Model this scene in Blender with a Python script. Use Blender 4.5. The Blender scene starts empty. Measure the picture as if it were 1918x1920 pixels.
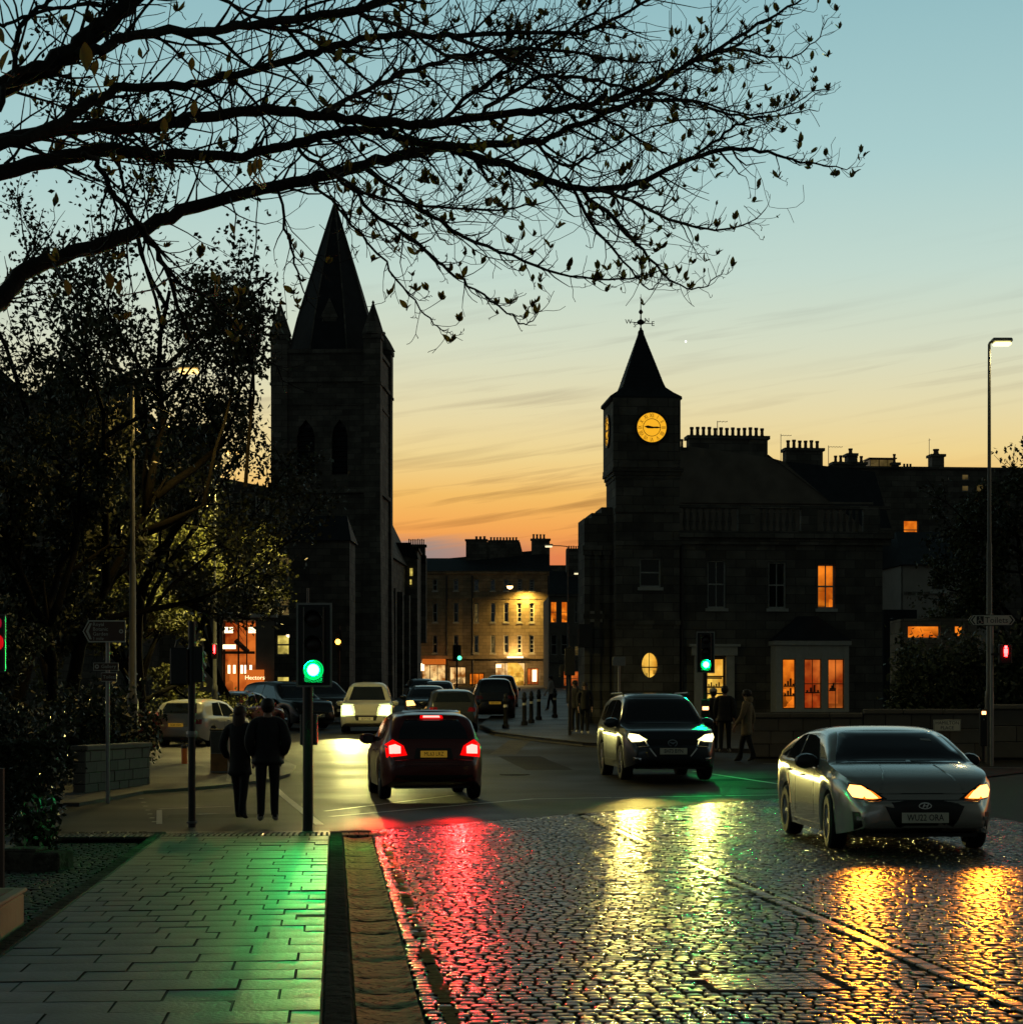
import bpy, bmesh, math, random
import numpy as np
from mathutils import Vector, Matrix
from mathutils.bvhtree import BVHTree
R = math.radians
rnd = random.Random(7)
C = bpy.context.scene.collection
SC = bpy.context.scene

# ------------------------------------------------------------------ camera, sky, sun, exposure
F = 3800.0          # focal length in photo pixels (photo 1918 wide)
CX, HY, EYE = 959.0, 1325.0, 1.62
cam = bpy.data.cameras.new('camera'); camo = bpy.data.objects.new('camera', cam); C.objects.link(camo)
cam.sensor_width = 36; cam.lens = F / 1918 * 36
cam.shift_y = (HY - 960) / 1920
cam.clip_start = 0.1; cam.clip_end = 12000
camo.location = (0, 0, EYE); camo.rotation_euler = (R(90), 0, 0)
SC.camera = camo
SC.view_settings.view_transform = 'Standard'; SC.view_settings.look = 'None'
SC.view_settings.exposure = 0; SC.view_settings.gamma = 1; SC.view_settings.use_curve_mapping = False
SC.cycles.use_denoising = True
SC.cycles.sample_clamp_indirect = 4.0
SC.cycles.max_bounces = 6; SC.cycles.diffuse_bounces = 3; SC.cycles.glossy_bounces = 3; SC.cycles.transmission_bounces = 4
SC.cycles.caustics_reflective = False; SC.cycles.caustics_refractive = False

def lin(r, g, b):
    f = lambda c: (c / 255 / 12.92) if c / 255 <= .04045 else ((c / 255 + .055) / 1.055) ** 2.4
    return (f(r), f(g), f(b), 1)

W = bpy.data.worlds.new('World'); SC.world = W; W.use_nodes = True
nt = W.node_tree; nt.nodes.clear()
def N(t, **k):
    n = nt.nodes.new(t)
    for a, v in k.items(): setattr(n, a, v)
    return n
def L(a, b): nt.links.new(a, b)
def M(op, a, b=None, c=None, clamp=False):
    n = N('ShaderNodeMath', operation=op); n.use_clamp = clamp
    for i, v in enumerate((a, b, c)):
        if v is None: continue
        if isinstance(v, (int, float)): n.inputs[i].default_value = v
        else: L(v, n.inputs[i])
    return n.outputs[0]
out = N('ShaderNodeOutputWorld'); bg = N('ShaderNodeBackground'); L(bg.outputs[0], out.inputs[0])
tc = N('ShaderNodeTexCoord'); sep = N('ShaderNodeSeparateXYZ'); L(tc.outputs['Generated'], sep.inputs[0])
zz = sep.outputs[2]; xx = sep.outputs[0]; yy = sep.outputs[1]
elev = M('ARCSINE', zz)                              # radians above the horizon
e01 = M('DIVIDE', elev, R(90), clamp=True)
def ramp(fac, stops):
    n = N('ShaderNodeValToRGB'); cr = n.color_ramp
    while len(cr.elements) < len(stops): cr.elements.new(0.5)
    for el, (p, c) in zip(cr.elements, stops): el.position = p; el.color = c
    L(fac, n.inputs[0]); return n.outputs[0]
# after-sunset western sky: orange horizon, cream, pale teal, deep teal overhead (elevation in degrees / 90)
west = ramp(e01, [(0, lin(190, 96, 74)), (4.2 / 90, lin(226, 128, 78)), (5.0 / 90, lin(243, 166, 84)), (5.9 / 90, lin(242, 188, 100)), (7.0 / 90, lin(238, 211, 143)),
                  (8.4 / 90, lin(228, 217, 172)), (10.0 / 90, lin(213, 219, 194)), (12.0 / 90, lin(194, 216, 205)), (15.0 / 90, lin(169, 205, 205)),
                  (19.5 / 90, lin(144, 187, 194)), (28 / 90, lin(74, 100, 102)), (45 / 90, lin(34, 44, 46)), (1, lin(22, 28, 30))])
east = ramp(e01, [(0, lin(58, 64, 60)), (12 / 90, lin(58, 66, 62)), (40 / 90, lin(38, 46, 44)), (1, lin(24, 31, 32))])
az = M('DIVIDE', yy, M('SQRT', M('ADD', M('ADD', M('MULTIPLY', xx, xx), M('MULTIPLY', yy, yy)), 1e-6)))   # 1 = towards the sunset
wf = N('ShaderNodeMapRange'); wf.interpolation_type = 'SMOOTHSTEP'; L(az, wf.inputs[0])
wf.inputs[1].default_value = -0.75; wf.inputs[2].default_value = 0.98
mixg = N('ShaderNodeMix', data_type='RGBA'); L(wf.outputs[0], mixg.inputs[0]); L(east, mixg.inputs[6]); L(west, mixg.inputs[7])
# thin streaks of cirrus, long and slightly tilted
u = M('ARCTAN2', xx, yy)
tilt = M('SUBTRACT', M('MULTIPLY', elev, 1.0), M('MULTIPLY', u, 0.14))
cmb = N('ShaderNodeCombineXYZ'); L(M('MULTIPLY', u, 9.0), cmb.inputs[0]); L(M('MULTIPLY', tilt, 165.0), cmb.inputs[1])
nz = N('ShaderNodeTexNoise'); nz.inputs['Scale'].default_value = 1.0; nz.inputs['Detail'].default_value = 4; nz.inputs['Roughness'].default_value = .55
nz.inputs['Distortion'].default_value = .35
L(cmb.outputs[0], nz.inputs['Vector'])
cmb2 = N('ShaderNodeCombineXYZ'); L(M('MULTIPLY', u, 4.0), cmb2.inputs[0]); L(M('MULTIPLY', tilt, 16.0), cmb2.inputs[1])
nz2 = N('ShaderNodeTexNoise'); nz2.inputs['Scale'].default_value = 1.0; nz2.inputs['Detail'].default_value = 2; L(cmb2.outputs[0], nz2.inputs['Vector'])
band = N('ShaderNodeMapRange'); L(nz.outputs[0], band.inputs[0]); band.inputs[1].default_value = .50; band.inputs[2].default_value = .68
patch = N('ShaderNodeMapRange'); L(nz2.outputs[0], patch.inputs[0]); patch.inputs[1].default_value = .36; patch.inputs[2].default_value = .58
low = N('ShaderNodeMapRange'); L(elev, low.inputs[0]); low.inputs[1].default_value = R(13.5); low.inputs[2].default_value = R(6.5)
streak = M('MULTIPLY', M('MULTIPLY', band.outputs[0], patch.outputs[0]), M('MULTIPLY', low.outputs[0], .66))
mixc = N('ShaderNodeMix', data_type='RGBA', blend_type='MULTIPLY'); L(streak, mixc.inputs[0]); L(mixg.outputs[2], mixc.inputs[6]); mixc.inputs[7].default_value = (.45, .40, .44, 1)
# a low grey-blue cloud bank lying on the horizon
bank = N('ShaderNodeMapRange'); bank.interpolation_type = 'SMOOTHSTEP'; L(M('ADD', elev, M('MULTIPLY', M('SUBTRACT', nz.outputs[0], .5), R(1.1))), bank.inputs[0])
bank.inputs[1].default_value = R(4.95); bank.inputs[2].default_value = R(4.35)
side = N('ShaderNodeMapRange'); side.interpolation_type = 'SMOOTHSTEP'; L(u, side.inputs[0]); side.inputs[1].default_value = .03; side.inputs[2].default_value = -.05
mixb = N('ShaderNodeMix', data_type='RGBA'); L(M('MULTIPLY', M('MULTIPLY', bank.outputs[0], side.outputs[0]), .8), mixb.inputs[0]); L(mixc.outputs[2], mixb.inputs[6]); mixb.inputs[7].default_value = lin(120, 136, 142)
SUN_EL, SUN_AZ = R(0.6), R(-4)                          # just on the horizon, straight up the street
sky = N('ShaderNodeTexSky'); sky.sky_type = 'NISHITA'; sky.sun_disc = False; sky.sun_elevation = SUN_EL; sky.sun_rotation = SUN_AZ
add = N('ShaderNodeMix', data_type='RGBA', blend_type='ADD'); add.inputs[0].default_value = .002
L(mixb.outputs[2], add.inputs[6]); L(sky.outputs[0], add.inputs[7])
gr = N('ShaderNodeMix', data_type='RGBA'); L(M('MULTIPLY', M('LESS_THAN', zz, 0.0), 1.0), gr.inputs[0]); L(add.outputs[2], gr.inputs[6]); gr.inputs[7].default_value = (.02, .02, .02, 1)
L(gr.outputs[2], bg.inputs[0]); bg.inputs[1].default_value = 1.0
sl = bpy.data.lights.new('sun', 'SUN'); sun = bpy.data.objects.new('sun', sl); C.objects.link(sun)
sl.energy = .02; sl.angle = R(6); sl.color = (1, .62, .34)
sun.rotation_euler = (R(90 - .6), 0, R(180) - SUN_AZ)

# ------------------------------------------------------------------ materials
def mat(name, col, rough=.8, metal=0., var=.25, scale=6., bump=0., bscale=30., coat=0., spec=.5, coord='Object', emit=None, estr=0., alpha=None, wet=0., blot=0., blotscale=3., blotcol=(.012, .011, .008), stint=(1, 1, 1), courses=0.):
    m = bpy.data.materials.new(name); m.use_nodes = True
    t = m.node_tree; b = t.nodes['Principled BSDF']; ns = t.nodes; lk = t.links.new
    b.inputs['Roughness'].default_value = rough; b.inputs['Metallic'].default_value = metal
    b.inputs['Specular IOR Level'].default_value = spec; b.inputs['Coat Weight'].default_value = coat; b.inputs['Coat Roughness'].default_value = .06; b.inputs['Specular Tint'].default_value = tuple(stint) + (1,)
    c4 = tuple(col[:3]) + (1,)
    co = ns.new('ShaderNodeTexCoord')
    if var > 0:
        n = ns.new('ShaderNodeTexNoise'); n.inputs['Scale'].default_value = scale; n.inputs['Detail'].default_value = 5; lk(co.outputs[coord], n.inputs['Vector'])
        mr = ns.new('ShaderNodeMapRange'); lk(n.outputs[0], mr.inputs[0]); mr.inputs[1].default_value = .25; mr.inputs[2].default_value = .75
        mr.inputs[3].default_value = 1 - var; mr.inputs[4].default_value = 1 + var
        oi = ns.new('ShaderNodeObjectInfo'); mo = ns.new('ShaderNodeMath'); mo.operation = 'MULTIPLY_ADD'; lk(oi.outputs['Random'], mo.inputs[0]); mo.inputs[1].default_value = var * .8; mo.inputs[2].default_value = 1 - var * .4
        mm = ns.new('ShaderNodeMath'); mm.operation = 'MULTIPLY'; lk(mr.outputs[0], mm.inputs[0]); lk(mo.outputs[0], mm.inputs[1])
        mx = ns.new('ShaderNodeMix'); mx.data_type = 'RGBA'; mx.blend_type = 'MULTIPLY'; mx.inputs[0].default_value = 1; mx.inputs[6].default_value = c4; lk(mm.outputs[0], mx.inputs[7])
        last_ = mx.outputs[2]
        if blot > 0:        # stains and worn dark patches
            n3 = ns.new('ShaderNodeTexNoise'); n3.inputs['Scale'].default_value = blotscale; n3.inputs['Detail'].default_value = 7; n3.inputs['Roughness'].default_value = .68; lk(co.outputs[coord], n3.inputs['Vector'])
            m3 = ns.new('ShaderNodeMapRange'); lk(n3.outputs[0], m3.inputs[0]); m3.inputs[1].default_value = .50; m3.inputs[2].default_value = .60; m3.inputs[3].default_value = 0; m3.inputs[4].default_value = blot
            mx3 = ns.new('ShaderNodeMix'); mx3.data_type = 'RGBA'; lk(m3.outputs[0], mx3.inputs[0]); lk(last_, mx3.inputs[6]); mx3.inputs[7].default_value = tuple(blotcol) + (1,); last_ = mx3.outputs[2]
        if courses > 0:     # squared stone blocks in courses, each a little different
            s3 = ns.new('ShaderNodeSeparateXYZ'); lk(co.outputs['Object'], s3.inputs[0]); ad = ns.new('ShaderNodeMath'); lk(s3.outputs[0], ad.inputs[0]); lk(s3.outputs[1], ad.inputs[1])
            c3 = ns.new('ShaderNodeCombineXYZ'); lk(ad.outputs[0], c3.inputs[0]); lk(s3.outputs[2], c3.inputs[1])
            bk_ = ns.new('ShaderNodeTexBrick'); lk(c3.outputs[0], bk_.inputs['Vector']); bk_.inputs['Scale'].default_value = 1.; bk_.inputs['Brick Width'].default_value = .78; bk_.inputs['Row Height'].default_value = .34; bk_.inputs['Mortar Size'].default_value = .014
            bk_.inputs['Color1'].default_value = (1 - courses,) * 3 + (1,); bk_.inputs['Color2'].default_value = (1 + courses,) * 3 + (1,); bk_.inputs['Mortar'].default_value = (.45, .45, .45, 1)
            m5 = ns.new('ShaderNodeMix'); m5.data_type = 'RGBA'; m5.blend_type = 'MULTIPLY'; m5.inputs[0].default_value = 1; lk(last_, m5.inputs[6]); lk(bk_.outputs['Color'], m5.inputs[7]); last_ = m5.outputs[2]
        lk(last_, b.inputs['Base Color'])
        if wet > 0:     # wet patches: roughness wanders
            rr = ns.new('ShaderNodeMapRange'); n2 = ns.new('ShaderNodeTexNoise'); n2.inputs['Scale'].default_value = scale * .35; n2.inputs['Detail'].default_value = 3; lk(co.outputs[coord], n2.inputs['Vector'])
            lk(n2.outputs[0], rr.inputs[0]); rr.inputs[1].default_value = .3; rr.inputs[2].default_value = .7; rr.inputs[3].default_value = max(.05, rough - wet); rr.inputs[4].default_value = rough + wet
            lk(rr.outputs[0], b.inputs['Roughness'])
    else: b.inputs['Base Color'].default_value = c4
    if bump > 0:
        n = ns.new('ShaderNodeTexNoise'); n.inputs['Scale'].default_value = bscale; n.inputs['Detail'].default_value = 6; lk(co.outputs[coord], n.inputs['Vector'])
        bp = ns.new('ShaderNodeBump'); bp.inputs['Strength'].default_value = bump; bp.inputs['Distance'].default_value = .02; lk(n.outputs[0], bp.inputs['Height']); lk(bp.outputs[0], b.inputs['Normal'])
    if emit: b.inputs['Emission Color'].default_value = tuple(emit[:3]) + (1,); b.inputs['Emission Strength'].default_value = estr
    return m
def glow(name, col, s):
    m = bpy.data.materials.new(name); m.use_nodes = True; t = m.node_tree; t.nodes.clear()
    o = t.nodes.new('ShaderNodeOutputMaterial'); e = t.nodes.new('ShaderNodeEmission'); e.inputs[0].default_value = tuple(col[:3]) + (1,); e.inputs[1].default_value = s
    t.links.new(e.outputs[0], o.inputs[0]); return m
def room(name, c0, c1, s, scale=3.):
    """a lit interior seen through a window: uneven warm patches of light"""
    m = bpy.data.materials.new(name); m.use_nodes = True; t = m.node_tree; t.nodes.clear(); ns = t.nodes; lk = t.links.new
    o = ns.new('ShaderNodeOutputMaterial'); e = ns.new('ShaderNodeEmission'); lk(e.outputs[0], o.inputs[0])
    co = ns.new('ShaderNodeTexCoord'); n = ns.new('ShaderNodeTexNoise'); n.inputs['Scale'].default_value = scale; n.inputs['Detail'].default_value = 4; lk(co.outputs['Object'], n.inputs['Vector'])
    cr = ns.new('ShaderNodeValToRGB'); cr.color_ramp.elements[0].position = .36; cr.color_ramp.elements[0].color = tuple(c0[:3]) + (1,); cr.color_ramp.elements[1].position = .62; cr.color_ramp.elements[1].color = tuple(c1[:3]) + (1,)
    lk(n.outputs[0], cr.inputs[0])
    vo = ns.new('ShaderNodeTexVoronoi'); vo.distance = 'CHEBYCHEV'; vo.inputs['Scale'].default_value = scale * 1.4; lk(co.outputs['Object'], vo.inputs['Vector'])      # pictures, shelves, furniture as blocks of tone
    sp_ = ns.new('ShaderNodeSeparateXYZ'); lk(co.outputs['Generated'], sp_.inputs[0])
    hi = ns.new('ShaderNodeMapRange'); lk(sp_.outputs[2], hi.inputs[0]); hi.inputs[1].default_value = .1; hi.inputs[2].default_value = .8; hi.inputs[3].default_value = 1.0; hi.inputs[4].default_value = .12
    sc_ = ns.new('ShaderNodeSeparateColor'); lk(vo.outputs['Color'], sc_.inputs[0])
    bl = ns.new('ShaderNodeMapRange'); lk(sc_.outputs[0], bl.inputs[0]); bl.inputs[1].default_value = .2; bl.inputs[2].default_value = .8; bl.inputs[3].default_value = .25; bl.inputs[4].default_value = 1.15
    m1 = ns.new('ShaderNodeMix'); m1.data_type = 'FLOAT'; lk(hi.outputs[0], m1.inputs[0]); m1.inputs[2].default_value = 1.05; lk(bl.outputs[0], m1.inputs[3])
    ms = ns.new('ShaderNodeMath'); ms.operation = 'MULTIPLY'; lk(m1.outputs[0], ms.inputs[0]); ms.inputs[1].default_value = s
    lk(cr.outputs[0], e.inputs[0]); lk(ms.outputs[0], e.inputs[1])
    return m

MT = {}
MT['asphalt'] = mat('asphalt', (.038, .034, .024), .62, var=.4, scale=.8, bump=.35, bscale=45, wet=.12, spec=.14, blot=.6, blotscale=.35, blotcol=(.018, .016, .012))
MT['tarmac'] = mat('old tarmac', (.045, .040, .032), .6, var=.35, scale=1.2, bump=.4, bscale=50, wet=.1)
MT['soil'] = mat('dark soil', (.03, .026, .02), .95, var=.4)
MT['mortar'] = mat('wet joint grit', (.018, .017, .015), .9, var=.3, bump=.3)
MT['sett'] = mat('wet granite sett', (.038, .034, .024), .28, var=.45, scale=9, bump=.16, bscale=70, wet=.08, spec=.13, stint=(.98, .90, .62))
MT['sett_dry'] = mat('worn whin sett', (.036, .032, .026), .6, var=.45, scale=9, bump=.3, bscale=40, spec=.06)
MT['slab'] = mat('damp concrete slab', (.052, .047, .032), .46, var=.6, scale=4, bump=.3, bscale=35, wet=.1, spec=.2, blot=.55, blotscale=2.6, blotcol=(.05, .046, .036))
MT['joint'] = mat('joint edge', (.06, .055, .043), 1., var=.2, spec=0.)
MT['kerb'] = mat('dark kerb stone', (.11, .10, .08), .9, var=.5, scale=5, bump=.9, bscale=40, spec=0., blot=.6, blotscale=6)
MT['gutter'] = mat('worn pale granite channel', (.50, .41, .23), .85, var=.55, scale=7, bump=.8, bscale=26, spec=.035, blot=.92, blotscale=9.)
MT['yellow'] = mat('worn yellow line', (.26, .19, .085), .9, spec=0., var=.4, scale=12)
MT['white_line'] = mat('worn white road paint', (.42, .40, .34), .5, var=.35, scale=6)
MT['stone'] = mat('soot dark sandstone', (.125, .118, .10), .9, courses=.35, blot=.5, blotscale=.5, blotcol=(.04, .04, .035), var=.35, scale=1.3, bump=.4, bscale=8)
MT['stone2'] = mat('warm sandstone', (.27, .21, .13), .9, courses=.2, var=.3, scale=.8, bump=.4, bscale=6)
MT['stone3'] = mat('grey brown rubble', (.15, .135, .11), .9, var=.35, scale=1.0, bump=.5, bscale=5)
MT['harl'] = mat('pale harled wall', (.40, .38, .34), .9, var=.12, scale=2)
MT['slate'] = mat('slate roof', (.024, .028, .032), .75, spec=.2, var=.25, scale=2, bump=.4, bscale=12)
MT['trim'] = mat('pale painted timber', (.46, .47, .43), .6, var=.12)
MT['pot'] = mat('clay chimney pot', (.16, .10, .07), .85, var=.25)
MT['glassdark'] = mat('dark window pane', (.012, .014, .015), .08, var=0, spec=.5)
MT['black'] = mat('black painted metal', (.012, .012, .012), .4, var=.2)
MT['pole'] = mat('grey painted pole', (.11, .11, .10), .45, var=.2)
MT['galv'] = mat('galvanised steel', (.30, .30, .28), .42, metal=.6, var=.15)
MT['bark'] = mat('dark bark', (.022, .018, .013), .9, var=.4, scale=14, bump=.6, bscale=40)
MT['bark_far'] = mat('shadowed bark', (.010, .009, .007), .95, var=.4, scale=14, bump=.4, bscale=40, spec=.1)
MT['red'] = mat('red bin plastic', (.20, .012, .012), .5, var=.15)
MT['brown'] = mat('brown sign face', (.10, .045, .022), .45, var=.1)
MT['cream'] = mat('cream sign face', (.82, .78, .62), .5, var=.08)
MT['ink'] = mat('black sign ink', (.015, .015, .015), .5, var=0)
MT['whiteink'] = mat('white sign ink', (.66, .62, .52), .5, var=0)
MT['plastic'] = mat('black plastic', (.015, .015, .015), .5, var=.2)
MT['rubber'] = mat('tyre rubber', (.014, .014, .014), .75, var=.2)
MT['alloy'] = mat('alloy wheel', (.42, .42, .42), .3, metal=.9, var=.1)

# ------------------------------------------------------------------ objects and meshes
def tag(o, label=None, cat=None, group=None, kind=None):
    if label: o['label'] = label
    if cat: o['category'] = cat
    if group: o['group'] = group
    if kind: o['kind'] = kind
    return o
def empty(name, loc=(0, 0, 0), rz=0., label=None, cat=None, group=None, parent=None):
    o = bpy.data.objects.new(name, None); C.objects.link(o); o.location = loc; o.rotation_euler = (0, 0, rz); o.empty_display_size = .2
    if parent: o.parent = parent
    return tag(o, label, cat, group)
def link(name, me, m, parent=None, loc=None):
    o = bpy.data.objects.new(name, me); C.objects.link(o)
    if m is not None and not me.materials:
        for k in (m if isinstance(m, (list, tuple)) else [m]): me.materials.append(k)
    if parent is not None: o.parent = parent
    if loc is not None: o.location = loc
    return o
def copy_tree(o, parent=None):
    c = o.copy(); C.objects.link(c)
    if parent is not None: c.parent = parent
    for ch in list(o.children): copy_tree(ch, c)
    return c
class MB:
    """collects shapes into one mesh"""
    def __init__(s): s.v = []; s.f = []; s.mi = []; s.cur = 0; s.st = []
    def add(s, vs, fs):
        b = len(s.v); s.st.append((b, len(s.f))); s.v += [tuple(p) for p in vs]; s.f += [tuple(b + i for i in f) for f in fs]; s.mi += [s.cur] * len(fs); return s
    def box(s, x0, x1, y0, y1, z0, z1, rz=0., piv=None, taper=0.):
        t = taper
        p = [(x0, y0, z0), (x1, y0, z0), (x1, y1, z0), (x0, y1, z0), (x0 + t, y0 + t, z1), (x1 - t, y0 + t, z1), (x1 - t, y1 - t, z1), (x0 + t, y1 - t, z1)]
        if rz:
            cx, cy = piv or ((x0 + x1) / 2, (y0 + y1) / 2); c_, s_ = math.cos(rz), math.sin(rz)
            p = [(cx + (a - cx) * c_ - (b - cy) * s_, cy + (a - cx) * s_ + (b - cy) * c_, z) for a, b, z in p]
        return s.add(p, [(0, 3, 2, 1), (4, 5, 6, 7), (0, 1, 5, 4), (1, 2, 6, 5), (2, 3, 7, 6), (3, 0, 4, 7)])
    def bbox(s, x0, x1, y0, y1, z0, z1, b=.01):
        """box with chamfered edges"""
        v = []; 
        for (zz_, i) in ((z0, b), (z0 + b, 0), (z1 - b, 0), (z1, b)):
            k = b - i
            v += [(x0 + i + b * (i == 0), y0 + i, zz_), (x1 - i - b * (i == 0), y0 + i, zz_), (x1 - i, y0 + i + b * (i == 0), zz_), (x1 - i, y1 - i - b * (i == 0), zz_),
                  (x1 - i - b * (i == 0), y1 - i, zz_), (x0 + i + b * (i == 0), y1 - i, zz_), (x0 + i, y1 - i - b * (i == 0), zz_), (x0 + i, y0 + i + b * (i == 0), zz_)]
        f = [tuple(range(7, -1, -1)), tuple(range(24, 32))]
        for r in range(3):
            for k in range(8): f.append((r * 8 + k, r * 8 + (k + 1) % 8, r * 8 + 8 + (k + 1) % 8, r * 8 + 8 + k))
        return s.add(v, f)
    def lathe(s, prof, n=16, c=(0, 0, 0), axis='z', a0=0., sx=1., sy=1., caps=True):
        v = []; f = []
        for (r, h) in prof:
            for k in range(n):
                a = a0 + 2 * math.pi * k / n; p = (r * math.cos(a) * sx, r * math.sin(a) * sy, h)
                if axis == 'y': p = (p[0], p[2], p[1])
                if axis == 'x': p = (p[2], p[0], p[1])
                v.append((p[0] + c[0], p[1] + c[1], p[2] + c[2]))
        m_ = len(prof)
        for i in range(m_ - 1):
            for k in range(n):
                q = (i * n + k, i * n + (k + 1) % n, (i + 1) * n + (k + 1) % n, (i + 1) * n + k)
                f.append(q if axis == 'z' else q[::-1])
        cap0 = tuple(range(n - 1, -1, -1)); cap1 = tuple((m_ - 1) * n + k for k in range(n))
        if caps: f += [cap0, cap1] if axis == 'z' else [cap0[::-1], cap1[::-1]]
        return s.add(v, f)
    def cyl(s, c, r, h, n=12, axis='z', r2=None): return s.lathe([(r, 0), (r if r2 is None else r2, h)], n, c, axis)
    def tube(s, pts, rad, n=6, caps=True):
        pts = [Vector(p) for p in pts]; rad = rad if isinstance(rad, (list, tuple)) else [rad] * len(pts)
        v = []; f = []; up = None
        for i, p in enumerate(pts):
            d = (pts[min(i + 1, len(pts) - 1)] - pts[max(i - 1, 0)])
            d = d.normalized() if d.length > 1e-9 else Vector((0, 0, 1))
            if up is None: up = d.orthogonal().normalized()
            up = (up - d * up.dot(d)); up = up.normalized() if up.length > 1e-6 else d.orthogonal().normalized()
            w = d.cross(up)
            for k in range(n):
                a = 2 * math.pi * k / n; v.append(p + (up * math.cos(a) + w * math.sin(a)) * rad[i])
        for i in range(len(pts) - 1):
            for k in range(n): f.append((i * n + k, i * n + (k + 1) % n, (i + 1) * n + (k + 1) % n, (i + 1) * n + k))
        if caps: f += [tuple(range(n - 1, -1, -1)), tuple((len(pts) - 1) * n + k for k in range(n))]
        return s.add(v, f)
    def prism(s, poly, y0, y1, axis='y'):
        """polygon in x,z pushed along y (axis 'y'), in x,y along z ('z'), in y,z along x ('x')"""
        n = len(poly); mk = {'y': lambda a, b, t: (a, t, b), 'z': lambda a, b, t: (a, b, t), 'x': lambda a, b, t: (t, a, b)}[axis]
        v = [mk(a, b, y0) for a, b in poly] + [mk(a, b, y1) for a, b in poly]
        f = [tuple(range(n)), tuple(range(2 * n - 1, n - 1, -1))] + [(k, n + k, n + (k + 1) % n, (k + 1) % n) for k in range(n)]
        area = sum(poly[k][0] * poly[(k + 1) % n][1] - poly[(k + 1) % n][0] * poly[k][1] for k in range(n))
        if (area < 0) != (axis in ('z',)): f = [q[::-1] for q in f]
        if axis == 'x': f = [q[::-1] for q in f]
        return s.add(v, f)
    def mesh(s, name, smooth=False, sharp=None):
        me = bpy.data.meshes.new(name); me.from_pydata(s.v, [], s.f); me.validate(verbose=False); me.update()
        if any(s.mi) and len(me.polygons) == len(s.mi): me.polygons.foreach_set('material_index', s.mi)
        if smooth:
            me.polygons.foreach_set('use_smooth', [True] * len(me.polygons))
            if sharp: me.set_sharp_from_angle(angle=R(sharp))
        return me
    def objs(s, name, m, parent=None, smooth=False):
        """every shape added becomes an object of its own"""
        starts = s.st + [(len(s.v), len(s.f))]
        for (a, c), (b, d) in zip(starts, starts[1:]):
            q = MB(); q.v = s.v[a:b]; q.f = [tuple(i - a for i in f) for f in s.f[c:d]]; q.mi = [0] * len(q.f); q.obj(name, m, parent, smooth)
    def obj(s, name, m, parent=None, smooth=False, sharp=None, loc=None): return link(name, s.mesh(name, smooth, sharp), m, parent, loc)

def P(px, py, d): return Vector(((px - CX) / F * d, d, EYE + (HY - py) / F * d))
def gz(x, y):
    if y < 38: return 0.
    t = y - 38
    return .022 * t if t > 8 else .022 * t * t / 16 + .022 * t * .5 * (t / 8) * 0 + (.022 * t * .5 if False else 0)
def gz(x, y):
    t = max(0., min(y, 232.) - 36)
    return .0225 * (t - 4 * (1 - math.exp(-t / 4)))
def G(px, py, dz=0.):
    """ground point seen at a photo pixel"""
    lo, hi = 3., 400.
    for _ in range(60):
        d = (lo + hi) / 2
        if EYE + (HY - py) / F * d > gz(0, d) + dz: lo = d
        else: hi = d
    return Vector(((px - CX) / F * lo, lo, gz(0, lo) + dz))
AX = Vector((-.0868, .9962)); NX = Vector((.9962, .0868))     # road axis and the direction across it
def UV(u, v, z=0.): p = NX * u + AX * v; return Vector((p.x, p.y, z))
RZ = math.atan2(.0868, .9962)                                    # road frame rotation
def text_mesh(txt, size, name='lettering', depth=.0, align='CENTER', sx=1.):
    cu = bpy.data.curves.new(name, 'FONT'); cu.body = txt; cu.size = size; cu.align_x = align; cu.align_y = 'CENTER'; cu.extrude = depth; cu.resolution_u = 2
    t = bpy.data.objects.new('text_source', cu); C.objects.link(t)
    me = bpy.data.meshes.new_from_object(t.evaluated_get(bpy.context.evaluated_depsgraph_get()))
    bpy.data.objects.remove(t); bpy.data.curves.remove(cu); me.name = name
    # stands upright facing -y
    me.transform(Matrix.Scale(sx, 4, (1, 0, 0))); me.transform(Matrix.Rotation(R(90), 4, 'X')); return me
def lamp(name, kind, loc, col, e, parent=None, rad=.1, rot=None, spot=None, blend=.5):
    l = bpy.data.lights.new(name, kind); l.energy = e; l.color = col
    l.shadow_soft_size = rad
    if spot: l.spot_size = spot; l.spot_blend = blend
    o = bpy.data.objects.new(name, l); C.objects.link(o); o.location = loc
    if rot: o.rotation_euler = rot
    if parent: o.parent = parent
    return o
# ------------------------------------------------------------------ ground, road, setts, pavement
def sheet(name, rows, m, kind='structure', parent=None):
    """rows: list of equal-length point lists"""
    b = MB(); n = len(rows[0])
    b.add([p for r in rows for p in r], [(i * n + k, i * n + k + 1, (i + 1) * n + k + 1, (i + 1) * n + k) for i in range(len(rows) - 1) for k in range(n - 1)])
    o = b.obj(name, m, parent, smooth=True); 
    if kind: o['kind'] = kind
    return o
ys = [-30, -10, 0, 5, 10, 15, 20, 25, 30, 34, 36, 38, 40, 42, 45, 48, 52, 56, 60, 70, 80, 100, 120, 150, 180, 210, 225, 235, 260, 400, 800, 1500]
xs = [-1500, -600, -250, -120, -60, -30, -15, -8, -4, 0, 4, 8, 15, 30, 60, 120, 250, 600, 1500]
sheet('ground', [[(x, y, gz(x, y) - .2) for x in xs] for y in ys], MT['soil'])
def vb(u): return 26.5 if u < .45 else 26.7 + (u - .45) * 1.19
us = [-60, -40, -25, -15, -10, -7, -5, -3.5, -2.1, -1, -.1, .45, 1.5, 3, 4.5, 6.4, 8, 11, 15, 22, 35, 60]
rows = []
def onroad(u, v, dz=0.): p = UV(u, v); p.z = gz(p.x, p.y) + dz; return p
for k in range(61):
    t = k / 60; rows.append([onroad(u, vb(u) + (270 - vb(u)) * t ** 1.7) for u in us])
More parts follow.
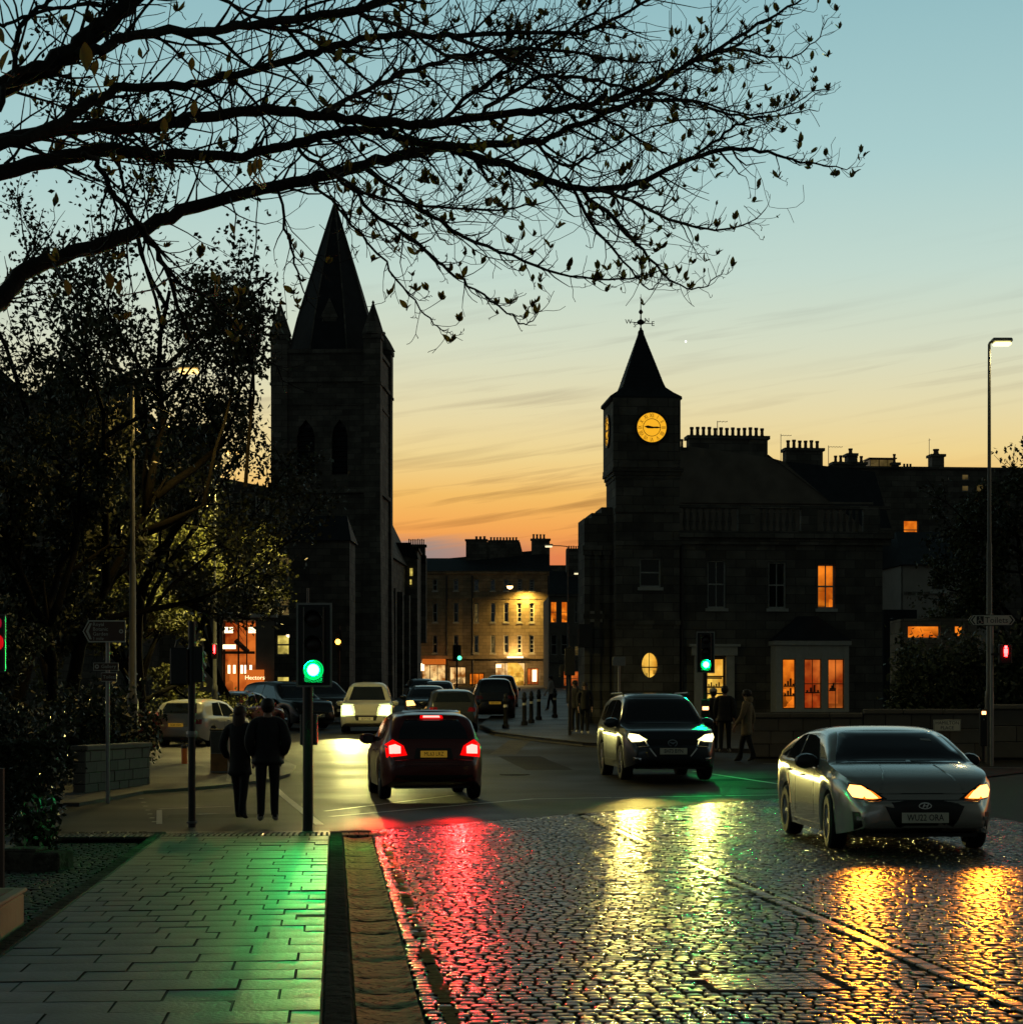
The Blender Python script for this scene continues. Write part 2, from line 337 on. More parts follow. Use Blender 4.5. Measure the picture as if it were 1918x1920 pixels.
sheet('road', rows, MT['asphalt'])
sheet('verge', [[onroad(u, v, -.004) for u in (-40, -20, -10, -6, -3.35)] for v in (2, 8, 12, 16, 20, 24, 26.5)], MT['tarmac'])
sheet('joint_bed', [[onroad(u, -2 + (vb(u) - -2) * t, -.028) for u in (.1, .45, 2, 4, 6, 9, 13, 20, 40)] for t in [k / 12 for k in range(13)]], MT['mortar'])
sheet('joint_bed', [[onroad(u, v, .0) for u in (-3.35, -2.7, -2.04)] for v in (2, 8, 14, 20, 26.5)], MT['mortar'])
sheet('pavement_bed', [[onroad(u, v, .095) for u in (-2.05, -1, -.06)] for v in (2, 8, 14, 20, 24.2)], MT['mortar'])

def sett_shape(l, w, h, seed):
    """one worn sett: rounded outline, bevelled shoulder, domed top (top at z=0)"""
    r = random.Random(seed); v = []
    c = min(l, w) * .22; x, y = l / 2, w / 2
    ring = [(x - c, -y), (x, -y + c), (x, y - c), (x - c, y), (-x + c, y), (-x, y - c), (-x, -y + c), (-x + c, -y)]
    ring = [(a * r.uniform(.95, 1.02), b * r.uniform(.95, 1.02)) for a, b in ring]
    for k, z in ((1., -h), (1., -.009), (.95, -.0028), (.78, -.0004)): v += [(a * k if k == 1 else a - math.copysign((1 - k) * min(abs(a), w * .6), a), b - math.copysign((1 - k) * min(abs(b), w * .6), b), z + r.uniform(-.0012, .0012) * (k < 1)) for a, b in ring]
    v.append((0, 0, .0006)); f = []
    for q in range(3):
        for k in range(8): f.append((q * 8 + k, q * 8 + (k + 1) % 8, q * 8 + 8 + (k + 1) % 8, q * 8 + 8 + k))
    for k in range(8): f.append((24 + k, 24 + (k + 1) % 8, 32))
    return v, f
SHAPES = []
for i, l in enumerate((.068, .078, .086, .094, .102, .115)):
    for j in range(2): SHAPES.append((l, sett_shape(l, .103, .03, i * 10 + j)))
def lay_setts(us0, us1, v0, v1, pitch, end, root, m, near, lift=0., tilt=1.0, name='sett'):
    """courses across the road; the `near` largest in the picture become parts, the rest one stuff part"""
    rr = random.Random(int(us0 * 100) + 5); allp = []
    v = v0; row = 0
    while v < v1:
        uu = us0 + rr.uniform(-.015, .015)
        while uu < us1:
            l, sh = rr.choice(SHAPES)
            cu_, cv = uu + l / 2, v + rr.uniform(-.006, .006)
            wob = .02 * math.sin(cu_ * 1.3 + row * .05)
            if cu_ - l / 2 >= us0 - .02 and cu_ + l / 2 <= us1 + .03 and cv + wob < end(cu_) - .06: allp.append((cu_, cv + wob, l, sh, rr.uniform(-.02, .02), rr.gauss(0, .009) * tilt, rr.gauss(0, .010) * tilt, rr.gauss(-.001, .0018), rr.uniform(.93, 1.03)))
            uu += l + rr.uniform(.010, .020)
        v += pitch; row += 1
    inv = []
    for q in allp:
        p = UV(q[0], q[1]); px = CX + F * p.x / p.y; py = HY + F * EYE / p.y
        inv.append((p.y if (-40 < px < 1960 and py < 1960) else 1e3 + p.y, q))
    inv.sort(key=lambda a: a[0])
    objs = inv[:near]; rest = inv[near:]
    meshes = {}
    def xf(q):
        p = UV(q[0], q[1]); return Matrix.Translation((p.x, p.y, gz(p.x, p.y) + lift + q[7])) @ Matrix.Rotation(RZ + q[4], 4, 'Z') @ Matrix.Rotation(q[5], 4, 'X') @ Matrix.Rotation(q[6], 4, 'Y') @ Matrix.Diagonal((1, q[8] * pitch / .115, 1, 1))
    for _, q in objs:
        k = id(q[3])
        if k not in meshes:
            b = MB(); b.add(*q[3]); meshes[k] = b.mesh(name, smooth=True, sharp=16); meshes[k].materials.append(m)
        o = bpy.data.objects.new(name, meshes[k]); C.objects.link(o); o.parent = root; o.matrix_local = xf(q)
    vs = []; fs = []
    for _, q in rest:
        A = np.array(xf(q)); V = np.array(q[3][0]); V = V @ A[:3, :3].T + A[:3, 3]; b = len(vs); vs.extend(V.tolist()); fs.extend([tuple(b + i for i in f) for f in q[3][1]])
    me = bpy.data.meshes.new('setts_beyond'); me.from_pydata(vs, [], fs); me.polygons.foreach_set('use_smooth', [True] * len(me.polygons)); me.update(); me.set_sharp_from_angle(angle=R(16)); me.materials.append(m)
    o = link('sett_paving', me, None, root); o['kind'] = 'stuff'
    return o
cob = empty('cobbled_road'); cob['kind'] = 'structure'
STRIP = 3.70
lay_setts(.475, STRIP - .09, 7.2, 33, .115, vb, cob, MT['sett'], 190)
lay_setts(STRIP + .09, 9.6, 7.2, 36, .115, vb, cob, MT['sett'], 110)
# two straight runners of long setts bordering the joint up the middle of the road
run = empty('channel_strip'); run['kind'] = 'structure'
v = 7.5; i = 0
while v < 30:
    l = rnd.uniform(.22, .3)
    for sgn in (-1,):
        b = MB(); b.bbox(-.052, .052, -l / 2 + .006, l / 2 - .006, -.03, -.001, .008)
        o = b.obj('runner_stone', MT['sett'], run); p = UV(STRIP, v + l / 2); o.location = p; o.rotation_euler = (rnd.gauss(0, .012), rnd.gauss(0, .012), RZ)
    v += l
# iron access cover let into the setts
cov = empty('manhole_cover', label='rectangular iron access cover set into the wet road setts', cat='manhole cover')
a, b_ = G(1300, 1822), G(1590, 1857); cc = (a + b_) / 2; cov.location = (cc.x, cc.y, -.006); cov.rotation_euler = (0, 0, RZ)
fr = MB()
for x0, x1, y0, y1 in ((-.42, .42, -.42, -.37), (-.42, .42, .37, .42), (-.42, -.37, -.37, .37), (.37, .42, -.37, .37)): fr.box(x0, x1, y0, y1, -.02, .008)
fr.obj('cover_frame', MT['kerb'], cov)
MB().box(-.369, .369, -.369, .369, -.02, .0).obj('cover_plate', MT['plastic'], cov)
tm = MB().bbox(-.05, .05, -.05, .05, -.002, .007, .006).mesh('cover_tile'); tm.materials.append(MT['sett'])
for i in range(6):
    for j in range(6): o = link('cover_tile', tm, None, cov, (-.305 + i * .122, -.305 + j * .122, .0))

# pavement slabs, three bonds
pav = empty('pavement'); pav['kind'] = 'structure'
def slab_mesh(w, d): 
    me = MB().bbox(-w / 2, w / 2, -d / 2, d / 2, -.03, 0, .005).mesh('paving_slab'); me.materials.append(MT['slab']); return me
cache = {}
def lay_slab(u0, u1, v0, v1, z=.1, m=None, nm='paving_slab', root=None):
    w, d = round(u1 - u0 - .008, 3), round(v1 - v0 - .008, 3); key = (w, d, nm)
    if key not in cache:
        cache[key] = MB().bbox(-w / 2, w / 2, -d / 2, d / 2, -.03, 0, .0035).mesh(nm); cache[key].materials.append(m or MT['slab']); cache[key].materials.append(MT['joint']); cache[key].polygons.foreach_set('material_index', [0 if p.normal.z > .9 else 1 for p in cache[key].polygons])
    o = link(nm, cache[key], None, root or pav); p = UV((u0 + u1) / 2, (v0 + v1) / 2); o.location = (p.x, p.y, z + rnd.gauss(0, .0018)); o.rotation_euler = (rnd.gauss(0, .004), rnd.gauss(0, .004), RZ); return o
def bond(v0, v1, dep, wid, off):
    v = v0; r_ = 0
    while v < v1 - .05:
        d = min(dep, v1 - v); uu = -2.02 - off * (r_ % 2) * wid - (.0 if r_ % 3 else .07)
        while uu < -.07:
            a, b = max(uu, -2.02), min(uu + wid, -.065)
            if -.065 - b < .07: b = -.065
            if a < -2.0 and b - a < .07: uu += wid; continue
            if b - a > .03: lay_slab(a, b, v, v + d)
            uu += wid if b < -.066 else 9
        v += d; r_ += 1
bond(8.2, 13.4, .40, .60, .5); bond(13.4, 18.4, .38, .33, .5); bond(18.4, 24.0, .40, .60, .5)
# blister paving at the crossing
def blister(u0, u1, v0, v1):
    b = MB(); w, d = u1 - u0 - .008, v1 - v0 - .008; b.bbox(-w / 2, w / 2, -d / 2, d / 2, -.03, 0, .004)
    for i in range(6):
        for j in range(6): b.lathe([(.014, 0), (.012, .005), (.006, .006)], 6, (-w / 2 + w * (i + .5) / 6, -d / 2 + d * (j + .5) / 6, 0))
    return b.mesh('blister_slab')
bm_ = blister(0, .4, 0, .4); bm_.materials.append(MT['slab'])
for i in range(8):
    for j in range(3):
        o = link('blister_slab', bm_, None, pav); t = j / 3; p = UV(-3.05 + i * .4 + .0, 24.25 + j * .4); zt = .098 - .018 * j
        o.location = (p.x, p.y, zt); o.rotation_euler = (0, 0, RZ)
sheet('dropped_kerb', [[onroad(u, v, z) for u in (-3.3, -2, -1, -.06)] for v, z in ((24.02, .066), (25.3, .03), (25.9, .012), (26.5, .008))], MT['slab'])
# kerb stones and the worn granite channel beside them
kb = empty('kerb'); kb['kind'] = 'structure'
v = 8.0
while v < 25.6:
    l = rnd.uniform(.75, 1.1); b = MB(); b.bbox(-.075, .075, -l / 2 + .005, l / 2 - .005, -.15, 0, .012)
    o = b.obj('kerb_stone', MT['kerb'], kb); p = UV(.018, v + l / 2); z = .1 - max(0, (v - 23)) * .03; o.location = (p.x, p.y, z); o.rotation_euler = (0, 0, RZ + rnd.gauss(0, .003)); v += l
v = 8.0
ch = empty('gutter'); ch['kind'] = 'structure'
while v < 25.4:
    l = rnd.uniform(.55, 1.0); b = MB()
    n = 6; pts = []
    for k in range(n + 1):
        x = -.17 + .34 * k / n; zt = -.018 + .018 * abs(2 * k / n - 1) ** 2
        pts.append((x, zt))
    vs = []; ny = 5
    for j in range(ny + 1):
        y = -l / 2 + .007 + (l - .014) * j / ny
        for x, zt in pts: vs.append((x, y, zt + rnd.gauss(0, .0025) - (.006 if j in (0, ny) else 0)))
    fs = [(j * 7 + k, j * 7 + k + 1, j * 7 + 8 + k, j * 7 + 7 + k) for j in range(ny) for k in range(6)]
    b.add(vs, fs); o = b.obj('channel_stone', MT['gutter'], ch, smooth=True); p = UV(.285, v + l / 2); o.location = (p.x, p.y, .004); o.rotation_euler = (rnd.gauss(0, .005), 0, RZ + rnd.gauss(0, .006)); v += l
for k in range(5):
    b = MB(); b.bbox(-.06, .06, -.24, .24, -.03, .004, .01); o = b.obj('channel_stone', MT['gutter'], ch); p = UV(.12 + k * .125, 25.85); o.location = (p.x, p.y, .004); o.rotation_euler = (0, 0, RZ)
# worn setts between pavement and the drive on the left
ls = empty('sett_margin'); ls['kind'] = 'structure'
lay_setts(-3.32, -2.2, 9.5, 26.2, .115, lambda u_: 99, ls, MT['sett_dry'], 110, lift=.03, tilt=1.6)
v = 9.
while v < 24.5:
    l = rnd.uniform(.5, .8); b = MB().bbox(-.06, .06, -l / 2 + .005, l / 2 - .005, -.06, 0, .01); o = b.obj('edging_stone', MT['kerb'], pav); p = UV(-2.1, v + l / 2); o.location = (p.x, p.y, .1); o.rotation_euler = (0, 0, RZ); v += l
# worn no-parking line painted along the channel: patches that follow the setts
yl = MB(); rr = random.Random(3); v = 9.0
while v < 24:
    l = rr.uniform(.10, .16)
    if rr.random() < (.85 if v < 13.5 else .45):
        p = UV(.60 + rr.uniform(-.012, .012), v + l / 2); c_, s_ = math.cos(RZ), math.sin(RZ); w = rr.uniform(.034, .06)
        poly = []
        for k in range(10):
            a = 2 * math.pi * k / 10; ex = w * math.copysign(abs(math.cos(a)) ** .5, math.cos(a)) * rr.uniform(.85, 1.05); ey = l / 2 * math.copysign(abs(math.sin(a)) ** .5, math.sin(a)) * rr.uniform(.9, 1.05)
            poly.append((p.x + ex * c_ - ey * s_, p.y + ex * s_ + ey * c_, .0065))
        yl.add(poly, [tuple(range(10))])
    v += l
o = yl.obj('yellow_line', MT['yellow']); o['kind'] = 'structure'

# painted lines on the junction
def stripe(pts, w, nm='road_marking', m=None, dz=.004):
    b = MB(); n = len(pts); vs = []
    for i, p in enumerate(pts):
        d = (pts[min(i + 1, n - 1)] - pts[max(i - 1, 0)]); d = Vector((d.x, d.y)).normalized(); nn = Vector((-d.y, d.x)) * w / 2
        for s_ in (-1, 1): x, y = p.x + nn.x * s_, p.y + nn.y * s_; vs.append((x, y, gz(x, y) + dz))
    b.add(vs, [(2 * i, 2 * i + 1, 2 * i + 3, 2 * i + 2)[::-1] for i in range(n - 1)])
    o = b.obj(nm, m or MT['white_line']); o['kind'] = 'structure'; return o
def seg(p, q, n=8): return [p.lerp(q, k / n) for k in range(n + 1)]
stripe(seg(G(620, 1531), G(1000, 1498), 6) + seg(G(1000, 1498), G(1700, 1486), 8)[1:], .10)
stripe(seg(G(610, 1521), G(880, 1487), 8), .08)
stripe(seg(G(516, 1476), G(600, 1546), 6), .12)
stripe(seg(G(300, 1517), G(432, 1512), 3), .12); stripe(seg(G(372, 1527), G(410, 1525), 2), .14); stripe(seg(G(300, 1519), G(300, 1545), 3), .08)
for k in range(7):
    t = k / 6; a = Vector((262 + 24 * t, 1497 + 44 * t)); stripe(seg(G(a.x, a.y), G(a.x + 9, a.y), 1), .14)
stripe(seg(G(1300, 1446), G(1460, 1470), 4), .12)
stripe(seg(G(1430, 1432), G(1918, 1440), 4), .10)

# repair patches and iron covers in the tarmac
def road_patch(px, py, w, l, rz, m, dz):
    p = G(px, py); n = 6; rows_ = []
    for j in range(n + 1):
        r_ = []
        for k in (0, 1):
            a, c_ = (k - .5) * w * rnd.uniform(.96, 1.03), (j / n - .5) * l; x, y = p.x + a * math.cos(rz) - c_ * math.sin(rz), p.y + a * math.sin(rz) + c_ * math.cos(rz); r_.append((x, y, gz(x, y) + dz))
        rows_.append(r_)
    sheet('road_patch', rows_, m)
MT['patch'] = mat('newer dark tarmac', (.022, .020, .016), .8, var=.3, scale=2, bump=.3, bscale=60, spec=.1)
MT['patch2'] = mat('pale worn tarmac', (.060, .052, .038), .75, var=.4, scale=2, bump=.3, bscale=60, spec=.15)
for a in ((1000, 1430, 1.1, 7, .1, 'patch', .003), (840, 1470, 2.2, 1.2, .6, 'patch2', .0025), (1400, 1462, 3.2, .9, .25, 'patch', .003), (1120, 1490, 3.5, .6, .3, 'patch2', .0025), (420, 1530, 1.6, 1.0, .1, 'patch', .0025), (960, 1400, .7, 10, -.05, 'patch2', .0025)): road_patch(*a[:5], MT[a[5]], a[6])
for px, py, k in ((965, 1452, 'round iron cover in the dark tarmac beyond the braking hatchback'), (1430, 1478, 'round iron cover in the tarmac left of the liftback')):
    p = G(px, py); mc = empty('manhole_cover', (p.x, p.y, gz(p.x, p.y)), 0, k, 'manhole cover'); MB().lathe([(.34, -.02), (.34, .005), (.30, .005), (.295, .002), (.02, .003)], 20).obj('cover_plate', MT['kerb'], mc)

# raised pavements across the junction
def raised(name, outline, h=.1, m=None):
    """pavement with a kerb face, following the slope of the ground"""
    b = MB(); n = len(outline); top = [(p.x, p.y, gz(p.x, p.y) + h) for p in outline]; bot = [(p.x, p.y, gz(p.x, p.y) - .1) for p in outline]
    b.add(top + bot, [tuple(range(n))] + [(k, n + k, n + (k + 1) % n, (k + 1) % n) for k in range(n)])
    o = b.obj(name, m or MT['tarmac']); bmm = bmesh.new(); bmm.from_mesh(o.data); bmesh.ops.triangulate(bmm, faces=bmm.faces[:]); bmesh.ops.recalc_face_normals(bmm, faces=bmm.faces[:]); bmm.to_mesh(o.data); bmm.free()
    o['kind'] = 'structure'; return o
V2 = lambda x, y: Vector((x, y, 0))
raised('pavement', [V2(-.4, 130), V2(-.9, 90), V2(-1.2, 76), V2(-.6, 69), V2(.6, 64.5), V2(2.1, 60), V2(4.5, 57), V2(8, 54.5), V2(14, 52.5), V2(30, 50), V2(30, 130)], .11)
raised('pavement', [V2(.4, 200), V2(-.4, 131), V2(12, 131), V2(12, 200)], .11)
a = [G(150, 1512), G(270, 1489), G(400, 1479), G(500, 1467), G(545, 1455), G(556, 1440), G(520, 1424), G(430, 1408), G(330, 1396), G(270, 1392), G(120, 1392), G(60, 1460), G(60, 1512)]
raised('pavement', a, .06)
# kerb line of the far pavement
stripe([V2(-1.2, 76), V2(-.6, 69), V2(.6, 64.5), V2(2.1, 60), V2(4.5, 57), V2(8, 54.5), V2(14, 52.5), V2(30, 50)], .16, 'kerb', MT['kerb'], .122)
# ------------------------------------------------------------------ buildings
MT['room_y'] = room('lit room yellow', (.75, .33, .03), (1.0, .60, .09), 1.0, 1.8)
MT['room_o'] = room('lit room orange', (.55, .10, .005), (1.0, .25, .015), 1.0, 1.6)
MT['room_r'] = room('lit room red', (.30, .03, .004), (.95, .22, .03), .75, .9)
MT['room_shop'] = room('lit shop', (.40, .13, .02), (1.2, .75, .28), .9, 1.6)
MT['room_green'] = room('lit room pale', (.40, .31, .06), (.90, .70, .15), 1.0, 2.5)
MT['room_dim'] = room('dim room', (.10, .07, .02), (.22, .15, .05), .5, 2.)
MT['hot'] = glow('hot shop lamp', (1., .72, .40), 3.)
MT['clockface'] = mat('backlit opal clock glass', (.6, .4, .1), .4, var=0, emit=(1.0, .47, .018), estr=.95)
MT['sign_lit'] = glow('backlit orange sign', (.75, .16, .02), .8)
MT['sign_letters'] = glow('backlit sign letters', (1., .72, .36), 2.2)
MT['ply'] = mat('warm counter wood', (.35, .18, .06), .6, var=.3)
MT['fitting'] = mat('dark shop fitting', (.10, .05, .025), .6, var=.3)

class Facade:
    """local frame on a front: x to the right, y away, z up; X/Z turn photo pixels into local metres"""
    def __init__(s, root, px0, d, ground_y): s.root = root; s.px0 = px0; s.s = F / d; s.gy = ground_y
    def X(s, px): return (px - s.px0) / s.s
    def Z(s, py): return (s.gy - py) / s.s
def building(name, px0, d, rz, label, cat, group=None):
    g = gz(0, d); x = (px0 - CX) / F * d
    o = empty(name, (x, d, g), rz, label, cat, group)
    f = Facade(o, px0, d, HY + (EYE - g) * F / d); return o, f
def wall_open(root, x0, x1, z0, z1, ops, m, y=0., t=.28, name='wall'):
    """a wall sheet at y with openings (x0,x1,z0,z1) cut right through and reveals t deep"""
    xs_ = sorted({x0, x1, *[v for o in ops for v in o[:2]]}); zs_ = sorted({z0, z1, *[v for o in ops for v in o[2:4]]})
    b = MB(); hole = lambda xm, zm: any(o[0] < xm < o[1] and o[2] < zm < o[3] for o in ops)
    for i in range(len(xs_) - 1):
        for j in range(len(zs_) - 1):
            if not hole((xs_[i] + xs_[i + 1]) / 2, (zs_[j] + zs_[j + 1]) / 2):
                b.add([(xs_[i], y, zs_[j]), (xs_[i + 1], y, zs_[j]), (xs_[i + 1], y, zs_[j + 1]), (xs_[i], y, zs_[j + 1])], [(0, 1, 2, 3)])
    for a, c, lo, hi in ops:
        b.add([(a, y, lo), (a, y + t, lo), (a, y + t, hi), (a, y, hi)], [(0, 1, 2, 3)]); b.add([(c, y, lo), (c, y + t, lo), (c, y + t, hi), (c, y, hi)], [(3, 2, 1, 0)])
        b.add([(a, y, hi), (a, y + t, hi), (c, y + t, hi), (c, y, hi)], [(0, 1, 2, 3)]); b.add([(a, y, lo), (a, y + t, lo), (c, y + t, lo), (c, y, lo)], [(3, 2, 1, 0)])
    return b.obj(name, m, root)
def window(root, x0, x1, z0, z1, pane, y=0., t=.18, bars=1, rows=2, frame='trim', fw=.06, sill=True, name='window', bw=.03):
    """sash window set t behind the wall face: frame with glazing bars (thing > window > pane, sill)"""
    b = MB(); yy0 = y + t
    b.box(x0 + .002, x0 + fw, yy0 - .05, yy0 + .03, z0 + .002, z1 - .002); b.box(x1 - fw, x1 - .002, yy0 - .05, yy0 + .03, z0 + .002, z1 - .002)
    b.box(x0 + fw, x1 - fw, yy0 - .05, yy0 + .03, z0 + .002, z0 + fw * 1.2); b.box(x0 + fw, x1 - fw, yy0 - .05, yy0 + .03, z1 - fw, z1 - .002)
    zi0, zi1 = z0 + fw * 1.2, z1 - fw
    for r_ in range(1, rows): zc = zi0 + (zi1 - zi0) * r_ / rows; b.box(x0 + fw, x1 - fw, yy0 - .045, yy0 + .02, zc - bw * .9, zc + bw * .9)
    for k in range(1, bars + 1): xc = x0 + fw + (x1 - x0 - 2 * fw) * k / (bars + 1); b.box(xc - bw * .6, xc + bw * .6, yy0 - .04, yy0 + .015, zi0 + .001, zi1 - .001)
    w = b.obj(name, MT[frame], root)
    p = MB(); p.add([(x0 + fw * .5, yy0 + .022, z0 + fw * .5), (x1 - fw * .5, yy0 + .022, z0 + fw * .5), (x1 - fw * .5, yy0 + .022, z1 - fw * .5), (x0 + fw * .5, yy0 + .022, z1 - fw * .5)], [(0, 1, 2, 3)])
    p.obj('pane', MT[pane], w)
    if sill: MB().box(x0 - .08, x1 + .08, y - .07, y + t - .052, z0 - .12, z0 - .003).obj('sill', MT['stone'] if frame != 'trim' else MT['trim'], w)
    return w
def chimney(root, x0, x1, y0, y1, z0, z1, n, ph=.75, m='stone', pr=None, skip=(), gap=None):
    """stack with a cope and a row of pots"""
    b = MB(); b.box(x0, x1, y0, y1, z0, z1 - .16); b.box(x0 - .10, x1 + .10, y0 - .10, y1 + .10, z1 - .16, z1)
    c = b.obj('chimney', MT[m], root); w = (x1 - x0 - .1) / n; pr = pr or min(.17, w * .34)
    pm = MB().lathe([(pr * .95, 0), (pr * 1.08, .06), (pr * .85, .1), (pr * .78, ph - .12), (pr, ph - .1), (pr, ph), (pr * .7, ph)], 10).mesh('chimney_pot', True, 40); pm.materials.append(MT['pot'])
    for k in range(n):
        if k in skip: continue
        o = link('chimney_pot', pm, None, c, (x0 + .05 + w * (k + .5), (y0 + y1) / 2, z1)); o.scale = (1, 1, rnd.uniform(.92, 1.06))
    return c
def aerial(root, x, y, z, h, arm=.9, n=5, dirx=1):
    b = MB(); b.cyl((x, y, z), .018, h, 5); b.tube([(x, y, z + h * .95), (x + arm * dirx, y, z + h * .95)], .012, 4)
    for k in range(n): xx_ = x + arm * dirx * (k + .6) / n; b.tube([(xx_, y - .25, z + h * .95), (xx_, y + .25, z + h * .95)], .009, 4)
    return b.obj('aerial', MT['pole'], root)

# ---- the little bank house with the clock tower
D0 = 78.
bk, f = building('clock_tower_house', 1210, D0, RZ, 'dark stone two storey house with a lit clock tower and spire at the corner', 'building')
X, Z = f.X, f.Z
gl = 0.
def Xs(a, b): return X(a), X(b)
tx0, tx1 = Xs(1152, 1272); ty1 = tx1 - tx0
# tower shaft with openings
ow = (X(1197), X(1237), Z(1102), Z(1047)); ov = (X(1216) - .33, X(1216) + .33, Z(1272), Z(1223))
wall_open(bk, tx0, tx1, gl, Z(900), [ow, ov], MT['stone'], y=-.25, name='tower_wall')
b = MB(); b.add([(tx0, -.25, gl), (tx0, ty1, gl), (tx0, ty1, Z(900)), (tx0, -.25, Z(900))], [(3, 2, 1, 0)]); b.add([(tx1, -.25, gl), (tx1, ty1, gl), (tx1, ty1, Z(900)), (tx1, -.25, Z(900))], [(0, 1, 2, 3)])
b.add([(tx0, ty1, gl), (tx1, ty1, gl), (tx1, ty1, Z(900)), (tx0, ty1, Z(900))], [(3, 2, 1, 0)]); b.obj('tower_wall', MT['stone'], bk)
# string courses and corbels
b = MB()
for py, ov_, h in ((1024, .06, .16), (1172, .05, .2), (962, .06, .14)): b.box(tx0 - ov_, tx1 + ov_, -.25 - ov_, -.252, Z(py), Z(py) + h)
b.objs('string_course', MT['stone'], bk)
cx0, cx1 = Xs(1147, 1271)
b = MB()
for k, (e, a, c_) in enumerate(((.03, 900, 893), (.08, 893, 886), (.14, 886, 879))): b.box(tx0 - e, tx1 + e, -.25 - e, ty1 + e, Z(a), Z(c_) - .002)
b.objs('corbel_course', MT['stone'], bk)
cy0, cy1 = -.25 - .16, ty1 + .16
b = MB(); b.box(cx0, cx1, cy0, cy1, Z(879), Z(749)); b.box(cx0 - .02, cx1 + .02, cy0 - .02, cy1 + .02, Z(879) + .002, Z(872)); b.obj('clock_stage', MT['stone'], bk)
# corner strips of the clock stage
b = MB()
for xa in (cx0 - .03, cx1 - .20):
    b.box(xa, xa + .23, cy0 - .03, cy0 - .001, Z(871), Z(750))
b.objs('quoin', MT['stone'], bk)
# bell-cast slate spire
ax = (cx0 + cx1) / 2; ay = (cy0 + cy1) / 2; hw = (cx1 - cx0) / 2
prof = [(hw + .01, Z(754)), (hw + .12, Z(750)), (hw + .11, Z(745)), (hw * .86, Z(735)), (hw * .66, Z(724)), (hw * .585, Z(712)), (hw * .40, Z(677)), (hw * .20, Z(640)), (hw * .085, Z(618)), (hw * .075, Z(612)), (.04, Z(608))]
v = []; fs = []
for h, z in prof: v += [(ax - h, ay - h, z), (ax + h, ay - h, z), (ax + h, ay + h, z), (ax - h, ay + h, z)]
for i in range(len(prof) - 1):
    for k in range(4): fs.append((i * 4 + k, i * 4 + (k + 1) % 4, i * 4 + 4 + (k + 1) % 4, i * 4 + 4 + k))
fs += [(3, 2, 1, 0), (40, 41, 42, 43)]
MB().add(v, fs).obj('spire_roof', MT['slate'], bk)
b = MB()
for k in range(1, 13):                                          # slate courses as fine ridges
    z = Z(712) + (Z(622) - Z(712)) * k / 13; h = hw * (.585 - (.585 - .10) * k / 13) + .012; b.box(ax - h, ax + h, ay - h, ay + h, z, z + .018, taper=.006)
q = b.obj('slate_course', MT['slate'], bk); q['kind'] = 'stuff'
# finial with weathervane
fin = MB(); fin.lathe([(.045, Z(610)), (.05, Z(606)), (.02, Z(604)), (.03, Z(600)), (.12, Z(598)), (.17, Z(595.5)), (.12, Z(592)), (.03, Z(589)), (.022, Z(580)), (.08, Z(577)), (.09, Z(575)), (.05, Z(572)), (.02, Z(570)), (.016, Z(550)), (.006, Z(541))], 12, (ax, ay, 0))
fin = fin.obj('finial', MT['black'], bk, True)
vane = MB()
for a in (0, 90): c_, s_ = math.cos(R(a + 18)), math.sin(R(a + 18)); vane.tube([(ax - .5 * c_, ay - .5 * s_, Z(596)), (ax + .5 * c_, ay + .5 * s_, Z(596))], .016, 5)
vo = vane.obj('weathervane', MT['black'], fin)
for k, ch_ in enumerate('ESWN'):
    a = R(18 + 90 * k); me = text_mesh(ch_, .26, 'vane_letter', .012); me.materials.append(MT['black']); link('vane_letter', me, None, fin, (ax + .53 * math.cos(a), ay + .53 * math.sin(a), Z(596)))
# clock dials, front and street side
def clock(cx_, cy_, cz_, r, rot):
    o = MB().lathe([(r, -.02), (r, -.045), (r * .5, -.05)], 40, axis='y').obj('clock_dial', MT['clockface'], bk, False); o.location = (cx_, cy_, cz_); o.rotation_euler = (0, 0, rot)
    rg = MB(); n = 48; 
    for ra, rb in ((r * .99, r * 1.14), (r * .565, r * .60)):
        vs = [];
        for k in range(n):
            a = 2 * math.pi * k / n
            for q, yv in ((ra, -.075), (rb, -.075), (rb, .0 if rb > r else -.05), (ra, -.05)): vs.append((q * math.cos(a), yv, q * math.sin(a)))
        rg.add(vs, [(4 * k + j, 4 * ((k + 1) % n) + j, 4 * ((k + 1) % n) + (j + 1) % 4, 4 * k + (j + 1) % 4) for k in range(n) for j in range(4)])
    rg.obj('clock_rim', MT['black'], o)
    mk = MB()
    for h, num in enumerate(('XII', 'I', 'II', 'III', 'IIII', 'V', 'VI', 'VII', 'VIII', 'IX', 'X', 'XI')):
        me = text_mesh(num, r * .40, 'clock_numeral', .004, sx=.62); me.materials.append(MT['fitting']); me.transform(Matrix.Translation((0, -.056, r * .79))); me.transform(Matrix.Rotation(R(30 * h), 4, 'Y'))
        link('clock_numeral', me, None, o)
    def hand(ang, ln, w, tail):
        hb = MB(); hb.prism([(-w, -tail), (w, -tail), (w * 1.6, ln * .55), (0, ln), (-w * 1.6, ln * .55)], -.085, -.07); h_ = hb.obj('clock_hand', MT['black'], o); h_.rotation_euler = (0, R(ang), 0)
    hand(90, r * .66, .022, r * .12); hand(277, r * .52, .034, r * .1)
clock(X(1218), cy0, Z(805), .57, 0)
clock(cx0, (cy0 + cy1) / 2, Z(803), .57, R(-90))
b = MB(); b.box(X(1176), X(1260), cy0 - .025, cy0 - .002, Z(866), Z(861)); b.objs('string_course', MT['stone'], bk)
